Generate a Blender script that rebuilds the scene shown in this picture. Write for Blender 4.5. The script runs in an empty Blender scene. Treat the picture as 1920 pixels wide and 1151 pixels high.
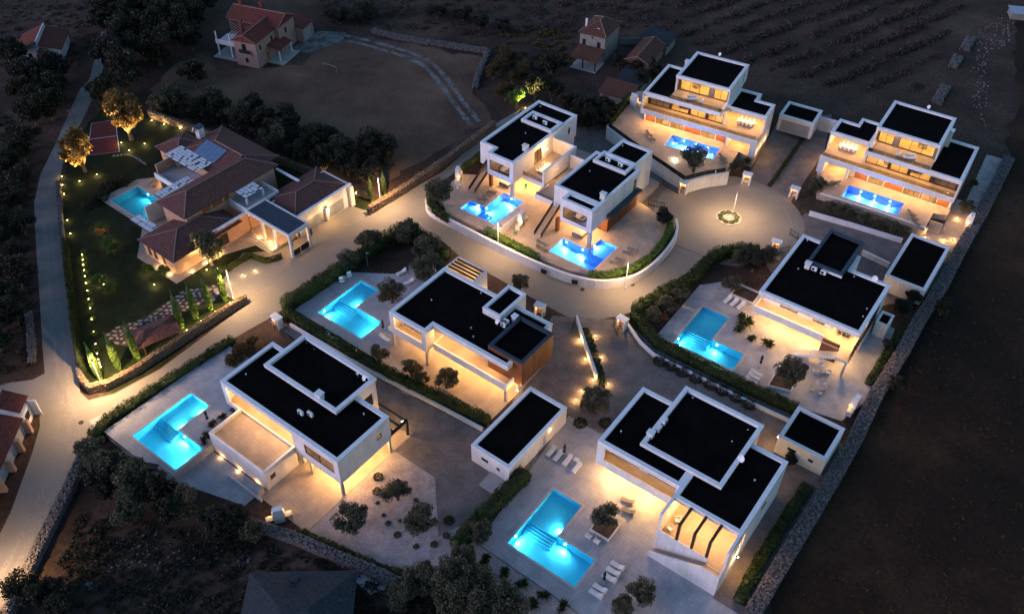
import bpy, bmesh, math, random
import numpy as np
from mathutils import Vector, Matrix
from mathutils.geometry import delaunay_2d_cdt

# ------------------------------------------------------------------ camera, sky, sun, exposure
scene = bpy.context.scene
C = scene.collection
R = math.radians
rnd = random.Random(7)
nrs = np.random.RandomState(11)

camd = bpy.data.cameras.new('camera'); cam = bpy.data.objects.new('camera', camd); C.objects.link(cam)
camd.sensor_width = 36.0; camd.lens = 36.0 * 1700 / 1920
camd.clip_start = 1.0; camd.clip_end = 3000
cam.matrix_world = Matrix.Translation((0, 0, 100)) @ Matrix.Rotation(R(90 - 43.13), 4, 'X') @ Matrix.Rotation(R(0.72), 4, 'Z')
scene.camera = cam

world = bpy.data.worlds.new('World'); scene.world = world; world.use_nodes = True
wn = world.node_tree; wn.nodes.clear()
sky = wn.nodes.new('ShaderNodeTexSky'); sky.sky_type = 'NISHITA'; sky.sun_disc = False
SUN_EL, SUN_ROT = 12.0, 250.0      # low western afterglow; the lamp below points the same way
sky.sun_elevation = R(SUN_EL); sky.sun_rotation = R(SUN_ROT); sky.air_density = 1.3; sky.dust_density = 0.3; sky.ozone_density = 4.0
bg = wn.nodes.new('ShaderNodeBackground'); bg.inputs[1].default_value = 0.066
wo = wn.nodes.new('ShaderNodeOutputWorld')
wn.links.new(sky.outputs[0], bg.inputs[0]); wn.links.new(bg.outputs[0], wo.inputs[0])

sund = bpy.data.lights.new('sun', 'SUN'); sund.energy = 0.74; sund.angle = R(40); sund.color = (0.86, 0.66, 1.0)
sun = bpy.data.objects.new('sun', sund); C.objects.link(sun)
# afterglow from the west, low over the left of the estate
az = R(90.0 - SUN_ROT); el = R(SUN_EL)
dirv = Vector((math.cos(az) * math.cos(el), math.sin(az) * math.cos(el), math.sin(el)))
sun.rotation_euler = dirv.to_track_quat('Z', 'Y').to_euler()

scene.view_settings.view_transform = 'Standard'; scene.view_settings.look = 'None'
scene.view_settings.exposure = 1.62; scene.view_settings.gamma = 1.0
cy = scene.cycles
cy.use_denoising = True
try: cy.denoiser = 'OPENIMAGEDENOISE'
except Exception: pass
cy.max_bounces = 6; cy.diffuse_bounces = 3; cy.glossy_bounces = 3; cy.transmission_bounces = 4; cy.transparent_max_bounces = 12
cy.caustics_reflective = False; cy.caustics_refractive = False
cy.sample_clamp_indirect = 8.0
cy.use_light_tree = True

# ------------------------------------------------------------------ materials
MATS = {}
def new_mat(name):
    m = bpy.data.materials.new(name); m.use_nodes = True
    nt = m.node_tree; nt.nodes.clear()
    out = nt.nodes.new('ShaderNodeOutputMaterial')
    MATS[name] = m
    return m, nt, out
def N(nt, t, **kw):
    n = nt.nodes.new(t)
    for k, v in kw.items():
        if k.startswith('i_'): n.inputs[k[2:].replace('_', ' ')].default_value = v
        else: setattr(n, k, v)
    return n
def ramp(nt, stops):
    r = nt.nodes.new('ShaderNodeValToRGB'); e = r.color_ramp.elements
    while len(e) > 1: e.remove(e[-1])
    e[0].position = stops[0][0]; e[0].color = (*stops[0][1], 1)
    for p, c in stops[1:]:
        x = e.new(p); x.color = (*c, 1)
    return r
def coord(nt, kind='Object'):
    if kind == 'World': return N(nt, 'ShaderNodeNewGeometry').outputs['Position']
    return N(nt, 'ShaderNodeTexCoord').outputs[kind]
def plain(name, c, rough=0.7, var=0.12, scale=3.0, bump=0.0, metal=0.0, kind='Object', spec=0.3, detail=6.0):
    m, nt, out = new_mat(name)
    b = N(nt, 'ShaderNodeBsdfPrincipled'); b.inputs['Roughness'].default_value = rough; b.inputs['Metallic'].default_value = metal
    b.inputs['Specular IOR Level'].default_value = spec
    co = coord(nt, kind)
    n = N(nt, 'ShaderNodeTexNoise'); n.inputs['Scale'].default_value = scale; n.inputs['Detail'].default_value = detail
    nt.links.new(co, n.inputs['Vector'])
    lo = tuple(x * (1 - var) for x in c); hi = tuple(min(1, x * (1 + var)) for x in c)
    r = ramp(nt, [(0.3, lo), (0.7, hi)])
    nt.links.new(n.outputs[0], r.inputs[0]); nt.links.new(r.outputs[0], b.inputs['Base Color'])
    if bump:
        bp = N(nt, 'ShaderNodeBump'); bp.inputs['Strength'].default_value = bump; bp.inputs['Distance'].default_value = 0.05
        n2 = N(nt, 'ShaderNodeTexNoise'); n2.inputs['Scale'].default_value = scale * 6; nt.links.new(co, n2.inputs['Vector'])
        nt.links.new(n2.outputs[0], bp.inputs['Height']); nt.links.new(bp.outputs[0], b.inputs['Normal'])
    nt.links.new(b.outputs[0], out.inputs[0])
    return m
def multi(name, cols, scales, rough=0.9, bump=0.3, kind='World', spec=0.2):
    """ground-like material: two noises blend three colours"""
    m, nt, out = new_mat(name)
    b = N(nt, 'ShaderNodeBsdfPrincipled'); b.inputs['Roughness'].default_value = rough; b.inputs['Specular IOR Level'].default_value = spec
    co = coord(nt, kind)
    n1 = N(nt, 'ShaderNodeTexNoise'); n1.inputs['Scale'].default_value = scales[0]; n1.inputs['Detail'].default_value = 8; n1.inputs['Roughness'].default_value = 0.65
    n2 = N(nt, 'ShaderNodeTexNoise'); n2.inputs['Scale'].default_value = scales[1]; n2.inputs['Detail'].default_value = 5; n2.inputs['Roughness'].default_value = 0.7
    nt.links.new(co, n1.inputs['Vector']); nt.links.new(co, n2.inputs['Vector'])
    r1 = ramp(nt, [(0.35, cols[0]), (0.5, cols[1]), (0.68, cols[2])])
    r2 = ramp(nt, [(0.3, (0.45,) * 3), (0.75, (1.5,) * 3)])
    nt.links.new(n1.outputs[0], r1.inputs[0]); nt.links.new(n2.outputs[0], r2.inputs[0])
    mx = N(nt, 'ShaderNodeMix', data_type='RGBA', blend_type='MULTIPLY'); mx.inputs[0].default_value = 0.85
    nt.links.new(r1.outputs[0], mx.inputs[6]); nt.links.new(r2.outputs[0], mx.inputs[7])
    nt.links.new(mx.outputs[2], b.inputs['Base Color'])
    bp = N(nt, 'ShaderNodeBump'); bp.inputs['Strength'].default_value = bump; bp.inputs['Distance'].default_value = 0.1
    nt.links.new(n2.outputs[0], bp.inputs['Height']); nt.links.new(bp.outputs[0], b.inputs['Normal'])
    nt.links.new(b.outputs[0], out.inputs[0])
    return m
def tiled(name, c, joint, w, h, mortar=0.02, offset=0.0, var=0.15, rough=0.6, kind='Object', stain=0.25, bump=0.3):
    m, nt, out = new_mat(name)
    b = N(nt, 'ShaderNodeBsdfPrincipled'); b.inputs['Roughness'].default_value = rough; b.inputs['Specular IOR Level'].default_value = 0.25
    co = coord(nt, kind)
    br = N(nt, 'ShaderNodeTexBrick', offset=offset)
    br.inputs['Scale'].default_value = 1.0; br.inputs['Brick Width'].default_value = w; br.inputs['Row Height'].default_value = h
    br.inputs['Mortar Size'].default_value = mortar; br.inputs['Bias'].default_value = 0.0
    br.inputs['Color1'].default_value = (*[x * (1 - var) for x in c], 1); br.inputs['Color2'].default_value = (*[min(1, x * (1 + var)) for x in c], 1)
    br.inputs['Mortar'].default_value = (*joint, 1)
    nt.links.new(co, br.inputs['Vector'])
    n = N(nt, 'ShaderNodeTexNoise'); n.inputs['Scale'].default_value = 0.5; n.inputs['Detail'].default_value = 8; nt.links.new(co, n.inputs['Vector'])
    r = ramp(nt, [(0.3, (1 - stain,) * 3), (0.65, (1.0,) * 3)]); nt.links.new(n.outputs[0], r.inputs[0])
    mx = N(nt, 'ShaderNodeMix', data_type='RGBA', blend_type='MULTIPLY'); mx.inputs[0].default_value = 1.0
    nt.links.new(br.outputs[0], mx.inputs[6]); nt.links.new(r.outputs[0], mx.inputs[7]); nt.links.new(mx.outputs[2], b.inputs['Base Color'])
    bp = N(nt, 'ShaderNodeBump', invert=True); bp.inputs['Strength'].default_value = bump; bp.inputs['Distance'].default_value = 0.02
    nt.links.new(br.outputs['Fac'], bp.inputs['Height']); nt.links.new(bp.outputs[0], b.inputs['Normal'])
    nt.links.new(b.outputs[0], out.inputs[0])
    return m
def leafy(name, lo, mid, hi, scale=1.2):
    m, nt, out = new_mat(name)
    b = N(nt, 'ShaderNodeBsdfPrincipled'); b.inputs['Roughness'].default_value = 0.6; b.inputs['Specular IOR Level'].default_value = 0.25
    co = coord(nt, 'World')
    n = N(nt, 'ShaderNodeTexNoise'); n.inputs['Scale'].default_value = scale; n.inputs['Detail'].default_value = 6; n.inputs['Roughness'].default_value = 0.8
    nt.links.new(co, n.inputs['Vector'])
    r = ramp(nt, [(0.3, lo), (0.5, mid), (0.7, hi)])
    nt.links.new(n.outputs[0], r.inputs[0]); nt.links.new(r.outputs[0], b.inputs['Base Color'])
    tr = N(nt, 'ShaderNodeBsdfTranslucent'); nt.links.new(r.outputs[0], tr.inputs[0])
    ms = N(nt, 'ShaderNodeMixShader'); ms.inputs[0].default_value = 0.25
    nt.links.new(b.outputs[0], ms.inputs[1]); nt.links.new(tr.outputs[0], ms.inputs[2]); nt.links.new(ms.outputs[0], out.inputs[0])
    return m
def emit(name, c, s):
    m, nt, out = new_mat(name); e = N(nt, 'ShaderNodeEmission'); e.inputs[0].default_value = (*c, 1); e.inputs[1].default_value = s
    nt.links.new(e.outputs[0], out.inputs[0]); return m
def glassy(name, tint, gloss, rough=0.02, base=None):
    m, nt, out = new_mat(name)
    t = N(nt, 'ShaderNodeBsdfTransparent'); t.inputs[0].default_value = (*tint, 1)
    g = N(nt, 'ShaderNodeBsdfGlossy'); g.inputs['Roughness'].default_value = rough
    lw = N(nt, 'ShaderNodeLayerWeight'); lw.inputs[0].default_value = 0.5
    pw = N(nt, 'ShaderNodeMath', operation='POWER'); pw.inputs[1].default_value = 4.0; nt.links.new(lw.outputs['Facing'], pw.inputs[0])
    mu = N(nt, 'ShaderNodeMath', operation='MULTIPLY_ADD'); mu.inputs[1].default_value = gloss * 0.8; mu.inputs[2].default_value = 0.035
    nt.links.new(pw.outputs[0], mu.inputs[0])
    ms = N(nt, 'ShaderNodeMixShader'); nt.links.new(mu.outputs[0], ms.inputs[0])
    nt.links.new(t.outputs[0], ms.inputs[1]); nt.links.new(g.outputs[0], ms.inputs[2])
    if base:
        n = N(nt, 'ShaderNodeTexNoise'); n.inputs['Scale'].default_value = 1.6; n.inputs['Detail'].default_value = 3
        nt.links.new(coord(nt), n.inputs['Vector'])
        bp = N(nt, 'ShaderNodeBump'); bp.inputs['Strength'].default_value = 0.15; bp.inputs['Distance'].default_value = 0.066
        nt.links.new(n.outputs[0], bp.inputs['Height']); nt.links.new(bp.outputs[0], g.inputs['Normal'])
    nt.links.new(ms.outputs[0], out.inputs[0]); return m

plain('plaster', (0.66, 0.635, 0.63), 0.85, 0.09, 0.5, 0.06)
def streaks(name):
    m = MATS[name]; nt = m.node_tree; b = [n for n in nt.nodes if n.type == 'BSDF_PRINCIPLED'][0]; src = b.inputs['Base Color'].links[0].from_socket
    mp = N(nt, 'ShaderNodeMapping'); mp.inputs['Scale'].default_value = (1.6, 1.6, 0.10); nt.links.new(coord(nt), mp.inputs[0])
    n = N(nt, 'ShaderNodeTexNoise'); n.inputs['Scale'].default_value = 2.0; n.inputs['Detail'].default_value = 5; n.inputs['Roughness'].default_value = 0.7; nt.links.new(mp.outputs[0], n.inputs['Vector'])
    r = ramp(nt, [(0.42, (0.80, 0.79, 0.78)), (0.58, (1.0, 1.0, 1.0))]); nt.links.new(n.outputs[0], r.inputs[0])
    mx = N(nt, 'ShaderNodeMix', data_type='RGBA', blend_type='MULTIPLY'); mx.inputs[0].default_value = 0.55
    nt.links.new(src, mx.inputs[6]); nt.links.new(r.outputs[0], mx.inputs[7]); nt.links.new(mx.outputs[2], b.inputs['Base Color'])
streaks('plaster')
plain('coping', (0.74, 0.75, 0.77), 0.6, 0.07, 1.2)
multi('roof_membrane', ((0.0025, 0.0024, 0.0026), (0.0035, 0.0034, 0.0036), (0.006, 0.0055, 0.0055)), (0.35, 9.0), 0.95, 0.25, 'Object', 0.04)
plain('dark_coping', (0.035, 0.05, 0.07), 0.5, 0.1, 1.5)
tiled('deck_tile', (0.42, 0.415, 0.435), (0.27, 0.265, 0.28), 0.6, 0.6, 0.012, 0, 0.06)
tiled('warm_tile', (0.47, 0.37, 0.30), (0.31, 0.24, 0.19), 0.6, 0.6, 0.012, 0, 0.06)
tiled('room_floor', (0.52, 0.42, 0.32), (0.4, 0.32, 0.24), 1.2, 0.3, 0.008, 0.5, 0.1)
tiled('paver', (0.225, 0.19, 0.178), (0.155, 0.13, 0.122), 0.22, 0.14, 0.014, 0.5, 0.22, 0.8, 'World', 0.35, 0.5)
multi('gravel', ((0.32, 0.27, 0.26), (0.42, 0.355, 0.345), (0.52, 0.44, 0.43)), (0.6, 6.0), 0.95, 0.5)
multi('soil', ((0.05, 0.035, 0.026), (0.08, 0.055, 0.04), (0.12, 0.085, 0.06)), (0.8, 7.0), 0.95, 0.5)
tiled('wood_cladding', (0.17, 0.062, 0.024), (0.05, 0.02, 0.01), 3.0, 0.16, 0.012, 0.4, 0.35, 0.5)
plain('wood_panel', (0.28, 0.10, 0.03), 0.45, 0.25, 2.5)
plain('dark_wood', (0.045, 0.028, 0.02), 0.55, 0.25, 4.0)
plain('frame_dark', (0.015, 0.015, 0.016), 0.4, 0.1)
plain('frame_white', (0.7, 0.7, 0.7), 0.4, 0.05)
plain('metal_grey', (0.32, 0.33, 0.35), 0.4, 0.1, 4, 0, 0.3)
plain('iron', (0.02, 0.02, 0.022), 0.5, 0.2)
plain('white_fabric', (0.66, 0.66, 0.68), 0.9, 0.06, 6)
plain('grey_mesh', (0.16, 0.14, 0.13), 0.8, 0.15, 8)
plain('dark_fabric', (0.03, 0.034, 0.045), 0.9, 0.25, 6)
plain('blue_fabric', (0.02, 0.16, 0.36), 0.8, 0.15, 5)
plain('green_plastic', (0.02, 0.30, 0.16), 0.5, 0.1)
plain('white_plastic', (0.72, 0.72, 0.74), 0.45, 0.05)
plain('concrete', (0.36, 0.34, 0.32), 0.85, 0.12, 1.5, 0.1)
plain('bark', (0.10, 0.075, 0.055), 0.9, 0.35, 9, 0.4)
leafy('olive_leaf', (0.045, 0.042, 0.024), (0.092, 0.086, 0.052), (0.17, 0.155, 0.10))
leafy('dark_leaf', (0.016, 0.016, 0.010), (0.032, 0.032, 0.020), (0.062, 0.060, 0.036))
leafy('hedge_leaf', (0.020, 0.030, 0.010), (0.042, 0.062, 0.018), (0.085, 0.115, 0.032), 2.0)
leafy('bright_leaf', (0.05, 0.085, 0.018), (0.09, 0.15, 0.03), (0.15, 0.22, 0.05), 2.0)  # brighter green; lamp light is put into the colour of lit cypresses and shrubs
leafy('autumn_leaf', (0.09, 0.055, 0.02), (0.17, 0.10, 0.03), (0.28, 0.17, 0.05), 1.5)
leafy('cypress_leaf', (0.016, 0.026, 0.010), (0.030, 0.048, 0.016), (0.055, 0.080, 0.028), 2.0)
leafy('scrub_leaf', (0.044, 0.031, 0.027), (0.078, 0.054, 0.046), (0.13, 0.090, 0.074), 0.4)
leafy('dry_leaf', (0.05, 0.035, 0.014), (0.09, 0.06, 0.022), (0.14, 0.10, 0.035), 1.0)
glassy('glass', (0.93, 0.93, 0.92), 0.9)
glassy('rail_glass', (0.74, 0.72, 0.66), 1.0)
glassy('water_cyan', (0.62, 0.92, 0.98), 0.9, 0.02, True)
glassy('water_blue', (0.40, 0.70, 1.0), 0.9, 0.02, True)
def mosaic(name, c):
    tiled(name, c, tuple(x * 0.85 for x in c), 0.12, 0.12, 0.006, 0, 0.08, 0.4, 'Object', 0.12, 0.1)
mosaic('pool_cyan', (0.10, 0.66, 0.86)); mosaic('pool_blue', (0.20, 0.50, 0.90)); mosaic('pool_teal', (0.05, 0.50, 0.60))
plain('coping_stone', (0.48, 0.42, 0.38), 0.7, 0.08, 2)
emit('bulb', (1.0, 0.74, 0.40), 30.0); emit('pool_bulb', (0.80, 0.97, 1.0), 25.0); emit('bulb_white', (1.0, 0.88, 0.66), 26.0)
emit('bulb_amber', (1.0, 0.58, 0.16), 14.0)
emit('lantern_white', (0.75, 0.9, 1.0), 6.0)
WARM = (1.0, 0.545, 0.175); GOLD = (1.0, 0.54, 0.10); STREET = (1.0, 0.61, 0.29); CYAN = (0.62, 0.95, 1.0); BLUE = (0.50, 0.78, 1.0)

# ------------------------------------------------------------------ mesh helpers
def inside(p, poly):
    c = False; j = len(poly) - 1
    for i in range(len(poly)):
        if (poly[i][1] > p[1]) != (poly[j][1] > p[1]) and p[0] < (poly[j][0] - poly[i][0]) * (p[1] - poly[i][1]) / (poly[j][1] - poly[i][1]) + poly[i][0]: c = not c
        j = i
    return c
def triangulate(loops):
    """triangles (indices into the flattened loops) of a polygon with holes"""
    flat = [p for l in loops for p in l]; ed = []; k = 0
    for l in loops: ed += [(k + i, k + (i + 1) % len(l)) for i in range(len(l))]; k += len(l)
    co, _, fs, ov, _, _ = delaunay_2d_cdt([Vector(p[:2]) for p in flat], ed, [], 0, 1e-6)
    out = []
    for f in fs:
        c = (co[f[0]] + co[f[1]] + co[f[2]]) / 3
        if inside(c, loops[0]) and not any(inside(c, h) for h in loops[1:]) and all(ov[i] for i in f): out.append(tuple(ov[i][0] for i in f))
    return out
def link(o, parent=None):
    C.objects.link(o)
    if parent is not None: o.parent = parent
    return o
class MB:
    """collects simple solids into one mesh"""
    def __init__(s): s.v = []; s.f = []
    def add(s, vs, fs):
        n = len(s.v); s.v.extend(vs); s.f.extend([tuple(i + n for i in f) for f in fs]); return s
    def box(s, x0, x1, y0, y1, z0, z1):
        x0, x1 = min(x0, x1), max(x0, x1); y0, y1 = min(y0, y1), max(y0, y1); z0, z1 = min(z0, z1), max(z0, z1)
        vs = [(x0, y0, z0), (x1, y0, z0), (x1, y1, z0), (x0, y1, z0), (x0, y0, z1), (x1, y0, z1), (x1, y1, z1), (x0, y1, z1)]
        return s.add(vs, [(0, 3, 2, 1), (4, 5, 6, 7), (0, 1, 5, 4), (1, 2, 6, 5), (2, 3, 7, 6), (3, 0, 4, 7)])
    def obox(s, cx, cy, cz, lx, ly, lz, rz=0.0, tilt=0.0):
        """box centred at c, turned by rz, tilted about its own x axis"""
        M = Matrix.Translation((cx, cy, cz)) @ Matrix.Rotation(rz, 4, 'Z') @ Matrix.Rotation(tilt, 4, 'X')
        vs = [tuple(M @ Vector((x * lx / 2, y * ly / 2, z * lz / 2))) for z in (-1, 1) for x, y in ((-1, -1), (1, -1), (1, 1), (-1, 1))]
        return s.add(vs, [(0, 3, 2, 1), (4, 5, 6, 7), (0, 1, 5, 4), (1, 2, 6, 5), (2, 3, 7, 6), (3, 0, 4, 7)])
    def prism(s, poly, z0, z1, holes=()):
        loops = [list(poly)] + [list(h) for h in holes]
        flat = [p for l in loops for p in l]
        tri = triangulate(loops)
        top = [(p[0], p[1], z1) for p in flat]; bot = [(p[0], p[1], z0) for p in flat]; n = len(flat)
        fs = []
        for t in tri:
            a, b, c = (flat[i] for i in t)
            if (b[0] - a[0]) * (c[1] - a[1]) - (b[1] - a[1]) * (c[0] - a[0]) < 0: t = (t[0], t[2], t[1])
            fs.append(tuple(t)); fs.append((t[0] + n, t[2] + n, t[1] + n))
        k = 0
        for li, l in enumerate(loops):
            ar = sum(l[i][0] * l[(i + 1) % len(l)][1] - l[(i + 1) % len(l)][0] * l[i][1] for i in range(len(l)))
            flip = (ar > 0) == (li > 0)
            for i in range(len(l)):
                a, b = k + i, k + (i + 1) % len(l)
                q = (a + n, b + n, b, a)
                fs.append(q[::-1] if flip else q)
            k += len(l)
        return s.add(top + bot, fs)
    def tube(s, p, q, r0, r1=None, n=8, caps=True):
        r1 = r0 if r1 is None else r1
        p, q = Vector(p), Vector(q); d = (q - p)
        d = d.normalized() if d.length > 1e-6 else Vector((0, 0, 1))
        a = d.orthogonal().normalized(); b = d.cross(a)
        vs = []
        for c, r in ((p, r0), (q, r1)):
            for i in range(n):
                t = 2 * math.pi * i / n; vs.append(tuple(c + a * (r * math.cos(t)) + b * (r * math.sin(t))))
        fs = [(i, (i + 1) % n, n + (i + 1) % n, n + i) for i in range(n)]
        if caps: fs += [tuple(range(n - 1, -1, -1)), tuple(range(n, 2 * n))]
        return s.add(vs, fs)
    def lathe(s, prof, cx=0, cy=0, n=12):
        vs = []; fs = []
        for r, z in prof:
            for i in range(n):
                t = 2 * math.pi * i / n; vs.append((cx + r * math.cos(t), cy + r * math.sin(t), z))
        for k in range(len(prof) - 1):
            for i in range(n):
                j = (i + 1) % n; fs.append((k * n + i, k * n + j, (k + 1) * n + j, (k + 1) * n + i))
        fs.append(tuple(range(n - 1, -1, -1))); fs.append(tuple((len(prof) - 1) * n + i for i in range(n)))
        return s.add(vs, fs)
    def mesh(s, name, mat, smooth=False):
        me = bpy.data.meshes.new(name); me.from_pydata([tuple(map(float, v)) for v in s.v], [], s.f); me.update()
        if mat: me.materials.append(MATS[mat])
        if smooth:
            for p in me.polygons: p.use_smooth = True
        return me
    def obj(s, name, mat, parent=None, smooth=False):
        return link(bpy.data.objects.new(name, s.mesh(name, mat, smooth)), parent)
def bevel(o, w=0.02, seg=2):
    m = o.modifiers.new('bevel', 'BEVEL'); m.width = w; m.segments = seg; m.limit_method = 'ANGLE'; return o
def tag(o, label, cat, group=None):
    o['label'] = label; o['category'] = cat
    if group: o['group'] = group
    return o
def thing(name, label, cat, loc=(0, 0, 0), rz=0.0, group=None):
    o = bpy.data.objects.new(name, None); o.empty_display_size = 0.3; link(o)
    o.location = loc if len(loc) == 3 else (*loc, 0); o.rotation_euler = (0, 0, rz)
    return tag(o, label, cat, group)
def struct(o):
    o['kind'] = 'structure'; return o
def copy_tree(o, parent=None):
    c = o.copy(); C.objects.link(c)
    if parent is not None: c.parent = parent
    for ch in o.children: copy_tree(ch, c)
    return c
def inset(poly, d):
    n = len(poly); out = []
    for i in range(n):
        p0, p1, p2 = Vector(poly[i - 1]), Vector(poly[i]), Vector(poly[(i + 1) % n])
        a = (p1 - p0).normalized(); b = (p2 - p1).normalized()
        na = Vector((-a.y, a.x)); nb = Vector((-b.y, b.x))
        k = na + nb; dd = 1 + na.dot(nb)
        out.append(tuple(p1 + k * (d / max(dd, 0.2))))
    return out
def ccw(poly):
    ar = sum(poly[i][0] * poly[(i + 1) % len(poly)][1] - poly[(i + 1) % len(poly)][0] * poly[i][1] for i in range(len(poly)))
    return list(poly) if ar > 0 else list(poly)[::-1]
FR = {k: v for k, v in dict(V7=(24.781, 56.229, -0.62483), V4=(-21.492, 70.117, -0.64228), V5=(1.871, 90.044, -0.64054), N5=(-0.567, 72.899, -0.64577), V6=(49.362, 92.321, -0.61261), D=(0.174, 135.308, -0.63181), T1=(45.979, 146.994, -0.50091), T2=(78.156, 130.886, -0.56898), G8=(53.099, 159.283, -0.52360), TV=(-55.456, 113.120, -0.65799), PH=(-56.894, 183.250, -0.34907), WH=(-109.727, 184.669, 0.18326), OH=(20.343, 188.346, -0.47124)).items()}
def to_world(fr, p):
    x, y, a = FR[fr]; c, s = math.cos(a), math.sin(a)
    return (x + p[0] * c - p[1] * s, y + p[0] * s + p[1] * c)
def place(o, fr, z=0.0):
    x, y, a = FR[fr]; o.location = (x, y, z); o.rotation_euler = (0, 0, a); return o
HOLES = []          # pool basins cut out of the ground (world polygons)
def sheet(name, fr, poly, z0, z1, mat, holes=()):
    o = MB().prism(ccw(poly), z0, z1, [ccw(h) for h in holes]).obj(name, mat)
    if fr: place(o, fr)
    return struct(o)
def lamp(kind, loc, power, color, radius=0.1, parent=None, cone=120, blend=0.6, rot=None, name='lamp_light'):
    l = bpy.data.lights.new(name, kind); l.energy = power; l.color = color; l.shadow_soft_size = radius
    if kind == 'SPOT': l.spot_size = R(cone); l.spot_blend = blend
    o = bpy.data.objects.new(name, l); link(o, parent); o.location = loc
    if rot: o.rotation_euler = rot
    return o

# ------------------------------------------------------------------ building kit
class Villa:
    """a house: an Empty at its frame origin with its parts as children; coordinates are (u, v, z) in the house's own axes"""
    def __init__(s, name, label, cat, fr, z=0.0, mirror=None):
        s.e = thing(name, label, cat); place(s.e, fr, z); s.mc = mirror; s.fr = fr; s.z = z
    def mu(s, u): return u if s.mc is None else s.mc - u
    def mp(s, poly):
        return ccw([(s.mu(p[0]), p[1]) for p in poly])
    def box(s, name, mat, u0, u1, v0, v1, z0, z1, parent=None, bev=0):
        o = MB().box(s.mu(u0), s.mu(u1), v0, v1, z0, z1).obj(name, mat, parent or s.e)
        if bev: bevel(o, bev)
        return o
    def slab(s, name, mat, poly, z0, z1, holes=()):
        return MB().prism(s.mp(poly), z0, z1, [s.mp(h) for h in holes]).obj(name, mat, s.e)
    def facade(s, p, q, z0, z1, ops=(), mat='plaster', t=0.25, trim0=0.0, trim1=0.0, name='wall'):
        """wall from p to q (outside is on the right hand); openings (kind, a0, a1, zb, zt, panes)"""
        if s.mc is not None:
            L = math.dist(p, q); p, q = (s.mu(q[0]), q[1]), (s.mu(p[0]), p[1])
            ops = [(o[0], L - o[2], L - o[1], *o[3:]) for o in ops]; trim0, trim1 = trim1, trim0
        L = math.dist(p, q); dx, dy = (q[0] - p[0]) / L, (q[1] - p[1]) / L
        def P(a, d, z): return (p[0] + dx * a - dy * d, p[1] + dy * a + dx * d, z)
        A = sorted({round(x, 3) for x in [trim0, L - trim1] + [min(max(x, trim0), L - trim1) for o in ops for x in o[1:3]]})
        Z = sorted({round(x, 3) for x in [z0, z1] + [min(max(x, z0), z1) for o in ops for x in o[3:5]]})
        mb = MB()
        for i in range(len(A) - 1):
            for k in range(len(Z) - 1):
                a, z = (A[i] + A[i + 1]) / 2, (Z[k] + Z[k + 1]) / 2
                if any(o[1] < a < o[2] and o[3] < z < o[4] for o in ops): continue
                vs = [P(x, d, zz) for zz in (Z[k], Z[k + 1]) for x, d in ((A[i], 0), (A[i + 1], 0), (A[i + 1], t), (A[i], t))]
                mb.add(vs, [(0, 3, 2, 1), (4, 5, 6, 7), (0, 1, 5, 4), (1, 2, 6, 5), (2, 3, 7, 6), (3, 0, 4, 7)])
        w = mb.obj(name, mat, s.e)
        for o in ops:
            kind, a0, a1, zb, zt = o[:5]; n = o[5] if len(o) > 5 else 1
            def bx(mb, x0, x1, d0, d1, y0, y1):
                vs = [P(x, d, zz) for zz in (y0, y1) for x, d in ((x0, d0), (x1, d0), (x1, d1), (x0, d1))]
                mb.add(vs, [(0, 3, 2, 1), (4, 5, 6, 7), (0, 1, 5, 4), (1, 2, 6, 5), (2, 3, 7, 6), (3, 0, 4, 7)])
            if kind in ('win', 'wwin'):
                f = MB(); fw = 0.085
                bx(f, a0, a0 + fw, .08, .16, zb, zt); bx(f, a1 - fw, a1, .08, .16, zb, zt)
                bx(f, a0 + fw, a1 - fw, .08, .16, zb, zb + fw); bx(f, a0 + fw, a1 - fw, .08, .16, zt - fw, zt)
                for k in range(1, n):
                    m = a0 + (a1 - a0) * k / n; bx(f, m - fw / 2, m + fw / 2, .085, .155, zb + fw, zt - fw)
                fo = f.obj('window', 'frame_dark' if kind == 'win' else 'frame_white', s.e)
                for k in range(n):
                    g = MB(); x0 = a0 + (a1 - a0) * k / n + fw * .7; x1 = a0 + (a1 - a0) * (k + 1) / n - fw * .7
                    bx(g, x0, x1, .115, .125, zb + fw * .8, zt - fw * .8); g.obj('pane', 'glass', fo)
            elif kind == 'wood':
                f = MB(); bx(f, a0, a1, .06, .12, zb, zt); f.obj('door', 'wood_panel', s.e)
            elif kind == 'shut':
                f = MB(); bx(f, a0, a1, .05, .11, zb, zt)
                k = zb + 0.35
                while k < zt - 0.1: bx(f, a0 + .03, a1 - .03, .035, .05, k, k + .04); k += 0.45
                f.obj('garage_door', 'metal_grey', s.e)
            elif kind == 'dark':
                f = MB(); bx(f, a0, a1, .10, .14, zb, zt); f.obj('window', 'frame_dark', s.e)
        return w
    def walls(s, poly, z0, z1, ops=None, mat='plaster', skip=(), t=0.25):
        ops = ops or {}; n = len(poly)
        for i in range(n):
            if i in skip: continue
            p0, p1, p2 = poly[i - 1], poly[i], poly[(i + 1) % n]
            cr = (p1[0] - p0[0]) * (p2[1] - p1[1]) - (p1[1] - p0[1]) * (p2[0] - p1[0])
            s.facade(p1, p2, z0, z1, ops.get(i, ()), mat, t, trim0=t if cr > 0 else 0.0)
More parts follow.
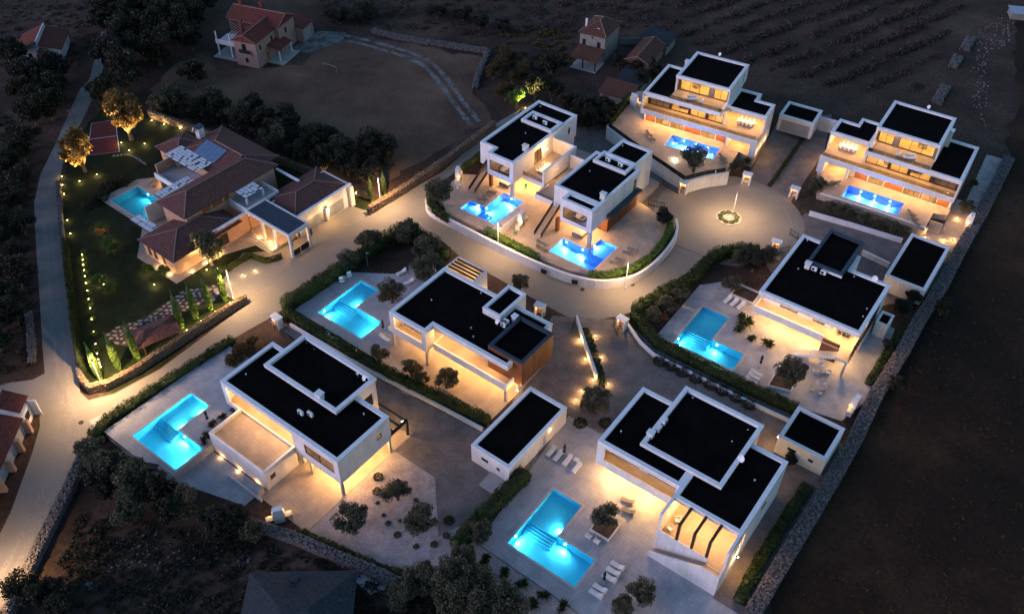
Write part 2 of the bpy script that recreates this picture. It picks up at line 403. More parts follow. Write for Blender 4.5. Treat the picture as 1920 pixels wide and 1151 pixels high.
    def roof(s, poly, zt, w=0.55, depth=0.32, cap='coping', deck='roof_membrane', ceil=0.7, over=0.04, lip=0.14):
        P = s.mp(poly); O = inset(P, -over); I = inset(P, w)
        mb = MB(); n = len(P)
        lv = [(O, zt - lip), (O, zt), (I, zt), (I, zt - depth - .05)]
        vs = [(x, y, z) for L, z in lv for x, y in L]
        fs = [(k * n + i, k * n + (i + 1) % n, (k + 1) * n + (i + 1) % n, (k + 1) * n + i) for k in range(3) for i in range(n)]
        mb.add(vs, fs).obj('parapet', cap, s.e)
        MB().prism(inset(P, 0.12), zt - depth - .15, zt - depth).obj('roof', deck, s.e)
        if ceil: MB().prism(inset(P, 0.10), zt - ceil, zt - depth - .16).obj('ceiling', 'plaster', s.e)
    def vents(s, pts, z):
        for u, v in pts:
            m = MB().lathe([(.06, z - .4), (.06, z + .12)], s.mu(u), v, 8).obj('roof_vent', 'metal_grey', s.e); MB().lathe([(.11, z + .12), (.11, z + .17), (.02, z + .22)], s.mu(u), v, 8).obj('vent_cap', 'white_plastic', m)
    def rail(s, p, q, z, h=1.0, posts=True):
        p = (s.mu(p[0]), p[1]); q = (s.mu(q[0]), q[1])
        L = math.dist(p, q); a = math.atan2(q[1] - p[1], q[0] - p[0]); cx, cy = (p[0] + q[0]) / 2, (p[1] + q[1]) / 2
        n = max(1, round(L / 1.6)); r = MB().obox(cx, cy, z + h + .02, L, .05, .035, a).obj('handrail', 'frame_dark', s.e)
        for k in range(n):
            t = (k + .5) / n
            MB().obox(p[0] + (q[0] - p[0]) * t, p[1] + (q[1] - p[1]) * t, z + h / 2, L / n - .05, .02, h - .06, a).obj('glass_panel', 'rail_glass', r)
    def down(s, u, v, z, power=120, cone=110, blend=.7, bulb=True, color=WARM):
        u = s.mu(u)
        if bulb: MB().lathe([(.09, z - .02), (.09, z + .01)], u, v, 8).obj('downlight', 'bulb', s.e)
        lamp('POINT', (u, v, z - .28), power * .47, color, .09, s.e, name='downlight_lamp')
    def glow(s, u, v, z, power=60, r=.3, color=WARM):
        lamp('POINT', (s.mu(u), v, z), power * .65, color, r, s.e, name='room_lamp')
    def steps(s, u0, u1, v0, v1, z0, z1, n, axis='u', mat='deck_tile', solid=True):
        """n steps rising from z0 to z1 along +axis (u0->u1 or v0->v1)"""
        for k in range(n):
            z = z0 + (z1 - z0) * (k + 1) / n; zb = z0 if solid else z - .09
            if axis == 'u': s.box('step', mat, u0 + (u1 - u0) * k / n, u0 + (u1 - u0) * (k + 1) / n, v0, v1, zb, z)
            else: s.box('step', mat, u0, u1, v0 + (v1 - v0) * k / n, v0 + (v1 - v0) * (k + 1) / n, zb, z)
    def ac(s, u, v, z, ax='u'):
        lu, lv = (.9, .35) if ax == 'u' else (.35, .9)
        a = s.box('air_conditioner', 'white_plastic', u - lu / 2, u + lu / 2, v - lv / 2, v + lv / 2, z + .06, z + .75, bev=.03)
        m = MB(); mu = s.mu(u)
        if ax == 'u':
            f = MB().tube((mu - .12, v - lv / 2 - .012, z + .4), (mu - .12, v - lv / 2 + .005, z + .4), .25, n=14)
            m.box(mu - .38, mu - .30, v - .12, v + .12, z, z + .06).box(mu + .30, mu + .38, v - .12, v + .12, z, z + .06)
        else:
            f = MB().tube((mu + lu / 2 - .005, v, z + .4), (mu + lu / 2 + .012, v, z + .4), .25, n=14)
            m.box(mu - .12, mu + .12, v - .38, v - .30, z, z + .06).box(mu - .12, mu + .12, v + .30, v + .38, z, z + .06)
        f.obj('fan_grille', 'frame_dark', a)
        for k in (0, 1): MB().add(m.v[k * 8:k * 8 + 8], [tuple(i for i in q) for q in m.f[:6]]).obj('foot', 'iron', a)
    def chimney(s, u, v, z, h=1.3, w=.9, d=.7):
        c = s.box('chimney', 'plaster', u - w / 2, u + w / 2, v - d / 2, v + d / 2, z, z + h)
        s.box('chimney_vent', 'frame_dark', u - w / 2 + .08, u + w / 2 - .08, v - d / 2 + .08, v + d / 2 - .08, z + h, z + h + .16, parent=c)
        s.box('chimney_cap', 'coping', u - w / 2 - .1, u + w / 2 + .1, v - d / 2 - .1, v + d / 2 + .1, z + h + .16, z + h + .28, parent=c)
    def dish(s, u, v, z, az=200, r=.5):
        u = s.mu(u); p = MB().tube((u, v, z), (u, v, z + .8), .03).obj('antenna_mast', 'metal_grey', s.e)
        a = R(az); d = Vector((math.cos(a), math.sin(a), .55)).normalized(); x = d.orthogonal().normalized(); y = d.cross(x)
        c = Vector((u, v, z + .8)) + d * .05; vs = [tuple(c)]; fs = []; n = 14
        for k, (rr, dd) in enumerate(((r * .5, .04), (r, .14))):
            for i in range(n):
                t = 2 * math.pi * i / n; vs.append(tuple(c + x * rr * math.cos(t) + y * rr * math.sin(t) + d * dd))
        for i in range(n):
            j = (i + 1) % n; fs.append((0, 1 + i, 1 + j)); fs.append((1 + i, 1 + n + i, 1 + n + j, 1 + j))
        MB().add(vs, fs).obj('satellite_dish', 'white_plastic', p, True)
        MB().tube(c + y * -r * .9 + d * .13, c + d * .5, .012).obj('feed_arm', 'metal_grey', p)

def pool(label, fr, z, deep, shallow=None, steps=None, tile='pool_cyan', water='water_cyan', lights=(), lcol=CYAN, power=260, depth=1.5, sh=0.55, nst=4):
    """deep = (u0,u1,v0,v1); shallow likewise, touching it; steps = (side, width) strip inside the deep part"""
    e = thing('swimming_pool', label, 'pool'); place(e, fr, z)
    du0, du1, dv0, dv1 = deep
    if shallow:
        su0, su1, sv0, sv1 = shallow
        if abs(sv0 - dv1) < .05:
            pts = [(du0, dv0), (du1, dv0), (du1, dv1)]
            if su1 < du1 - .1: pts += [(su1, dv1)]
            pts += [(su1, sv1), (su0, sv1)]
            if su0 > du0 + .1: pts += [(su0, dv1), (du0, dv1)]
        else:   # shallow on the -u side
            pts = [(du0, dv0), (du1, dv0), (du1, dv1), (du0, dv1), (du0, sv1), (su0, sv1), (su0, sv0)]
            if abs(sv0 - dv0) > .1: pts = pts + [(du0, sv0)]
    else: pts = [(du0, dv0), (du1, dv0), (du1, dv1), (du0, dv1)]
    pts = ccw(pts); n = len(pts)
    wl = -0.10
    # basin: walls and floors as one shell
    w = MB()
    for i in range(n):
        a, b = pts[i], pts[(i + 1) % n]; w.add([(*a, -.01), (*b, -.01), (*b, -depth - .1), (*a, -depth - .1)], [(0, 1, 2, 3)])
    w.obj('basin_wall', tile, e)
    MB().box(du0, du1, dv0, dv1, -depth - .2, -depth).obj('basin_floor', tile, e)
    if shallow: MB().box(su0, su1, sv0, sv1, -depth - .2, -sh).obj('shallow_floor', tile, e)
    if steps:
        side, x0, x1 = steps; top = sh if shallow else .15
        for k in range(nst):
            zz = -top - (depth - top) * (k + 1) / (nst + 1); a = .36 * k; b = .36 * (k + 1)
            m = MB()
            if side == '+v': m.box(x0, x1, dv1 - b, dv1 - a, -depth, zz)
            elif side == '+u': m.box(du1 - b, du1 - a, x0, x1, -depth, zz)
            elif side == '-u': m.box(du0 + a, du0 + b, x0, x1, -depth, zz)
            m.obj('pool_step', tile, e)
    O = inset(pts, -.35)
    MB().prism(O, -.06, .045, [pts]).obj('coping', 'coping_stone', e)
    HI = inset(pts, .004)
    me = bpy.data.meshes.new('water'); tri = triangulate([HI])
    fs = []
    for t in tri:
        a, b, c = (HI[i] for i in t)
        fs.append(tuple(t) if (b[0]-a[0])*(c[1]-a[1])-(b[1]-a[1])*(c[0]-a[0]) > 0 else (t[0], t[2], t[1]))
    me.from_pydata([(*p, wl) for p in HI], [], fs); me.materials.append(MATS[water])
    link(bpy.data.objects.new('water', me), e)
    for (u, v, du, dv, zz) in lights:
        MB().tube((u + du * .01, v + dv * .01, zz), (u + du * .05, v + dv * .05, zz), .12, n=10).obj('pool_light', 'pool_bulb', e)
        d = Vector((du, dv, -.25)).normalized()
        lamp('SPOT', (u + du * .12, v + dv * .12, zz), power, lcol, .10, e, 165, .8, d.to_track_quat('-Z', 'Y').to_euler(), 'pool_lamp')
    hole = [to_world(fr, p) for p in inset(pts, -.02)]
    HOLES.append((fr, inset(pts, -.02), hole))
    return inset(pts, -.02)

# ------------------------------------------------------------------ furniture
PROTO = {}
def put(kind, make, loc, rz, label, cat, group=None):
    """first use builds the thing, later uses copy it with its parts"""
    if kind not in PROTO:
        o = make(); PROTO[kind] = o; o2 = o
    else: o2 = copy_tree(PROTO[kind])
    o2.location = loc; o2.rotation_euler = (0, 0, rz)
    if 'group' in o2: del o2['group']
    tag(o2, label, cat, group); return o2
def bare(name):
    o = bpy.data.objects.new(name, None); o.empty_display_size = .2; return link(o)
def make_lounger(fab='white_fabric', frm='frame_white'):
    def f():
        e = bare('sun_lounger')
        MB().box(-.33, .33, -.95, .95, .25, .30).obj('frame', frm, e)
        for x in (-.28, .28):
            for y in (-.8, .7): MB().box(x - .03, x + .03, y - .03, y + .03, 0, .25).obj('leg', frm, e)
        bevel(MB().box(-.32, .32, -.95, .22, .305, .38).obj('mattress', fab, e), .03)
        b = MB().obox(0, .55, .52, .64, .82, .08, 0, R(28)).obj('backrest', fab, e); bevel(b, .03)
        return e
    return f
def make_parasol():
    e = bare('closed_parasol')
    MB().lathe([(.02, .02), (.32, .02), (.30, .09), (.04, .10)], n=14).obj('base', 'concrete', e)
    MB().tube((0, 0, .08), (0, 0, 2.55), .03).obj('pole', 'metal_grey', e)
    m = MB(); prof = [(.06, 2.6), (.13, 2.3), (.17, 1.9), (.11, 1.55), (.16, 1.15), (.20, .95)]; n = 16
    vs = []; fs = []
    for k, (r, z) in enumerate(prof):
        for i in range(n):
            t = 2 * math.pi * i / n; q = r * (1.25 if i % 2 else .75); vs.append((q * math.cos(t + k * .06), q * math.sin(t + k * .06), z))
    for k in range(len(prof) - 1):
        for i in range(n):
            j = (i + 1) % n; fs.append((k * n + i, k * n + j, (k + 1) * n + j, (k + 1) * n + i))
    fs.append(tuple(range(n)))
    m.add(vs, fs).obj('canopy', 'dark_fabric', e)
    return e
def make_armchair(fab='white_plastic'):
    def f():
        e = bare('armchair')
        bevel(MB().box(-.34, .34, -.32, .32, .22, .36).obj('seat', fab, e), .04)
        bevel(MB().obox(0, .32, .58, .70, .10, .62, 0, R(-14)).obj('backrest', fab, e), .04)
        for x in (-.36, .36): bevel(MB().box(x - .05, x + .05, -.32, .34, .30, .58).obj('armrest', fab, e), .03)
        for x in (-.28, .28):
            for y in (-.26, .26): MB().box(x - .03, x + .03, y - .03, y + .03, 0, .22).obj('leg', fab, e)
        return e
    return f
def make_chair(fab='dark_fabric'):
    def f():
        e = bare('dining_chair')
        MB().box(-.23, .23, -.23, .23, .43, .48).obj('seat', fab, e)
        MB().obox(0, .22, .74, .44, .04, .48, 0, R(-8)).obj('backrest', fab, e)
        for x in (-.2, .2):
            for y in (-.2, .2): MB().box(x - .02, x + .02, y - .02, y + .02, 0, .43).obj('leg', 'iron', e)
        return e
    return f
def make_table(lx, ly, top='white_plastic', leg='iron', h=.75):
    def f():
        e = bare('table')
        bevel(MB().box(-lx / 2, lx / 2, -ly / 2, ly / 2, h - .05, h).obj('table_top', top, e), .015)
        for x in (-1, 1):
            for y in (-1, 1):
                cx, cy = x * (lx / 2 - .12), y * (ly / 2 - .12); MB().box(cx - .035, cx + .035, cy - .035, cy + .035, 0, h - .05).obj('leg', leg, e)
        return e
    return f
def make_sofa(fab='white_fabric', L=2.0):
    def f():
        e = bare('sofa')
        bevel(MB().box(-L / 2, L / 2, -.42, .42, .14, .42).obj('seat', fab, e), .05)
        bevel(MB().box(-L / 2, L / 2, .28, .45, .42, .82).obj('backrest', fab, e), .05)
        for x in (-L / 2 + .09, L / 2 - .09): bevel(MB().box(x - .09, x + .09, -.42, .28, .42, .62).obj('armrest', fab, e), .04)
        for x in (-L / 2 + .1, L / 2 - .1):
            for y in (-.35, .38): MB().box(x - .03, x + .03, y - .03, y + .03, 0, .14).obj('leg', 'iron', e)
        return e
    return f
def make_bed():
    e = bare('bed')
    MB().box(-.9, .9, -1.05, 1.05, .12, .32).obj('bed_base', 'dark_wood', e)
    bevel(MB().box(-.88, .88, -1.0, .95, .32, .56).obj('mattress', 'white_fabric', e), .05)
    MB().box(-.95, .95, 1.02, 1.10, .12, 1.05).obj('headboard', 'grey_mesh', e)
    bevel(MB().box(-.90, .90, -.9, -.2, .561, .60).obj('throw', 'grey_mesh', e), .01)
    for x in (-.45, .45): bevel(MB().box(x - .34, x + .34, .5, .9, .56, .70).obj('pillow', 'white_fabric', e), .06)
    for x in (-.8, .8):
        for y in (-.95, .95): MB().box(x - .04, x + .04, y - .04, y + .04, 0, .12).obj('leg', 'dark_wood', e)
    return e
def make_hottub():
    e = bare('hot_tub')
    bevel(MB().box(-1.05, 1.05, -1.05, 1.05, .0, .78).obj('cabinet', 'grey_mesh', e), .06)
    bevel(MB().box(-1.1, 1.1, -1.1, 1.1, .785, .90).obj('cover', 'concrete', e), .04)
    return e
def make_barbecue():
    """masonry garden barbecue: hood, chimney, two side counters"""
    e = bare('garden_barbecue')
    MB().box(-.7, -.5, -.45, .45, 0, 1.35).box(.5, .7, -.45, .45, 0, 1.35).box(-.5, .5, .33, .45, 0, 1.35).obj('firebox_wall', 'plaster', e)
    MB().box(-.5, .5, -.45, .33, .78, .88).obj('grill_shelf', 'concrete', e)
    m = MB(); vs = [(-.8, -.55, 1.35), (.8, -.55, 1.35), (.8, .5, 1.35), (-.8, .5, 1.35), (-.55, -.15, 2.6), (.55, -.15, 2.6), (.55, .45, 2.6), (-.55, .45, 2.6)]
    m.add(vs, [(0, 3, 2, 1), (4, 5, 6, 7), (0, 1, 5, 4), (1, 2, 6, 5), (2, 3, 7, 6), (3, 0, 4, 7)]).obj('hood', 'plaster', e)
    MB().box(-.62, .62, -.2, .5, 2.6, 2.72).obj('hood_cap', 'coping', e)
    for x in (-1.2, 1.2):
        MB().box(x - .48, x + .48, -.4, .4, .82, .92).obj('counter', 'coping_stone', e)
        MB().box(x + (.40 if x > 0 else -.48), x + (.48 if x > 0 else -.40), -.4, .4, 0, .82).obj('counter_leg', 'plaster', e)
        lamp('POINT', (x * .95, -.5, 1.3), 13, WARM, .1, e)
    return e

# ------------------------------------------------------------------ vegetation
def leaf_mesh(name, centers, sizes, mat, squash=0.55, core=None, up=0.0, seed=0, asp=1.9):
    rs = np.random.RandomState(seed); n = len(centers)
    c = np.asarray(centers, float); sz = np.asarray(sizes, float)[:, None]
    a = rs.normal(size=(n, 3)); a[:, 2] += up; a /= np.linalg.norm(a, axis=1)[:, None]
    b = rs.normal(size=(n, 3)); b -= (b * a).sum(1)[:, None] * a; b /= np.linalg.norm(b, axis=1)[:, None]
    L = a * sz * asp / 2; Wd = b * sz * .5
    v = np.concatenate([c - L, c + Wd * .9 - L * .1, c + L, c - Wd * .9 - L * .1], 1).reshape(-1, 3)
    me = bpy.data.meshes.new(name)
    nv = len(v); ev = []
    fi = np.arange(nv, dtype=np.int32)
    if core is not None:
        cv, cf = core; base = nv; v = np.concatenate([v, np.asarray(cv, float)], 0); ev = [[i + base for i in f] for f in cf]
    loops = np.concatenate([fi] + [np.asarray(f, np.int32) for f in ev]) if ev else fi
    starts = list(range(0, nv, 4)); k = nv
    for f in ev: starts.append(k); k += len(f)
    me.vertices.add(len(v)); me.vertices.foreach_set('co', v.astype(np.float32).ravel())
    me.loops.add(len(loops)); me.loops.foreach_set('vertex_index', loops)
    me.polygons.add(len(starts)); me.polygons.foreach_set('loop_start', np.array(starts, np.int32))
    me.update(calc_edges=True); me.materials.append(MATS[mat]); me.validate()
    return me
def crown_points(rs, r, h, n, clumps, cr=.42, flat=1.0, low=0.0):
    """leaf positions in clumps spread through an uneven ellipsoid of radius r, height h, centred at z=h/2"""
    pts = []
    for k in range(clumps):
        d = rs.normal(size=3); d /= np.linalg.norm(d); q = rs.rand() ** .45 * .78
        c = np.array([d[0] * r * q, d[1] * r * q, h / 2 + d[2] * h / 2 * q])
        m = n // clumps; p = rs.normal(size=(m, 3)); p /= np.linalg.norm(p, axis=1)[:, None]; p *= (rs.rand(m, 1) ** .4)
        rr = r * cr * rs.uniform(.6, 1.25); p = c + p * np.array([rr, rr, rr * .8 * flat]); pts.append(p)
    return np.concatenate(pts)
TREES = {}
def tree_proto(kind, var):
    key = (kind, var)
    if key in TREES: return TREES[key]
    rs = np.random.RandomState(sum(map(ord, kind)) + var * 31)
    tk = MB(); cr = None
    if kind in ('olive', 'dark', 'autumn', 'shade'):
        r = 1.0; trunk = dict(olive=.45, dark=.35, autumn=.5, shade=.45)[kind]; h = dict(olive=1.5, dark=1.7, autumn=2.0, shade=1.8)[kind]
        n = dict(olive=4600, dark=3600, autumn=4200, shade=4600)[kind]
        P = crown_points(rs, r, h, n, dict(olive=26, dark=22, autumn=26, shade=26)[kind], .33)
        P[:, 2] += trunk
        for b in range(6):
            a = b * 1.05 + rs.rand(); q = Vector((math.cos(a) * .5, math.sin(a) * .5, trunk + h * rs.uniform(.4, .75)))
            mid = Vector((math.cos(a) * .14, math.sin(a) * .14, trunk * 1.1)); tk.tube((0, 0, trunk * .7), mid, .06, .045, 6); tk.tube(mid, q, .045, .012, 5)
        tk.tube((0, 0, -.05), (.03, .02, trunk * .85), .11, .07, 8)
        mat = dict(olive='olive_leaf', dark='dark_leaf', autumn='autumn_leaf', shade='dark_leaf')[kind]
        cr = leaf_mesh(kind + '_crown', P, rs.uniform(.05, .10, len(P)) * (1.35 if kind in ('autumn', 'shade') else 1.2 if kind == 'dark' else .9), mat, seed=var)
    elif kind == 'cypress':
        n = 1500; z = rs.rand(n) ** 1.2; t = rs.rand(n) * 6.283; rad = .5 * np.sin(np.clip(z * 1.05 + .12, 0, 1) * math.pi) ** .7 * (.75 + .3 * rs.rand(n)) * .9
        P = np.stack([rad * np.cos(t), rad * np.sin(t), .15 + z * 5.6], 1)
        cv = []; cf = []; k = 8; zs = (.2, .9, 2.2, 3.6, 4.8, 5.5); rr = (.12, .3, .36, .3, .18, .03)
        for zz, q in zip(zs, rr):
            for i in range(k): cv.append((q * math.cos(6.283 * i / k), q * math.sin(6.283 * i / k), zz))
        for j in range(5):
            for i in range(k): cf.append([j * k + i, j * k + (i + 1) % k, (j + 1) * k + (i + 1) % k, (j + 1) * k + i])
        cr = leaf_mesh('cypress_crown', P, rs.uniform(.10, .18, n), 'cypress_leaf', core=(cv, cf), up=1.2, seed=var)
        tk.tube((0, 0, -.05), (0, 0, 1.0), .07, .05, 6)
    elif kind == 'ball':
        n = 420; p = rs.normal(size=(n, 3)); p /= np.linalg.norm(p, axis=1)[:, None]; p *= (rs.uniform(.72, 1.05, (n, 1))); p[:, 2] = np.abs(p[:, 2] * .8 + .15)
        cr = leaf_mesh('ball_crown', p, rs.uniform(.10, .2, n), 'hedge_leaf', seed=var); tk.tube((0, 0, -.05), (0, 0, .5), .08, .05, 6)
    elif kind == 'yucca':
        vs = []; fs = []
        for s_ in range(3):
            ox, oy = rs.uniform(-.35, .35, 2); hz = rs.uniform(.3, .8); tk.tube((ox * .3, oy * .3, -.05), (ox, oy, hz), .08, .05, 6)
            for i in range(46):
                a = rs.rand() * 6.283; e = rs.uniform(-.2, 1.2); L = rs.uniform(.55, .95); d = np.array([math.cos(a) * math.cos(e), math.sin(a) * math.cos(e), math.sin(e)])
                s2 = np.array([-math.sin(a), math.cos(a), 0]) * .045; b0 = np.array([ox, oy, hz]); md = b0 + d * L * .55; tp = b0 + d * L + np.array([0, 0, -.16 * L])
                k = len(vs); vs += [tuple(b0 - s2), tuple(b0 + s2), tuple(md + s2), tuple(tp), tuple(md - s2)]; fs.append((k, k + 1, k + 2, k + 3, k + 4))
        cr = MB().add(vs, fs).mesh('yucca_crown', 'hedge_leaf')
    tm = tk.mesh(kind + '_trunk', 'bark')
    TREES[key] = (tm, cr); return TREES[key]
NAMES = dict(olive='olive_tree', dark='evergreen_tree', autumn='broadleaf_tree', shade='evergreen_tree', cypress='cypress_tree', ball='round_shrub', yucca='yucca_plant')
tcount = [0]
def tree(kind, loc, size, label, cat='tree', group=None, mat=None, hs=1.0, z=0.0):
    tcount[0] += 1; var = tcount[0] % (4 if kind in ('olive', 'dark') else 2)
    tm, cr = tree_proto(kind, var)
    e = thing(NAMES[kind], label, cat, (loc[0], loc[1], z), rnd.uniform(0, 6.28), group)
    e.scale = (size, size, size * hs)
    if kind not in ('ball',): link(bpy.data.objects.new('trunk', tm), e)
    c = link(bpy.data.objects.new('crown' if kind != 'yucca' else 'leaves', cr), e)
    if mat: c.material_slots[0].link = 'OBJECT'; c.material_slots[0].material = MATS[mat]
    return e
def hedge(label, pts, w, h, z=0.0, mat='hedge_leaf', dens=46, leaf=.16, wob=.14, group=None):
    """clipped hedge following world points: leaf shell round an opaque core"""
    rs = np.random.RandomState(len(pts) * 7 + int(abs(pts[0][0]) * 13) % 997)
    P = [np.array(p[:2], float) for p in pts]; cs = []
    core_v = []; core_f = []
    for i in range(len(P) - 1):
        a, b = P[i], P[i + 1]; L = np.linalg.norm(b - a); d = (b - a) / L; nn = np.array([-d[1], d[0]])
        m = int(L * (2 * h + w) * dens); t = rs.rand(m) * (L + .3) - .15; s_ = rs.rand(m) * (2 * h + w)
        side = np.where(s_ < h, -w / 2, np.where(s_ < h + w, s_ - h - w / 2, w / 2)); zz = np.where(s_ < h, s_, np.where(s_ < h + w, h, s_ - h - w))
        wv = 1 + wob * np.sin(t * 1.7 + i * 2) * .6 + rs.normal(0, wob * .5, m)
        q = a + d * t[:, None] + nn * (side * wv)[:, None]
        cs.append(np.concatenate([q, (zz * (1 + (wv - 1) * .7))[:, None] + rs.normal(0, .05, (m, 1)) + z], 1))
        k = len(core_v); cw, ch = w / 2 * .82, h * .88
        for e0 in (a - d * .1, b + d * .1):
            for sg, zc in ((-1, 0), (1, 0), (1, ch), (-1, ch)): core_v.append((*(e0 + nn * cw * sg), zc + z))
        core_f += [[k, k + 4, k + 5, k + 1], [k + 1, k + 5, k + 6, k + 2], [k + 2, k + 6, k + 7, k + 3], [k + 3, k + 7, k + 4, k], [k, k + 1, k + 2, k + 3], [k + 4, k + 7, k + 6, k + 5]]
    cs = np.concatenate(cs)
    me = leaf_mesh('hedge', cs, rs.uniform(leaf * .6, leaf * 1.3, len(cs)), mat, core=(core_v, core_f), seed=3)
    o = link(bpy.data.objects.new('hedge', me)); return tag(o, label, 'hedge', group)
def stones_mesh(name, pts, w, h, z=0.0, size=.35, mat='limestone', seed=1, rough=.5, cap=True, jitter=.12, dens=1.0):
    """dry stone courses along world points: small rough blocks on both faces and on the top, one mesh"""
    rs = np.random.RandomState(seed); mb = MB()
    for i in range(len(pts) - 1):
        a, b = np.array(pts[i][:2], float), np.array(pts[i + 1][:2], float); L = np.linalg.norm(b - a); d = (b - a) / L; nn = np.array([-d[1], d[0]]); rz = math.atan2(d[1], d[0])
        zz = 0.0
        while zz < h - .05:
            ch = min(size * rs.uniform(.5, .8), h - zz)
            for side in (-1, 1):
                t = -rs.rand() * size
                while t < L:
                    l = size * rs.uniform(.6, 1.7)
                    c = a + d * (t + l / 2) + nn * side * (w / 2 - .10 + rs.uniform(-.5, .5) * jitter)
                    mb.obox(c[0], c[1], z + zz + ch / 2, l * .94, .26, ch * .90, rz + rs.normal(0, .06), rs.normal(0, .05)); t += l
            zz += ch
        if cap:
            m = int(L * w / (size * size) * 1.5 * dens)
            for k in range(m):
                c = a + d * rs.rand() * L + nn * rs.uniform(-.5, .5) * (w - .1); l = size * rs.uniform(.5, 1.3)
                mb.obox(c[0], c[1], z + h + rs.uniform(-.06, .08), l, l * rs.uniform(.5, .9), .22, rs.rand() * 3.14, rs.normal(0, .12))
    return mb.mesh(name, mat)
def stone_wall(label, pts, w, h, size=.35, z=0.0, seed=1, mat='limestone', group=None, jitter=.12):
    e = thing('dry_stone_wall', label, 'stone wall', group=group)
    mb = MB()
    for i in range(len(pts) - 1):
        a, b = Vector(pts[i][:2]), Vector(pts[i + 1][:2]); d = (b - a).normalized(); n = Vector((-d.y, d.x)) * (w / 2 - .06)
        poly = [tuple(a - n - d * .1), tuple(b - n + d * .1), tuple(b + n + d * .1), tuple(a + n - d * .1)]; mb.prism(ccw(poly), z - .05, z + h - .03 + .004 * i)
    mb.obj('core', 'mortar', e)
    o = link(bpy.data.objects.new('stones', stones_mesh('stones', pts, w, h, z, size, mat, seed, jitter=jitter)), e); o['kind'] = 'stuff'
    return e
multi('limestone', ((0.07, 0.06, 0.057), (0.155, 0.135, 0.132), (0.26, 0.23, 0.225)), (3.0, 14.0), 0.95, 0.4)
multi('pale_limestone', ((0.07, 0.065, 0.063), (0.13, 0.12, 0.12), (0.23, 0.215, 0.215)), (3.0, 14.0), 0.95, 0.4)
multi('warm_stone', ((0.09, 0.06, 0.04), (0.20, 0.14, 0.095), (0.36, 0.27, 0.19)), (3.5, 14.0), 0.95, 0.4)
plain('mortar', (0.10, 0.085, 0.07), 0.95, 0.3, 4, 0.3)
def ribbon(pts, width):
    """closed polygon around a polyline; width may be a list"""
    n = len(pts); ws = width if isinstance(width, (list, tuple)) else [width] * n; Lh = []; Rh = []
    for i in range(n):
        a = Vector(pts[max(0, i - 1)][:2]); b = Vector(pts[min(n - 1, i + 1)][:2]); d = (b - a).normalized(); nn = Vector((-d.y, d.x)) * ws[i] / 2; p = Vector(pts[i][:2])
        Lh.append(tuple(p + nn)); Rh.append(tuple(p - nn))
    return ccw(Rh + Lh[::-1])
def smooth_line(pts, n=6):
    out = []
    P = [np.array(p[:2], float) for p in pts]; P = [2 * P[0] - P[1]] + P + [2 * P[-1] - P[-2]]
    for i in range(1, len(P) - 2):
        for k in range(n):
            t = k / n; a, b, c, d = P[i - 1:i + 3]
            out.append(tuple(.5 * (2 * b + (c - a) * t + (2 * a - 5 * b + 4 * c - d) * t * t + (3 * b - a - 3 * c + d) * t ** 3)))
    out.append(tuple(P[-2])); return out
def retaining(label, pts, w, z0, z1, mat='plaster', cap='coping', cat='wall', name='garden_wall'):
    e = thing(name, label, cat)
    pl = ribbon(pts, w); MB().prism(pl, z0, z1).obj('wall', mat, e)
    if cap: MB().prism(ribbon(pts, w + .08), z1, z1 + .06).obj('coping', cap, e)
    return e

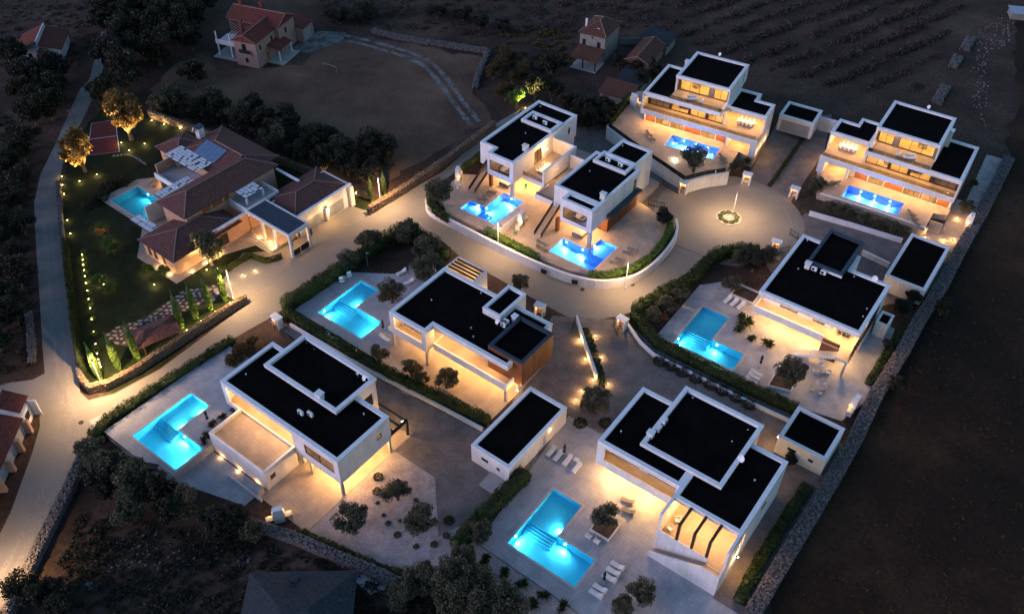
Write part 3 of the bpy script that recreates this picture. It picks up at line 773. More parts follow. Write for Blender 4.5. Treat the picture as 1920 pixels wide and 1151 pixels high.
# ------------------------------------------------------------------ villa with bent brown pergola beams (lower right of the close)
LOU = 'white sun lounger'
def box_poly(u0, u1, v0, v1): return [(u0, v0), (u1, v0), (u1, v1), (u0, v1)]
def villa_pergola():
    V = Villa('pergola_villa', 'white flat-roofed villa with three bent brown pergola beams over its lit terrace', 'house', 'V7')
    # left block: upper floor carried over an open patio
    A = box_poly(-21.2, -9.2, 6.4, 17.9)
    V.walls(A, 2.85, 7.3, {0: [('hole', 1.1, 11.5, 4.1, 6.6)]}, skip=(1,))
    V.slab('floor_slab', 'room_floor', box_poly(-21.1, -9.3, 6.5, 17.8), 2.95, 3.2); V.slab('soffit', 'plaster', box_poly(-20.95, -9.2, 6.65, 17.6), 2.86, 2.94)
    V.facade((-21, 8.6), (-9.2, 8.6), 3.2, 6.8, [('win', .8, 5.2, 3.25, 5.9, 3), ('win', 6.4, 11.2, 3.25, 5.9, 3)], trim0=.1)
    V.walls(box_poly(-20.6, -9.2, 10.2, 17.8), 0.05, 2.86, {0: [('win', .5, 3.6, .1, 2.5, 2), ('wood', 4.4, 5.6, .1, 2.5), ('win', 6.2, 10.8, .1, 2.5, 3)]}, skip=(1,))
    # right wing
    V.facade((-9.2, 17.9), (-9.2, 1.45), 0, 7.3, [('win', 9.5, 11.5, .1, 2.4, 1)], t=.3)
    V.facade((0, 1.45), (0, 17.9), 0, 7.3, [('hole', 1.8, 2.3, 3.5, 5.6), ('hole', 2.7, 3.2, 3.5, 5.6), ('hole', 3.6, 4.1, 3.5, 5.6), ('hole', 4.5, 5.0, 3.5, 5.6), ('win', 9.6, 11.5, 4.2, 5.5, 2)], t=.3)
    V.facade((0, 17.9), (-9.2, 17.9), 0, 7.3, [], trim0=.3, trim1=.3)
    V.slab('terrace_floor', 'warm_tile', box_poly(-8.95, -.25, 1.55, 17.7), 2.8, 3.1)
    V.facade((-8.9, 1.5), (-2.3, 1.5), 0, 4.05, [], t=.22)
    V.facade((-8.9, 7.2), (-.3, 7.2), 3.1, 6.8, [('win', .3, 4.2, 3.15, 6.0, 3), ('win', 4.8, 8.3, 3.15, 6.0, 2)])
    V.facade((-9.2, 4.62), (0, 4.62), 6.75, 7.3, [], trim0=.3, trim1=.3)
    # fins that step down at the front
    for u in (-9.05, -.15):
        m = MB(); V_ = [(1.45, 7.36), (1.45, 4.0), (.02, 4.0), (.02, 0)] if u > -5 else None
        V.box('fin_cap', 'coping', u - .17, u + .17, 1.42, 4.6, 7.3, 7.5)
    V.box('wall', 'plaster', -.30, 0, .25, 1.45, 0, 4.0)
    for i, u in enumerate((-6.6, -4.57, -2.55)):
        m = MB().box(u - .17, u + .17, 1.5, 4.62, 7.05, 7.35); m.box(u - .17, u + .17, 1.5, 1.82, 4.1, 7.05); m.obj('pergola_beam', 'dark_wood', V.e)
    # outside stair along the front with its sloping parapet
    V.steps(-9.0, -2.4, .26, 1.49, 0, 3.1, 18, 'u', 'warm_tile')
    V.box('landing', 'warm_tile', -2.4, -.3, .26, 1.5, 0, 3.1)
    pm = MB(); prof = [(-9.2, 0), (0, 0), (0, 4.03), (-2.4, 4.03), (-9.2, .95)]
    vs = [(u, 0, z) for u, z in prof] + [(u, .25, z) for u, z in prof]
    pm.add(vs, [(0, 1, 2, 3, 4), (9, 8, 7, 6, 5)] + [(i, i + 5, (i + 1) % 5 + 5, (i + 1) % 5) for i in range(5)]).obj('stair_parapet', 'plaster', V.e)
    V.box('wall', 'plaster', -2.3, -.31, 1.3, 1.49, 3.1, 3.12)
    # roofs
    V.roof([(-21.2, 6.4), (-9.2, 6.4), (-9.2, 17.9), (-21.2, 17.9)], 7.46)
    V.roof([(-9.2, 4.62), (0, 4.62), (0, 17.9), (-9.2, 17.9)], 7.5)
    B = box_poly(-16.4, -4.9, 8.85, 21.1)
    V.walls(B, 7.52, 7.85); V.roof(B, 8.02, depth=.5, ceil=0)
    V.walls(box_poly(-16.2, -5.1, 17.95, 21.0), 0, 7.5, {1: [('win', .6, 2.4, 3.6, 5.8)]}, skip=(0,))
    V.ac(-15.6, 12.4, 7.62, 'v'); V.ac(-15.6, 13.9, 7.62, 'v'); V.chimney(-16.05, 10.9, 7.5, .75, .8, .7); V.dish(-4.8, 14.2, 7.5, 250)
    for u in (-19.0, -16.0, -13.0, -10.6): V.glow(u, 7.4, 6.1, 30, .15)
    for u in (-18.5, -15, -11.5): V.glow(u, 11, 5.8, 60); V.glow(u, 13, 2.2, 30)
    V.down(-18.5, 7.4, 2.84, 1000, 95, .9); V.down(-13.4, 7.4, 2.84, 1050, 95, .9)
    for u in (-7.6, -5.6, -3.5, -1.4): V.down(u, 5.4, 6.72, 300, 120, .9)
    for u in (-7, -2.5): V.glow(u, 11, 5.8, 90)
    V.down(.35, 4.6, 3.0, 300, 120); V.down(-4.6, 19.4, 2.9, 240, 120)
    V.box('wall_lamp', 'iron', .0, .35, 4.5, 4.7, 3.0, 3.06)
    # chairs on the terrace and patio
    return V
V7 = villa_pergola()
V7.vents([(-19.6, 9.5), (-7.2, 16.6), (-2.2, 12.8), (-6.4, 19.6), (-14.8, 20.2)], 7.35)
p7 = pool('L-shaped cyan swimming pool with a shelf and steps beside the potted olive planter', 'V7', 0.07, (-24.3, -14.14, -9.03, -4.4), (-24.3, -19.8, -4.4, 1.3), ('+v', -24.3, -19.8),
          lights=[(-19.8, -3.4, -1, 0, -.3), (-18.6, -4.4, 0, -1, -.7), (-24.3, -7.2, 1, 0, -.7)])  # last light is an addition that brightens the dim far end
DECK7 = [(-29.66, 12.9), (-28.59, 1.94), (-27.3, -11.26), (-11.63, -11.56), (-9.1, -12.5), (3.65, -12.5), (3.65, -.3), (.1, -.3), (.1, 6.3), (-4.9, 17.9), (-21.2, 17.9), (-24.3, 12.9)]
sheet('pool_terrace', 'V7', [(-29.66, 12.9), (-28.59, 1.94), (-27.3, -11.26), (-11.63, -11.56), (-9.1, -14), (4.6, -14), (4.6, -.35), (.05, -.35), (.05, 8), (-8.9, 8), (-8.9, 17.8), (-21, 17.8), (-24.3, 12.9)], .03, .07, 'deck_tile', [p7])
def planter(label, fr, poly, z, h=.45, mat='plaster'):
    e = thing('raised_planter', label, 'planter'); place(e, fr, z)
    P = ccw(poly); MB().prism(P, -.02, h, [inset(P, .18)]).obj('planter_wall', mat, e); MB().prism(inset(P, .18), -.02, h - .1).obj('soil_fill', 'soil', e)
    return e
planter('square raised planter with an olive tree beside the lower right pool', 'V7', box_poly(-17.0, -14.1, -1.35, 1.65), .07)
def at(fr, u, v, z): return (*to_world(fr, (u, v)), z)
def ang(fr, d): return FR[fr][2] + R(d)
for i, (u, v) in enumerate([(-27.95, 6.0), (-26.75, 5.95), (-25.3, 6.1), (-23.6, 5.8)]):
    put('lounger', make_lounger(), at('V7', u, v, .07), ang('V7', 0), 'white sun lounger in the row beside the flat-roofed annexe', 'sun lounger', 'loungers by the annexe')
for i, (u, v) in enumerate([(-11.4, -3.6), (-11.4, -4.6), (-11.3, -5.6), (-11.5, -7.5), (-11.5, -8.4)]):
    put('lounger', make_lounger(), at('V7', u, v, .07), ang('V7', -90), 'white sun lounger at the end of the lower right pool beside a closed parasol', 'sun lounger', 'loungers at the end of the lower right pool')
put('parasol', make_parasol, at('V7', -26.2, 6.6, .07), 0, 'closed dark parasol among the loungers beside the annexe', 'parasol')
put('parasol', make_parasol, at('V7', -11.6, -6.5, .07), 0, 'closed dark parasol among loungers at the end of the lower right pool', 'parasol')
for u in (-16.5, -15.3): put('armchair', make_armchair(), at('V7', u, -2.2, .07), ang('V7', 180), 'white armchair with its back to the square olive planter', 'armchair', 'armchairs by the square planter')
put('lowtable', make_table(.7, .6, 'white_plastic', 'frame_white', .4), at('V7', -24.4, 6.9, .07), ang('V7', 0), 'small white side table between loungers beside the annexe', 'table')
for u, v in ((-15.3, 5.3), (-14.4, 4.0)): put('lounger_grey', make_lounger('grey_mesh', 'metal_grey'), at('V7', u, v, .07), ang('V7', -80), 'pale mesh lounger on the lit patio behind the square planter', 'sun lounger', 'loungers on the lit patio')
put('armchair', None, at('V7', -8.0, 4.6, 3.1), ang('V7', -60), 'white armchair on the terrace under the brown pergola beams', 'armchair', 'armchairs on the pergola terrace')
put('armchair', None, at('V7', -8.1, 3.0, 3.1), ang('V7', -110), 'white armchair on the terrace under the brown pergola beams', 'armchair', 'armchairs on the pergola terrace')

# ------------------------------------------------------------------ villa with the tiled roof terrace (lower left)
def villa_terrace():
    V = Villa('terrace_villa', 'white flat-roofed villa with a large tiled terrace reaching over the sunken court', 'house', 'V4')
    A = box_poly(-22.65, -.1, -.4, 9.1)
    V.walls(A, 2.7, 7.25, {0: [('hole', .9, 14.0, 3.55, 6.6), ('win', 16.2, 21.6, 4.2, 6.2, 2)], 1: [('win', 6.9, 7.9, 4.6, 5.7)]})
    V.slab('floor_slab', 'warm_tile', box_poly(-22.5, -.2, -.3, 9.0), 2.95, 3.2); V.slab('soffit', 'plaster', box_poly(-22.4, -.35, -.15, 8.85), 2.71, 2.94)
    V.facade((-22.4, 2.2), (-8.4, 2.2), 3.2, 6.6, [('win', .8, 4.6, 3.25, 5.9, 2), ('win', 5.6, 9.2, 3.25, 5.9, 2), ('win', 10, 13.2, 3.25, 5.9, 2)])
    V.facade((-8.4, 2.2), (-8.4, -.15), 3.2, 6.6)
    # ground floor set back
    V.walls(box_poly(-8.0, -2.4, 2.6, 9.0), .06, 2.72, {0: [('win', .4, 5.2, .1, 2.5, 3)], 1: [('win', .5, 5.9, .1, 2.5, 3)]})
    V.walls(box_poly(-22.4, -8.2, 0.2, 9.0), .06, 2.7, skip=(2, 3))
    for u, v in ((-.28, -.2), (-6.0, -.2), (-.28, 8.75)): V.box('column', 'concrete', u - .18, u + .18, v - .18, v + .18, .05, 2.72)
    # roof terrace block
    T = box_poly(-19.5, -8.6, -5.85, -.42)
    V.walls(T, .1, 3.1, {1: [('win', .8, 1.7, 1.5, 2.5)]}, skip=(2,))
    V.slab('terrace_floor', 'warm_tile', box_poly(-19.4, -8.7, -5.75, -.41), 2.95, 3.2)
    for a in (((-19.5, -5.85, -8.6, -5.6)), (-8.85, -5.6, -8.6, -.42), (-19.5, -5.6, -19.25, -.42)):
        V.box('terrace_parapet', 'plaster', a[0], a[2], a[1], a[3], 3.1, 3.85); V.box('coping', 'coping', a[0] - .03, a[2] + .03, a[1] - .03, a[3] + (.03 if a[3] < -1 else 0), 3.85, 3.93)
    V.steps(-12.6, -8.7, -7.35, -6.3, .05, 1.25, 8, 'u', 'deck_tile')
    V.box('garden_step_wall', 'plaster', -14.6, -8.0, -7.6, -7.36, 0, .55)
    # roofs
    V.roof(A, 7.4)
    B = box_poly(-19.75, -5.7, 5.0, 12.7)
    V.walls(B, 7.42, 7.85); V.roof(B, 8.0, depth=.5, ceil=0)
    V.walls(box_poly(-19.6, -5.9, 9.15, 12.6), 0, 7.5, {1: [('win', .8, 2.6, 3.4, 5.6)]}, skip=(0,))
    V.ac(-8.5, 3.0, 7.08, 'u'); V.ac(-9.7, 2.4, 7.08, 'u'); V.chimney(-9.4, 5.7, 7.5, .9, .9, .8); V.dish(-6.7, 11.6, 7.5, 250, .45); V.dish(-8.1, 11.6, 7.5, 300, .2)
    # back porch with open rafters
    for v in (9.9, 11.1, 12.3): V.box('rafter', 'frame_dark', -5.5, -.3, v - .12, v + .12, 3.0, 3.3)
    V.box('porch_beam', 'frame_dark', -.55, -.25, 9.15, 12.6, 2.9, 3.3); V.box('column', 'frame_dark', -.55, -.25, 12.3, 12.6, .05, 2.9)
    V.down(-.9, 12.1, 2.8, 130, 120); V.glow(-3, 10.8, 2.6, 120, .15)
    for u in (-20.0, -16.3, -12.6, -9.2): V.down(u, .5, 6.55, 330, 115, .9)
    for u in (-19, -14, -10): V.glow(u, 5, 5.8, 80)
    V.glow(-3.5, 3, 5.8, 90)
    for v in (1.6, 4.4, 7.2): V.down(-1.1, v, 2.7, 300, 120, .9)
    for u in (-2.6, -5.2): V.down(u, 1.0, 2.7, 330, 120, .9)
    for u in (-5,): V.glow(u, 6, 2.2, 80)
    for u in (-17.8, -14.2, -10.6): lamp('POINT', (u, -6.1, .25), 16, WARM, .08, V.e)
    V.glow(-10.4, -4, 2.2, 70); V.glow(-1.6, 6.6, 5.6, 50)
    return V
V4 = villa_terrace()
V4.vents([(-18.6, 11.8), (-16.8, 11.6), (-3.0, 7.4), (-20.8, 2.6)], 7.3)
p4 = pool('L-shaped cyan swimming pool with a shelf, beside the steps down to the sunken court', 'V4', 1.3, (-29.5, -20.0, -11.6, -7.05), (-29.5, -25.4, -7.05, -1.65), ('+v', -29.5, -25.4),
          lights=[(-25.4, -6.2, -1, 0, -.3), (-25.4, -2.9, -1, 0, -.3), (-24.2, -7.05, 0, -1, -.7), (-20.0, -9.2, -1, 0, -.7)], power=300)
sheet('pool_terrace', 'V4', [(-33.2, -13.5), (-25, -13.5), (-22.6, -12.4), (-19.6, -12.4), (-19.6, -.45), (-22.7, -.45), (-22.7, 8), (-33, 8)], -.1, 1.3, 'deck_tile', [p4])
sheet('sunken_court', 'V4', [(-19.55, -12.4), (-9.3, -9.3), (-9.3, -6.0), (-19.55, -6.0)], .02, .06, 'deck_tile')
sheet('patio', 'V4', [(-9.25, -7.2), (.05, -7.2), (.05, 13.2), (-9.25, 9)], .02, .065, 'warm_tile')
for k in range(6): struct(place(MB().box(-22.4 + .0, -19.7, -12.75 - .33 * k, -12.42 - .33 * k, 0, 1.2 - .2 * k).obj('garden_step', 'deck_tile'), 'V4'))
for i, (u, v) in enumerate([(-26.6, 3.6), (-25.4, 3.5), (-24.2, 3.2)]):
    put('lounger', None, at('V4', u, v, 1.3), ang('V4', 0), 'white sun lounger beside the villa with the tiled roof terrace', 'sun lounger', 'loungers beside the terrace villa')
put('parasol', None, at('V4', -25.1, 4.6, 1.3), 0, 'closed dark parasol behind the loungers of the terrace villa', 'parasol')
put('parasol', None, at('V4', -23.0, -3.7, 1.3), 0, 'closed dark parasol beside the shelf of the pool above the sunken court', 'parasol')

# ------------------------------------------------------------------ villa with the wood-clad upper box (centre)
def villa_wood():
    V = Villa('wood_box_villa', 'white flat-roofed villa with a wood-clad box on its upper floor', 'house', 'V5')
    P = [(-20.8, -5.85), (-13.7, -5.85), (-13.7, -4.0), (0, -4.0), (0, 6.9), (-20.8, 6.9)]
    V.walls([(-20.8, -5.85), (-13.7, -5.85), (-13.7, 6.9), (-20.8, 6.9)], 3.2, 7.05, {0: [('hole', .8, 6.3, 4.3, 6.5)]}, skip=(1,)); V.facade((-13.7, -5.85), (-13.7, -4.01), 3.2, 7.05, [], trim0=.25); V.facade((-13.7, -4.0), (-13.7, 6.9), 3.2, 6.6, [('hole', .1, 2.2, 3.3, 6.5)])
    V.facade((-13.45, -1.6), (-.1, -1.6), 3.2, 6.7, [('win', .5, 4.4, 3.25, 5.9, 3), ('win', 5.2, 9.0, 3.25, 5.9, 3), ('win', 9.7, 12.6, 3.25, 5.9, 2)])
    V.facade((-20.5, -3.9), (-13.95, -3.9), 3.2, 6.7, [('win', .6, 5.6, 3.3, 5.9, 3)])
    V.facade((-13.7, -4.0), (0, -4.0), 6.3, 7.05, [], t=.3)
    V.facade((0, -4.0), (0, 6.9), 6.3, 7.05, [], trim0=.3); V.facade((0, -1.5), (0, 6.9), 0, 6.3, [('win', 5, 6.4, .3, 2.4)])
    V.facade((0, 6.9), (-13.7, 6.9), 0, 7.05)
    V.slab('floor_slab', 'warm_tile', [(-20.7, -5.75), (-13.75, -5.75), (-13.75, -4.4), (0, -4.4), (0, 6.8), (-20.7, 6.8)], 2.95, 3.2)
    V.slab('soffit', 'plaster', [(-20.6, -5.7), (-13.8, -5.7), (-13.8, -4.3), (-.1, -4.3), (-.1, 6.7), (-20.6, 6.7)], 2.85, 2.945)
    V.box('balcony_fascia', 'plaster', -13.4, .05, -4.62, -4.41, 2.75, 4.0); V.box('balcony_fascia', 'plaster', .05, .25, -4.62, -2.3, 2.75, 4.0)
    V.box('coping', 'coping', -13.4, .28, -4.65, -4.38, 4.0, 4.07)
    V.walls(box_poly(-13.2, -.2, -.9, 6.7), .06, 2.86, {0: [('win', .6, 4.2, .1, 2.5, 3), ('wood', 5, 6, .1, 2.5), ('win', 6.8, 12.2, .1, 2.5, 4)]})
    V.walls(box_poly(-20.4, -13.9, 1.2, 6.7), .06, 2.86, {0: [('win', .6, 5.6, .1, 2.5, 3)]})
    for u, v in ((-20.6, -5.6), (-13.75, -5.65), (-.1, -4.2)): V.box('column', 'concrete', u - .2, u + .2, v - .2, v + .2, .05, 2.86)
    V.box('fascia', 'plaster', -20.78, -13.72, -5.84, -5.6, 2.86, 3.2)
    V.steps(-20.0, -18.8, -3.4, .6, .05, 2.9, 14, 'v', 'warm_tile')
    V.roof(P, 7.2)
    W = box_poly(-4.45, 1.6, -2.75, 4.85)
    V.walls(W, 3.05, 7.6, mat='wood_cladding'); V.roof(W, 7.78, .5, .4, 'dark_coping', ceil=0); V.slab('soffit', 'wood_panel', box_poly(.0, 1.5, -2.6, 4.7), 3.0, 3.06)
    S = box_poly(-9.75, -6.45, 2.65, 9.05)
    V.walls(S, 0, 7.9); V.roof(S, 8.05, .42, .45, ceil=0)
    V.ac(-5.6, 3.1, 6.9, 'u'); V.ac(-5.5, 2.2, 6.9, 'u'); V.dish(-6.3, 1.9, 6.9, 250, .4); V.chimney(-4.9, 4.2, 6.9, .9, .7, .7)
    # rear pergola of dark slats
    V.walls(box_poly(-20.8, -15.0, 6.95, 10.35), 6.6, 7.2, skip=(0,)); V.walls(box_poly(-20.8, -15.0, 6.95, 10.35), 0, 6.6, {1: [('win', .8, 2.4, .2, 2.4)]}, skip=(0,))
    for k in range(4): V.box('pergola_slat', 'dark_wood', -20.5, -15.3, 7.5 + .72 * k, 7.75 + .72 * k, 6.95, 7.18)
    V.slab('terrace_floor', 'warm_tile', box_poly(-20.6, -15.2, 6.95, 10.1), 3.0, 3.2)
    V.glow(-18, 8.6, 5.0, 110); V.down(-14.0, 9.2, 2.6, 200, 130); V.glow(-13.9, 8.3, 2.2, 60, .1)
    for u in (-13.0, -8.5, -3.4): V.down(u, -2.9, 6.25, 360, 125, .9)
    for u in (-18.9, -15.6): V.down(u, -4.9, 6.6, 170, 120, .9)
    for u in (-17.5, -10, -4): V.glow(u, 2, 5.6, 80)
    for u in (-11.6, -8.4, -5.2, -2.0): V.down(u, -2.6, 2.84, 330, 130, .9)
    for u in (-18.6, -15.6): V.down(u, -2.0, 2.84, 300, 130, .9)
    for u in (-10, -4, -17): V.glow(u, 2.6, 2.2, 50)
    V.down(1.3, -3.4, 2.6, 160, 120)
    return V
V5 = villa_wood()
V5.vents([(-12.6, 5.8), (-9.0, -1.0), (-7.6, -2.2), (-17.5, 0)], 7.0)
p5 = pool('L-shaped cyan swimming pool with a shelf, framed by hedges behind the wood-box villa', 'V5', .07, (-35.2, -25.55, -7.8, -3.2), (-35.2, -31.2, -3.2, 2.0), ('+v', -35.2, -31.2),
          lights=[(-31.2, -2.3, -1, 0, -.3), (-25.55, -5.0, -1, 0, -.7), (-35.2, -6.5, 1, 0, -.7)])
sheet('pool_terrace', 'V5', [(-38.6, -9.6), (-21.0, -9.6), (-13, -12.2), (.4, -8.6), (.4, -1), (-.1, 6.7), (-20.8, 6.7), (-20.8, 10), (-22.5, 12.4), (-31.6, 12.4), (-31.6, 6.8), (-38.6, 2)], .03, .07, 'deck_tile', [p5])
sheet('patio', 'V5', [(-20.9, -7.4), (-13, -9.4), (.2, -7.2), (.2, -1), (-20.9, 1.2)], .072, .09, 'warm_tile')
for k in range(3): struct(place(MB().box(-9.5 + .4 * k, .3, -8.3 - .42 * k, -7.9 - .42 * k, .05, .45 - .12 * k).obj('garden_step', 'warm_tile'), 'V5'))
for u, v, a in ((-31.0, 7.4, -15), (-28.4, 6.3, -20)): put('lounger', None, at('V5', u, v, .07), ang('V5', a), 'white sun lounger by the hedge corner behind the wood-box villa', 'sun lounger', 'loungers by the hedge corner')
for u, v, a in ((-37.4, -.2, 60), (-37.3, 1.5, 60)): put('armchair', None, at('V5', u, v, .07), ang('V5', a), 'white armchair against the hedge by the wood-box villa pool', 'armchair', 'armchairs by the hedge')
put('lowtable', None, at('V5', -37.6, .65, .07), ang('V5', 0), 'small white side table between the armchairs at the hedge', 'table')
put('parasol', None, at('V5', -30.0, 7.9, .07), 0, 'closed dark parasol by the hedge corner behind the wood-box villa', 'parasol')
put('parasol', None, at('V5', -23.9, -4.6, .07), 0, 'closed dark parasol between the pool and the wood-box villa', 'parasol')
for v in (-3.7, -5.7): put('lounger', None, at('V5', -22.6, v, .07), ang('V5', 90), 'white sun lounger between pool and the columns of the wood-box villa', 'sun lounger', 'loungers at the wood-box villa columns')

# ------------------------------------------------------------------ annexes and garages
def annex(name, label, fr, u0, u1, v0, v1, zt, ops, z=0.0, cat='garage'):
    V = Villa(name, label, cat, fr, z); P = box_poly(u0, u1, v0, v1); V.walls(P, 0, zt - .12, ops); V.roof(P, zt, .5); return V
AN = annex('garden_annexe', 'long white flat-roofed annexe between two gravel gardens', 'N5', -5.63, .77, -.3, 12.98, 3.4, {0: [('dark', 1.7, 2.9, 1.5, 2.2), ('dark', 4.3, 4.9, 1.4, 2.0)]}, cat='outbuilding')
sheet('step_slab', 'N5', box_poly(-2.2, .4, -2.9, -.35), 0, .35, 'concrete')
AN.down(.9, 9, 2.6, 25, 150, bulb=False)
G7 = annex('garden_annexe', 'small white flat-roofed annexe with a lit lamp, beside the boundary wall', 'V7', -3.4, 3.38, 24.6, 31.3, 3.4, {0: [('dark', 1.6, 2.8, 1.7, 2.3), ('dark', 4.6, 5.3, 1.5, 2.1)]}, cat='outbuilding')
G7.box('wall_lamp', 'bulb', -3.6, -3.42, 25.2, 25.4, 2.3, 2.5); G7.glow(-3.9, 25.1, 2.4, 110, .1)
G6 = annex('garage', 'white flat-roofed garage beside the wide boundary wall of the slatted villa', 'V6', -1.95, 4.55, 22.8, 36.4, 3.2, {0: [('dark', 4.7, 5.3, 1.2, 1.9)]})
G8 = annex('garage', 'white flat-roofed garage with one grey door between the two tall villas', 'G8', 0, 7.0, 0, 6.0, 3.5, {0: [('shut', .6, 6.4, .05, 2.6)]}, 1.0)
retaining('white boundary wall running on from the garage between the tall villas', [to_world('G8', p) for p in ((7.1, 5.2), (14.6, 5.6))], .3, .5, 3.4)

# ------------------------------------------------------------------ villa with the white zigzag stair and slatted side (right)
def villa_slat():
    V = Villa('slatted_villa', 'white flat-roofed villa with a zigzag outside stair and slatted side screen', 'house', 'V6')
    P = [(-15.75, 2.4), (.15, 2.4), (.15, 15.7), (-6.0, 15.7), (-6.0, 19.6), (-15.75, 19.6)]
    V.facade((-15.75, 2.4), (.15, 2.4), 6.35, 7.1, [], t=.3); V.facade((.15, 2.4), (.15, 15.7), 6.35, 7.1, [], trim0=.3, t=.3)
    V.facade((.15, 6.6), (.15, 15.7), 0, 6.35, [('win', 3, 4, 3.6, 5.4)])
    V.facade((.15, 15.7), (-6, 15.7), 0, 7.1); V.facade((-6, 15.7), (-6, 19.6), 0, 7.1); V.facade((-6, 19.6), (-15.75, 19.6), 0, 7.1)
    V.facade((-15.75, 19.6), (-15.75, 5.2), 0, 7.1, [], trim0=.25); V.facade((-15.75, 5.2), (-15.75, 2.4), 6.35, 7.1, [], trim1=.3)
    V.facade((-15.5, 5.2), (-4.2, 5.2), 3.3, 6.6, [('win', 2.7, 5.6, 3.4, 5.4, 2), ('win', 8.0, 10.0, 3.4, 5.4, 2)])
    V.facade((-4.2, 5.2), (-4.2, 10.5), 3.3, 6.6, [('win', .6, 4.4, 3.35, 5.8, 3)]); V.facade((-4.2, 10.5), (0, 10.5), 3.3, 6.6, [('win', .5, 3.6, 3.35, 5.8, 2)])
    V.slab('floor_slab', 'warm_tile', [(-16, 2.9), (-4.7, 2.9), (-4.7, 2.0), (-1.8, 2.0), (-1.8, .05), (.1, .05), (.1, 15.4), (-15.7, 15.4)], 3.0, 3.28)
    V.slab('soffit', 'plaster', [(-15.9, 3.0), (-4.6, 3.0), (-4.6, 2.1), (-1.7, 2.1), (-1.7, .15), (0, .15), (0, 15.3), (-15.6, 15.3)], 2.88, 2.995)
    V.box('balcony_fascia', 'plaster', -16.05, -4.7, 2.68, 2.88, 2.6, 3.75); V.box('coping', 'coping', -16.08, -4.67, 2.65, 2.91, 3.75, 3.82)
    V.box('balcony_fascia', 'plaster', -16.05, -15.85, 2.9, 5.2, 2.6, 3.75)
    V.walls(box_poly(-15.5, -.1, 6.2, 15.2), .06, 2.89, {0: [('win', .6, 3.4, .1, 2.5, 2), ('wood', 3.6, 4.6, .1, 2.5), ('win', 4.8, 7.8, .1, 2.5, 2), ('wood', 8.2, 10.4, .1, 2.5), ('win', 10.8, 14.6, .1, 2.5, 3)]})
    V.box('column', 'concrete', -.2, .1, -.05, .25, .05, 3.0); V.box('wood_screen', 'wood_cladding', -4.6, -1.9, 2.05, 2.2, .06, 3.9); V.box('wood_screen', 'wood_cladding', -4.3, -1.6, 3.2, 3.35, .06, 2.85)
    # zigzag stair
    n = 17; st = MB(); pr = []
    for k in range(n):
        u0, u1 = -7.9 + 6.2 * k / n, -7.9 + 6.2 * (k + 1) / n; z = .05 + 3.1 * (k + 1) / n
        V.box('step', 'deck_tile', u0, u1 + .03, .06, 1.25, z - .16, z)
    for v in (.0, 1.26):
        m = MB()
        for k in range(n):
            u0, u1 = -7.9 + 6.2 * k / n, -7.9 + 6.2 * (k + 1) / n; z = .05 + 3.1 * (k + 1) / n; m.box(u0, u1, v, v + .05, max(0, z - .45), z + .03)
        m.obj('stringer', 'coping', V.e)
    V.box('landing_fascia', 'plaster', -1.75, .12, -.02, .04, 2.85, 3.35)
    # leaning slats along the side
    for k in range(15): v = .4 + k * .78; V.box('slat', 'frame_dark', .16, .24, v, v + .07, 2.8, 6.5)
    V.rail((.0, .2), (.0, 6.4), 3.3, .95)
    V.roof(P, 7.25)
    B = box_poly(-12.4, -6.65, 12.75, 22.6)
    V.walls(B, 7.28, 7.75, mat='dark_coping'); V.roof(B, 7.9, .5, .4, 'dark_coping', ceil=0)
    V.walls(box_poly(-12.2, -6.8, 19.65, 22.5), 0, 7.3, {1: [('win', .6, 2.2, .2, 2.4)]}, mat='wood_cladding', skip=(0,))
    V.box('roof_upstand', 'coping', -9.7, -6.6, 12.55, 12.74, 7.25, 7.6)
    V.chimney(-12.0, 12.2, 6.95, .9, .8, .7); V.ac(-10.9, 12.2, 6.95, 'u'); V.ac(-9.4, 12.2, 6.95, 'u'); V.dish(-2.2, 15.0, 6.95, 250, .5)
    K = box_poly(.5, 2.4, 11.6, 14.6); V.walls(K, 0, 2.7); V.roof(K, 2.85, .3)
    for u in (-14.2, -11.5, -8.6, -6.0): V.down(u, 4.2, 6.3, 200, 120, .9)
    V.down(-2.4, 5.4, 6.3, 900, 120, .9); V.down(-1.4, 3.4, 6.3, 420, 120, .9)
    for u in (-13, -7): V.glow(u, 8.5, 5.6, 70)
    V.down(-11.3, 3.6, 2.86, 640, 110, .9); V.down(-6.9, 3.6, 2.86, 640, 110, .9); V.down(-14.6, 4.2, 2.86, 260, 120)
    V.down(-2.8, 4.6, 2.86, 330, 120); V.down(-.9, 2.0, 2.86, 300, 130)
    for u in (-13, -9, -4): V.glow(u, 9, 2.2, 40)
    for z in range(3): lamp('POINT', (-16.4, 7.0 + 3.5 * z, 1.0), 28, WARM, .1, V.e)
    V.glow(-1.5, 19.6, 1.4, 90, .1)
    return V
V6 = villa_slat()
V6.vents([(-14.6, 18.6), (-5.2, 14.4), (-1.0, 8.4), (-.9, 6.4), (-13.0, 11.0)], 7.0)
p6 = pool('L-shaped cyan swimming pool with steps across its middle, by the slatted villa', 'V6', .07, (-23.75, -13.75, -8.4, -4.3), (-23.75, -19.2, -4.3, 1.7), ('+v', -23.75, -19.2),
          lights=[(-18.2, -4.3, 0, -1, -.6), (-23.75, -6.6, 1, 0, -.7)], power=230, tile='pool_cyan')
sheet('pool_terrace', 'V6', [(-26.6, -10.8), (-10, -10.8), (3.2, -8.2), (4.6, -3), (3.2, 15), (-16, 15), (-17.4, 10.4), (-22.6, 10.6), (-26.6, 6)], .03, .07, 'deck_tile', [p6])
for v in (-7.1, -8.0, -8.9): put('lounger', None, at('V6', -10.5, v, .07), ang('V6', 90), 'white sun lounger by the slatted villa pool, below a closed parasol', 'sun lounger', 'loungers at the slatted villa pool')
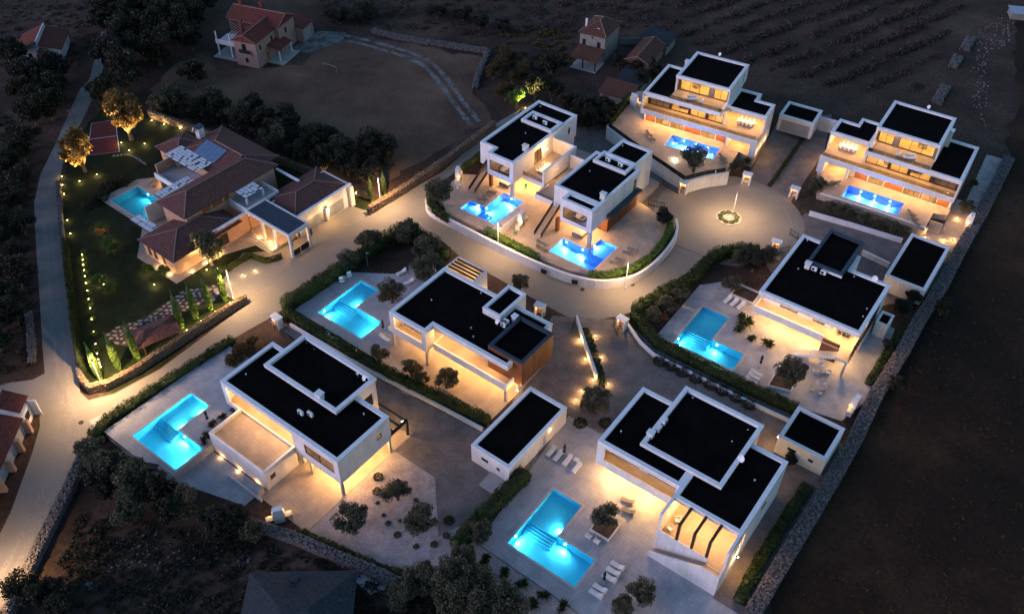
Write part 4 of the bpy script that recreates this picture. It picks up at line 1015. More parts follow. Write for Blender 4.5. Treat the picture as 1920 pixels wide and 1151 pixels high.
for u in (-21.2, -20.0, -18.8): put('lounger', None, at('V6', u, 5.2, .07), ang('V6', -10), 'white sun lounger between the slatted villa pool and its square planter', 'sun lounger', 'loungers by the square planter of the slatted villa')
put('parasol', None, at('V6', -10.7, -5.4, .07), 0, 'closed dark parasol beside loungers at the slatted villa pool', 'parasol')
planter('raised planter with an olive tree in front of the zigzag stair', 'V6', [(-8.2, -8.4), (-8.4, -2.9), (-5.3, -2.3), (-4.8, -7.4)], .07, .3)
planter('square planter of shrubs beside the hedge corner of the slatted villa', 'V6', [(-21.4, 6.8), (-17.4, 6.8), (-17.4, 9.8), (-21.4, 9.8)], .07, .35)
for u, v, a in ((-3.4, -1.6, 200), (-3.3, .35, -20), (-1.8, -.6, 90)): put('sofa_chair', make_armchair('white_fabric'), at('V6', u, v, .07), ang('V6', a), 'white garden armchair under the zigzag stair', 'armchair', 'armchairs under the zigzag stair')
put('table_a', make_table(1.9, 1.0, 'concrete'), at('V6', -1.8, -4.6, .07), ang('V6', 20), 'outdoor dining table on the terrace of the slatted villa', 'table')
for dx, dy, a in ((-.6, -.8, 0), (.6, -.8, 0), (-.6, .8, 180), (.6, .8, 180)): put('wchair', make_chair('white_plastic'), at('V6', -1.8 + dx, -4.6 + dy, .07), ang('V6', a + 20 + 180), 'white chair at the outdoor table of the slatted villa', 'chair', 'chairs at the slatted villa table')
put('table_b', make_table(2.0, 1.0, 'white_plastic'), at('V6', -2.4, 5.6, 3.28), ang('V6', 0), 'white dining table under the roof of the slatted villa', 'table')
for dx, dy, a in ((-.6, -.75, 180), (0.1, -.75, 180), (.7, -.75, 180), (-.6, .75, 0), (.1, .75, 0), (.7, .75, 0)): put('dchair', make_chair(), at('V6', -2.4 + dx, 5.6 + dy, 3.28), ang('V6', a), 'dark dining chair on the upper terrace of the slatted villa', 'chair', 'dining chairs of the slatted villa')
put('bbq', make_barbecue, at('V6', 3.6, -5.2, .05), ang('V6', -90), 'white masonry barbecue at the boundary wall of the slatted villa', 'barbecue')

# ------------------------------------------------------------------ the twin villas on the raised corner plot
DZ = 1.2
def villa_twin_a():
    V = Villa('twin_villa', 'white twin villa with a walled dining terrace lit on its roofless side', 'house', 'D', DZ)
    V.walls([(-5.8, -.5), (0, -.5), (0, 20), (-9, 20), (-9, 1.5), (-5.8, 1.5)], 2.75, 7.15, {0: [('win', .5, 5.0, 3.9, 6.0, 2)], 1: [('win', 6.5, 9.0, 3.3, 6.2, 2), ('win', 17.6, 18.3, 4.4, 5.8)]})
    V.roof([(-5.8, -.5), (0, -.5), (0, 20), (-9, 20), (-9, 1.5), (-5.8, 1.5)], 7.3)
    V.slab('floor_slab', 'room_floor', box_poly(-8.9, -.1, 1.6, 19.9), 3.0, 3.2); V.slab('floor_slab', 'room_floor', box_poly(-5.7, -.1, -.4, 1.6), 3.0, 3.2); V.slab('soffit', 'plaster', box_poly(-5.6, -.2, -.3, 19.8), 2.78, 2.99)
    V.walls(box_poly(-8.8, -.2, 5.2, 19.8), .02, 2.78, {0: [('win', 3.8, 5.6, .1, 2.5, 2), ('wood', 6.2, 8.2, .1, 2.5)], 1: [('win', .5, 2.6, .1, 2.4, 2)]})
    for u, v in ((-.25, -.25), (-5.3, -.1)): V.box('column', 'concrete' if u > -1 else 'wood_cladding', u - .28, u + .28, v - .28, v + .28, 0, 2.78)
    V.walls(box_poly(-7.35, -.45, 11.9, 15.7), 7.0, 7.5); V.roof(box_poly(-7.35, -.45, 11.9, 15.7), 7.62, .5, .4, ceil=0)
    V.chimney(-.95, 4.5, 6.95, 1.0); V.ac(-3.0, 13.6, 7.2); V.ac(-5.6, 14.0, 7.2)
    # dining terrace
    V.slab('terrace_floor', 'warm_tile', box_poly(.02, 5.1, 2.4, 12.2), 2.85, 3.2)
    V.facade((0.02, 2.3), (5.1, 2.3), 2.6, 3.35, [], t=.15); V.rail((.1, 2.4), (4.7, 2.4), 3.3, .85)
    V.facade((5.1, 1.9), (5.1, 12.3), 0, 6.2, [('hole', 3.2, 5.0, 4.3, 4.7)], t=.35); V.facade((5.1, 12.3), (.02, 12.3), 0, 6.2, [], trim0=.35); V.box('coping', 'coping', 4.72, 5.14, 1.86, 12.34, 6.2, 6.27); V.box('coping', 'coping', .02, 4.71, 12.02, 12.34, 6.2, 6.27)
    V.walls(box_poly(.1, 4.9, 5.2, 12.1), .02, 2.85, {0: [('wood', .4, 2.2, .1, 2.4), ('win', 2.5, 4.5, .1, 2.4, 2)]}, skip=(1, 3))
    # dark steel stair on the left
    for k in range(14):
        z = .22 * (k + 1); v = -3.9 + .38 * k; V.box('step', 'coping_stone', -7.5, -6.2, v, v + .34, z - .06, z)
    for u in (-7.56, -6.18):
        m = MB(); pr = [(-3.95, 0), (1.5, 3.15), (1.5, 4.1), (-3.95, .95)]
        vs = [(u, v, z) for v, z in pr] + [(u + .05, v, z) for v, z in pr]; m.add(vs, [(0, 1, 2, 3), (7, 6, 5, 4)] + [(i, i + 4, (i + 1) % 4 + 4, (i + 1) % 4) for i in range(4)]); m.obj('stair_side', 'dark_wood', V.e)
    V.glow(-3, 3, 5.9, 90); V.glow(-3, 9, 5.9, 60)
    V.glow(2.4, 7, 5.8, 150, .2); V.down(1.0, 8.6, 6.0, 240, 150, .9); V.down(3.0, 4.4, 5.9, 120, 150, bulb=False)
    for u, v in ((-4.5, 2.2), (-1.6, 2.2), (-3, 4.2), (2.5, 3.8), (1.0, 4.0)): V.down(u, v, 2.76, 360, 130, .9)
    V.glow(-6.9, 3.2, 2.3, 70, .1); V.glow(-3, 8, 2.2, 40)
    return V
D1 = villa_twin_a()
D1.vents([(-7.5, 18.4), (-4.2, 9.0)], 7.1)
def villa_twin_b():
    V = Villa('twin_villa', 'white twin villa with a dark wood wall along its side above the pool', 'house', 'D', DZ)
    Pf = [(12.7, -3.85), (18.95, -3.85), (18.95, 11.9), (9.55, 11.9), (9.55, -1.35), (12.7, -1.35)]
    V.walls(Pf, 2.75, 7.15, {0: [('win', .5, 5.3, 3.5, 5.8, 2)], 1: [('win', 13.6, 14.6, 2.9, 6.0)]})
    V.roof([(9.55, -1.35), (18.95, -1.35), (18.95, 11.9), (9.55, 11.9)], 7.3); V.roof([(12.7, -3.85), (18.95, -3.85), (18.95, -1.36), (12.7, -1.36)], 7.27)
    Q = box_poly(11.35, 17.75, 11.95, 18.1); V.walls(Q, 0, 7.15, {1: [('win', 1.6, 2.2, .2, 2.8)]}, skip=(0,)); V.roof(Q, 7.32)
    V.walls(box_poly(10.85, 17.65, 8.75, 12.4), 7.05, 7.5); V.roof(box_poly(10.85, 17.65, 8.75, 12.4), 7.64, .5, .4, ceil=0)
    V.slab('floor_slab', 'room_floor', box_poly(9.65, 18.85, -1.25, 11.8), 3.0, 3.2); V.slab('floor_slab', 'room_floor', box_poly(12.8, 18.85, -3.75, -1.25), 3.0, 3.2); V.slab('soffit', 'plaster', box_poly(12.8, 18.75, -3.65, 11.7), 2.78, 2.99)
    V.walls(box_poly(10.2, 18.2, 3.0, 11.7), .02, 2.78, {0: [('win', 1.0, 3.6, .1, 2.5, 2), ('wood', 4.2, 6.4, .1, 2.5)]})
    # leaning wood wall with dark top along the side
    V.box('wood_wall', 'wood_cladding', 18.97, 19.25, 1.2, 11.2, 0, 3.4); V.box('wood_wall_cap', 'dark_coping', 18.96, 20.1, 1.1, 11.3, 3.4, 3.7); V.box('wood_wall', 'wood_cladding', 16.7, 18.96, 1.2, 1.45, 0, 2.75)
    for u, v in ((19.0 - .3, -4.0 + .4), (12.1, -4.1 + .4)): V.box('column', 'concrete' if u > 15 else 'wood_cladding', u - .28, u + .28, v - .28, v + .28, 0, 2.78)
    V.chimney(18.2, .6, 6.95, 1.1); V.ac(13.0, 10.4, 7.2); V.ac(15.6, 10.4, 7.2)
    # small terrace towards the stair
    V.slab('terrace_floor', 'warm_tile', [(5.5, -1.1), (9.5, -1.1), (9.5, 9.8), (5.5, 9.8)], 2.8, 3.2); V.box('balcony_fascia', 'plaster', 5.46, 9.5, -1.3, -1.12, 2.6, 3.6); V.box('balcony_fascia', 'plaster', 5.46, 5.64, -1.1, 1.8, 2.6, 3.6)
    V.rail((5.6, -1.2), (9.3, -1.2), 3.6, .5)
    V.facade((9.5, 9.9), (5.5, 9.9), 0, 6.0); V.walls(box_poly(5.6, 9.4, 4.8, 9.8), .02, 2.8, {0: [('wood', .3, 2.0, .1, 2.4), ('win', 2.2, 3.6, .1, 2.4)]}, skip=(1, 3))
    for k in range(14):
        z = .22 * (k + 1); v = -7.2 + .4 * k; V.box('step', 'coping_stone', 9.7, 11.0, v, v + .36, z - .06, z)
    for u in (9.62, 11.02):
        m = MB(); pr = [(-7.25, 0), (-1.6, 3.15), (-1.6, 4.1), (-7.25, .95)]
        vs = [(u, v, z) for v, z in pr] + [(u + .05, v, z) for v, z in pr]; m.add(vs, [(0, 1, 2, 3), (7, 6, 5, 4)] + [(i, i + 4, (i + 1) % 4 + 4, (i + 1) % 4) for i in range(4)]); m.obj('stair_side', 'dark_wood', V.e)
    V.glow(15.6, -1, 5.9, 90); V.glow(14, 6, 5.9, 60); V.glow(7.4, 5, 5.0, 130, .2)
    for u, v in ((13.8, -1.0), (17.4, -1.2), (15.5, 1.4), (7.5, 2.8)): V.down(u, v, 2.76, 360, 130, .9)
    V.down(18.2, -2.2, 2.76, 200, 130)
    lamp('POINT', (20.6, 12.4, 1.2), 60, WARM, .1, V.e); lamp('POINT', (18.9, 12.4, 3.0), 40, WARM, .1, V.e)
    return V
D2 = villa_twin_b()
D2.vents([(12.4, 16.4), (12.0, 6.0)], 7.1)
pa = pool('blue swimming pool with a shallow shelf in front of the left twin villa', 'D', DZ, (-2.1, 2.5, -9.0, -.55), (-5.45, -2.1, -9.0, -6.1), ('-u', -9.0, -6.1), 'pool_blue', 'water_blue',
          [(-2.1, -5.6, 1, 0, -.5), (-.2, -.55, 0, -1, -.5), (-3.6, -6.1, 0, -1, -.3)], BLUE, 620)
pb = pool('blue swimming pool running under the corner column of the right twin villa', 'D', DZ, (14.2, 22.9, -9.2, -4.85), (19.45, 22.95, -4.85, -1.2), ('+v', 19.45, 22.9), 'pool_blue', 'water_blue',
          [(18.3, -4.85, 0, -1, -.5), (14.9, -4.85, 0, -1, -.5), (19.45, -3.0, 1, 0, -.3)], BLUE, 620)
sheet('pool_terrace', 'D', [(-11.9, -4.6), (-9.8, -9.2), (-6.5, -11.6), (1.6, -11.5), (9.5, -10.6), (14.2, -11.7), (19.6, -11.3), (22.8, -10.2), (26.4, -6.9), (28.3, 1.4), (28.2, 7.8), (25.5, 10.6), (20, 12.2), (19, 12.2), (19, 20), (-9.2, 20), (-9.2, 1.2), (-11.9, -.5)], -.3, DZ, 'warm_tile', [pa, pb])
for v in (-4.8, -3.2, -1.7): put('lounger_grey', None, at('D', -3.8, v, DZ), ang('D', 100), 'dark mesh lounger between the left twin villa column and its pool', 'sun lounger', 'loungers by the left twin pool')
for u, v in ((12.1, -8.5), (12.9, -9.7)): put('lounger_grey', None, at('D', u, v, DZ), ang('D', 95), 'dark mesh lounger between the stair and the pool under the column', 'sun lounger', 'loungers by the right twin stair')
for u, v in ((25.1, -5.3), (25.3, -4.1), (25.4, -1.9), (25.6, -.6)): put('lounger_grey', None, at('D', u, v, DZ), ang('D', -85), 'dark mesh lounger along the curved hedge of the right twin villa', 'sun lounger', 'loungers along the curved hedge')
put('hottub', make_hottub, at('D', -3.2, 2.0, DZ), ang('D', 0), 'covered hot tub under the overhang of the left twin villa', 'hot tub')
put('hottub', make_hottub, at('D', 15.9, -2.2, DZ), ang('D', 0), 'covered hot tub under the overhang of the right twin villa', 'hot tub')
put('bbq', make_barbecue, at('D', -11.2, -2.4, DZ), ang('D', 115), 'white masonry barbecue with lit counters by the street-side wall', 'barbecue')
put('bbq', make_barbecue, at('D', 6.2, -6.2, DZ), ang('D', 100), 'white masonry barbecue with lit counters between the twin pools', 'barbecue')
e = thing('garden_wall', 'white dividing wall between the two twin villa pools', 'wall'); place(e, 'D', DZ)
MB().box(4.6, 4.9, -11.2, -3.9, -.02, 1.3).obj('wall', 'plaster', e); MB().box(2.9, 4.58, -10.4, -3.9, -.02, .5).obj('bench_ledge', 'coping_stone', e)
for v in (-4.9, -4.0): put('wchair', make_chair('white_plastic'), at('D', -9.4, v, DZ), ang('D', 60), 'white chair beside the olive tree of the left twin villa', 'chair', 'white chairs by the twin olive')
put('gchair', make_chair('green_plastic'), at('D', .4, 2.9, DZ), ang('D', 20), 'green chair under the dining terrace of the left twin villa', 'chair')
put('gchair', make_chair('green_plastic'), at('D', 6.9, -9.1, DZ), ang('D', 120), 'green chair by the hedge between the twin pools', 'chair')
put('bigtable', make_table(3.2, 1.1, 'white_plastic'), at('D', 2.5, 6.0, DZ + 3.2), ang('D', 90), 'long white dining table on the walled terrace of the left twin villa', 'table')
for k in range(4):
    for s_, a in ((-.8, 90), (.8, -90)): put('wchair', None, at('D', 2.5 + s_, 4.8 + .8 * k, DZ + 3.2), ang('D', a), 'white chair at the long table on the walled terrace', 'chair', 'chairs at the walled terrace table')
put('bed', make_bed, at('D', -3.0, 1.5, DZ + 3.2), ang('D', 90), 'double bed behind the front window of the left twin villa', 'bed')
put('bed', make_bed, at('D', 15.6, -1.8, DZ + 3.2), ang('D', 90), 'double bed behind the front window of the right twin villa', 'bed')

# ------------------------------------------------------------------ the two tall villas
def tall_villa(label, fr, z, mirror, wl, wu, wr):
    """wl plain wing, wu upper box, wr loggia wing; u runs from -(wl+wu+wr) to 0"""
    V = Villa('tall_villa', label, 'house', fr, z, mirror)
    u0 = -(wl + wu + wr); ua = u0 + wl; ub = ua + wu
    # ground floor
    gf = [('wood', .3, 2.4, .05, 2.6), ('win', 2.5, 5.0, .05, 2.6, 2), ('wood', 5.1, 5.5, .05, 2.6), ('win', 5.6, 8.5, .05, 2.6, 3), ('wood', 8.6, 12.0, .05, 2.6), ('win', 12.1, 15.0, .05, 2.6, 2), ('wood', 15.2, 17.6, .05, 2.6)]
    V.facade((u0 + .3, 2.2), (ub + 1.9, 2.2), 0, 2.8, gf)
    V.facade((u0 + .3, 13.8), (u0 + .3, 2.45), 0, 2.8)
    V.box('wall', 'plaster', ub + 1.9, ub + 2.2, .4, 6, 0, 2.8); V.facade((ub + 2.2, 4.4), (-1.2, 4.4), 0, 2.8, [('win', 1.4, 4.3, .5, 2.2, 2)])
    V.facade((0, .3), (0, 9.4), 0, 2.8, t=1.2); V.facade((0, 9.4), (u0, 13.9), 0, 2.8) if False else None
    V.slab('ground_floor', 'room_floor', box_poly(u0 + .4, -.2, 2.3, 11), -.02, .03)
    # first floor slab with its deep white fascia
    V.slab('floor_slab', 'warm_tile', [(u0 + .1, .6), (-.1, .6), (-.1, 9.3), (-3.4, 9.3), (-3.4, 12), (ub, 12), (ub, 13.8), (u0 + .1, 13.8)], 2.95, 3.2)
    V.slab('soffit', 'plaster', [(u0 + .2, .7), (-.2, .7), (-.2, 9.2), (ub, 9.2), (ub, 13.6), (u0 + .2, 13.6)], 2.8, 2.94)
    V.box('balcony_fascia', 'plaster', u0, 0, .36, .6, 2.5, 3.45); V.box('coping', 'coping', u0 - .03, .03, .33, .63, 3.45, 3.52)
    V.facade((u0, 13.9), (u0, .62), 2.5, 6.75)
    V.rail((u0 + .4, .5), (-.4, .5), 3.52, .75)
    mf = [('win', .5, 4.6, 3.25, 6.0, 3), ('win', 5.0, 8.6, 3.25, 6.0, 2), ('win', 9.0, 12.2, 3.25, 6.0, 2), ('win', 12.6, wl + wu - .3, 3.25, 6.0, 2)]
    V.facade((u0 + .25, 3.4), (ub, 3.4), 3.2, 6.3, mf, 'dark_wood'); V.box('partition', 'grey_mesh', u0 + 4.9, u0 + 5.05, 3.66, 13.4, 3.2, 6.2); V.box('partition', 'plaster', u0 + 12.45, u0 + 12.6, 3.66, 13.4, 3.2, 6.2)
    V.facade((ub, 9.0), (-.3, 9.0), 3.2, 6.3, [('win', .8, 3.0, 3.25, 5.8, 2)]); V.facade((0, .9), (0, 9.3), 3.2, 6.75, [('hole', 0, 3.2, 3.2, 7)]); V.facade((ub, 4.0), (ub, 3.2), 3.2, 6.75, t=.4)
    # first floor roofs
    V.facade((u0, .95), (ub, .95), 6.1, 6.75, [], trim0=.25); V.facade((ub, .95), (ub, 3.2), 6.1, 6.75); V.facade((ub, 4.0), (0, 4.0), 6.1, 6.75, [], trim1=.25)
    V.roof([(u0, .95), (ub, .95), (ub, 13.9), (u0, 13.9)], 6.9); V.roof([(ub, 4.0), (0, 4.0), (0, 9.4), (-3.5, 9.4), (-3.5, 12.0), (ub, 12.0)], 6.86)
    V.facade((0, 9.4), (-3.5, 9.4), 0, 6.75); V.facade((-3.5, 9.4), (-3.5, 12), 0, 6.75); V.facade((-3.5, 12), (ub, 12), 0, 6.75); V.facade((ub, 13.9), (u0, 13.9), 0, 6.75)
    V.slab('terrace_floor', 'warm_tile', box_poly(ua + .1, ub - .1, 1.55, 5.6), 6.6, 6.72)
    V.rail((ua + .1, 1.15), (ub - .2, 1.15), 6.9, .8)
    V.box('roof_light', 'frame_dark', ub - .9, ub - .1, 1.4, 2.4, 6.87, 6.93)
    # top floor
    T = [(ua, 4.5), (ub, 4.5), (ub, 15.8), (ua, 15.8)]
    V.facade((ua, 4.5), (ub, 4.5), 9.6, 10.05, [], t=.3); V.facade((ub, 4.5), (ub, 15.8), 6.7, 10.05, [('win', 8.6, 9.2, 7.6, 9.2)], trim0=.3); V.facade((ub, 15.8), (ua, 15.8), 6.7, 10.05, [], trim0=.25); V.facade((ua, 15.8), (ua, 4.5), 6.7, 10.05, [], trim0=.25, trim1=.3)
    V.facade((ua + .25, 5.8), (ub - .25, 5.8), 6.72, 9.75, [('win', .5, wu - 4.6, 6.75, 9.3, 3), ('win', wu - 3.6, wu - .9, 6.75, 9.3, 2)], 'grey_mesh')
    V.slab('room_floor', 'room_floor', box_poly(ua + .2, ub - .2, 5.9, 15.6), 6.62, 6.71)
    V.box('wall', 'plaster', ua, ua + .28, 4.5, 5.8, 6.9, 9.6) if False else None
    V.roof(T, 10.2)
    V.chimney(ua - .2, 11.5, 6.6, 3.2, 1.0, .8); V.dish(ua + wu * .45, 15.4, 10.2, 240, .35)
    # lights
    for k in range(3): V.glow(ua + wu * (k + .5) / 3, 8.2, 9.1, 190, .3, GOLD)
    V.glow(u0 + 3, 8.0, 5.4, 14, .3, GOLD); [V.glow(u0 + uu, 6.0, 5.6, 230, .3, GOLD) for uu in (6.9, 10.6, 14.2)]
    for k in range(2): V.down(ub + wr * (k + .5) / 2, 5.8, 6.05, 330, 150, .9)
    V.glow(ub + wr / 2, 7, 5.5, 110)
    for k in range(6): V.down(u0 + 1.9 + k * 2.75, 1.3, 2.78, 290, 120, .9)
    for k in range(3): V.glow(u0 + 4 + k * 5.2, 5, 2.1, 70, .3, GOLD)
    V.down(ub + wr * .55, 2.6, 2.78, 420, 140, .9)
    for k in range(5): V.down(u0 + 2 + k * 3.2, 2.3, 6.05, 80, 140, .9, False)
    V.down(ua + wu * .3, 5.2, 9.55, 140, 150, .9); V.down(ua + wu * .75, 5.2, 9.55, 140, 150, .9)
    for k in range(3): lamp('POINT', (V.mu(.5), 1.6 + 2.6 * k, .5), 34, WARM, .08, V.e)
    # furniture on the terraces
    def w(u, v): return to_world(fr, (V.mu(u), v))
    return V, w, ub, ua, u0
T1Z, T2Z = 2.2, 1.2
T1, w1, ub1, ua1, u01 = tall_villa('three-storey white villa above the round turning place, lit gold inside', 'T1', T1Z, None, 5.0, 11.0, 8.0)
T2, w2, ub2, ua2, u02 = tall_villa('three-storey white villa behind the row of shrubs beside the boundary wall', 'T2', T2Z, -24.6, 5.6, 11.4, 7.6)
for (fr, zz, w, ub, ua, txt) in (('T1', T1Z, w1, ub1, ua1, 'the tall villa above the turning place'), ('T2', T2Z, w2, ub2, ua2, 'the tall villa behind the shrubs')):
    put('ttable', make_table(3.4, 1.2, 'white_plastic'), (*w(ub + 4.0, 5.6), zz + 3.2), ang(fr, 0), 'long white dining table in the loggia of ' + txt, 'table')
    for k in range(4):
        for s_, a in ((-.85, 180), (.85, 0)): put('wchair', None, (*w(ub + 2.8 + .8 * k, 5.6 + s_), zz + 3.2), ang(fr, a), 'white chair at the loggia table of ' + txt, 'chair', 'loggia chairs of ' + txt)
    put('sofa', make_sofa(), (*w(ua + 4.2, 3.2), zz + 6.72), ang(fr, 30), 'white sofa on the top terrace of ' + txt, 'sofa')
    put('armchair', None, (*w(ua + 6.2, 3.0), zz + 6.72), ang(fr, -70), 'white armchair on the top terrace of ' + txt, 'armchair')
    put('stable', make_table(1.6, .8, 'dark_wood', 'iron', .75), (*w(ua + 3.2, 8.2), zz + 6.72), ang(fr, 0), 'dark table in the top room of ' + txt, 'table')
    put('sofa_d', make_sofa('dark_fabric', 2.4), (*w(ua + 2.5, 5.6), zz + 3.2), ang(fr, 180), 'dark sofa behind the first-floor windows of ' + txt, 'sofa')
    put('stable', None, (*w(ua + 7.6, 5.4), zz + 3.2), ang(fr, 0), 'dark table behind the first-floor windows of ' + txt, 'table')
    put('bed', make_bed, (*w(ua - 2.2, 6.4), zz + 3.2), ang(fr, 180), 'double bed behind the first-floor windows of ' + txt, 'bed')
pt1 = pool('narrow blue rectangular pool with end steps below the tall villa of the turning place', 'T1', T1Z, (-16.5, -6.65, -4.3, -.2), None, ('-u', -4.3, -.2), 'pool_blue', 'water_blue',
           [(-14.0, -.2, 0, -1, -.5), (-11.5, -.2, 0, -1, -.5), (-9.0, -.2, 0, -1, -.5)], BLUE, 520)
pt2 = pool('narrow blue rectangular pool with end steps above the row of shrubs', 'T2', T2Z, (-17.8, -7.6, -5.0, -.7), None, ('+u', -5.0, -.7), 'pool_blue', 'water_blue',
           [(-15.4, -.7, 0, -1, -.5), (-12.8, -.7, 0, -1, -.5), (-10.0, -.7, 0, -1, -.5)], BLUE, 520)

t_ = thing('tarpaulin_stack', 'low stack under a blue tarpaulin on the drive behind the twin villas', 'tarpaulin', (*to_world('D', (3.4, 18.6)), 0), FR['D'][2])
MB().box(-1.3, 1.3, -1.6, 1.6, .02, .14).obj('pallet', 'dark_wood', t_); bevel(MB().box(-1.25, -.05, -1.5, 1.5, .14, .55).box(.05, 1.25, -1.5, 1.4, .14, .5).obj('cover', 'blue_fabric', t_), .06)

# ------------------------------------------------------------------ older houses with tiled roofs
def tile_mat(name, c):
    m, nt, out = new_mat(name); b = N(nt, 'ShaderNodeBsdfPrincipled'); b.inputs['Roughness'].default_value = .85; b.inputs['Specular IOR Level'].default_value = .2
    co = coord(nt); n = N(nt, 'ShaderNodeTexNoise'); n.inputs['Scale'].default_value = 2.5; n.inputs['Detail'].default_value = 8; n.inputs['Roughness'].default_value = .8; nt.links.new(co, n.inputs['Vector'])
    r = ramp(nt, [(.3, tuple(x * .45 for x in c)), (.5, c), (.72, tuple(x * 1.7 for x in c))]); nt.links.new(n.outputs[0], r.inputs[0])
    w = N(nt, 'ShaderNodeTexBrick', offset=.5); w.inputs['Scale'].default_value = 1; w.inputs['Brick Width'].default_value = .22; w.inputs['Row Height'].default_value = .34; w.inputs['Mortar Size'].default_value = .03
    w.inputs['Color1'].default_value = (1.15,) * 3 + (1,); w.inputs['Color2'].default_value = (.8,) * 3 + (1,); w.inputs['Mortar'].default_value = (.5,) * 3 + (1,); nt.links.new(co, w.inputs['Vector'])
    mx = N(nt, 'ShaderNodeMix', data_type='RGBA', blend_type='MULTIPLY'); mx.inputs[0].default_value = .8; nt.links.new(r.outputs[0], mx.inputs[6]); nt.links.new(w.outputs[0], mx.inputs[7]); nt.links.new(mx.outputs[2], b.inputs['Base Color'])
    bp = N(nt, 'ShaderNodeBump', invert=True); bp.inputs['Strength'].default_value = .6; bp.inputs['Distance'].default_value = .06; nt.links.new(w.outputs['Fac'], bp.inputs['Height']); nt.links.new(bp.outputs[0], b.inputs['Normal'])
    nt.links.new(b.outputs[0], out.inputs[0])
tile_mat('brown_tile', (.15, .066, .056)); tile_mat('red_tile', (.16, .045, .034)); tile_mat('old_tile', (.13, .058, .038)); tile_mat('grey_tile', (.035, .045, .055))
plain('ridge_tile', (.23, .15, .135), .85, .2, 3); plain('peach_plaster', (.44, .27, .19), .85, .1, 1); plain('pink_plaster', (.30, .20, .17), .85, .1, 1); plain('grey_plaster', (.20, .195, .175), .9, .2, 1.5); plain('solar_cell', (.10, .17, .27), .35, .15, 2); plain('white_panel', (.62, .66, .70), .6, .1, 3); plain('court_red', (.13, .024, .022), .8, .15, 1); plain('zinc', (.035, .045, .065), .5, .25, 1.2)
plain('yellow_plastic', (.5, .32, .03), .5, .1); plain('zinc_pale', (.30, .34, .42), .5, .15, 1); plain('bin_black', (.02, .02, .024), .5, .1)
multi('stepping', ((0.2, 0.19, 0.18), (0.3, 0.29, 0.28), (0.42, 0.41, 0.40)), (2.0, 12.0), 0.9, 0.3)
def slope_roof(V, faces, mat, th=.16, name='roof'):
    """faces: list of polygons of (u, v, z); gives the roof a thickness"""
    mb = MB()
    for f in faces:
        n = len(f); vs = [(V.mu(p[0]), p[1], p[2]) for p in f] + [(V.mu(p[0]), p[1], p[2] - th) for p in f]
        mb.add(vs, [tuple(range(n)), tuple(range(2 * n - 1, n - 1, -1))] + [(i, i + n, (i + 1) % n + n, (i + 1) % n) for i in range(n)])
    return mb.obj(name, mat, V.e)
def hip(V, u0, u1, v0, v1, ze, zr, axis, mat, ridge_cap='ridge_tile', h0=None, h1=None):
    """hip roof; ridge runs along axis; h0/h1 hip run at the ends (0 = gable)"""
    um, vm = (u0 + u1) / 2, (v0 + v1) / 2
    if axis == 'v':
        d = (u1 - u0) / 2; h0 = d if h0 is None else h0; h1 = d if h1 is None else h1; a, b = (um, v0 + h0, zr), (um, v1 - h1, zr)
        F = [[(u1, v0, ze), (u1, v1, ze), b, a], [(u0, v1, ze), (u0, v0, ze), a, b], [(u0, v0, ze), (u1, v0, ze), a], [(u1, v1, ze), (u0, v1, ze), b]]
    else:
        d = (v1 - v0) / 2; h0 = d if h0 is None else h0; h1 = d if h1 is None else h1; a, b = (u0 + h0, vm, zr), (u1 - h1, vm, zr)
        F = [[(u0, v0, ze), (u1, v0, ze), b, a], [(u1, v1, ze), (u0, v1, ze), a, b], [(u0, v1, ze), (u0, v0, ze), a], [(u1, v0, ze), (u1, v1, ze), b]]
    r = slope_roof(V, F, mat)
    m = MB(); m.tube((V.mu(a[0]), a[1], a[2] + .04), (V.mu(b[0]), b[1], b[2] + .04), .11, n=6)
    for c, p in (((u0, v0), a), ((u1, v1), b), ((u1, v0), a if axis == 'v' else b), ((u0, v1), b if axis == 'v' else a)): m.tube((V.mu(c[0]), c[1], ze + .04), (V.mu(p[0]), p[1], p[2] + .04), .09, n=6)
    m.obj('ridge_tiles', ridge_cap, r); return r
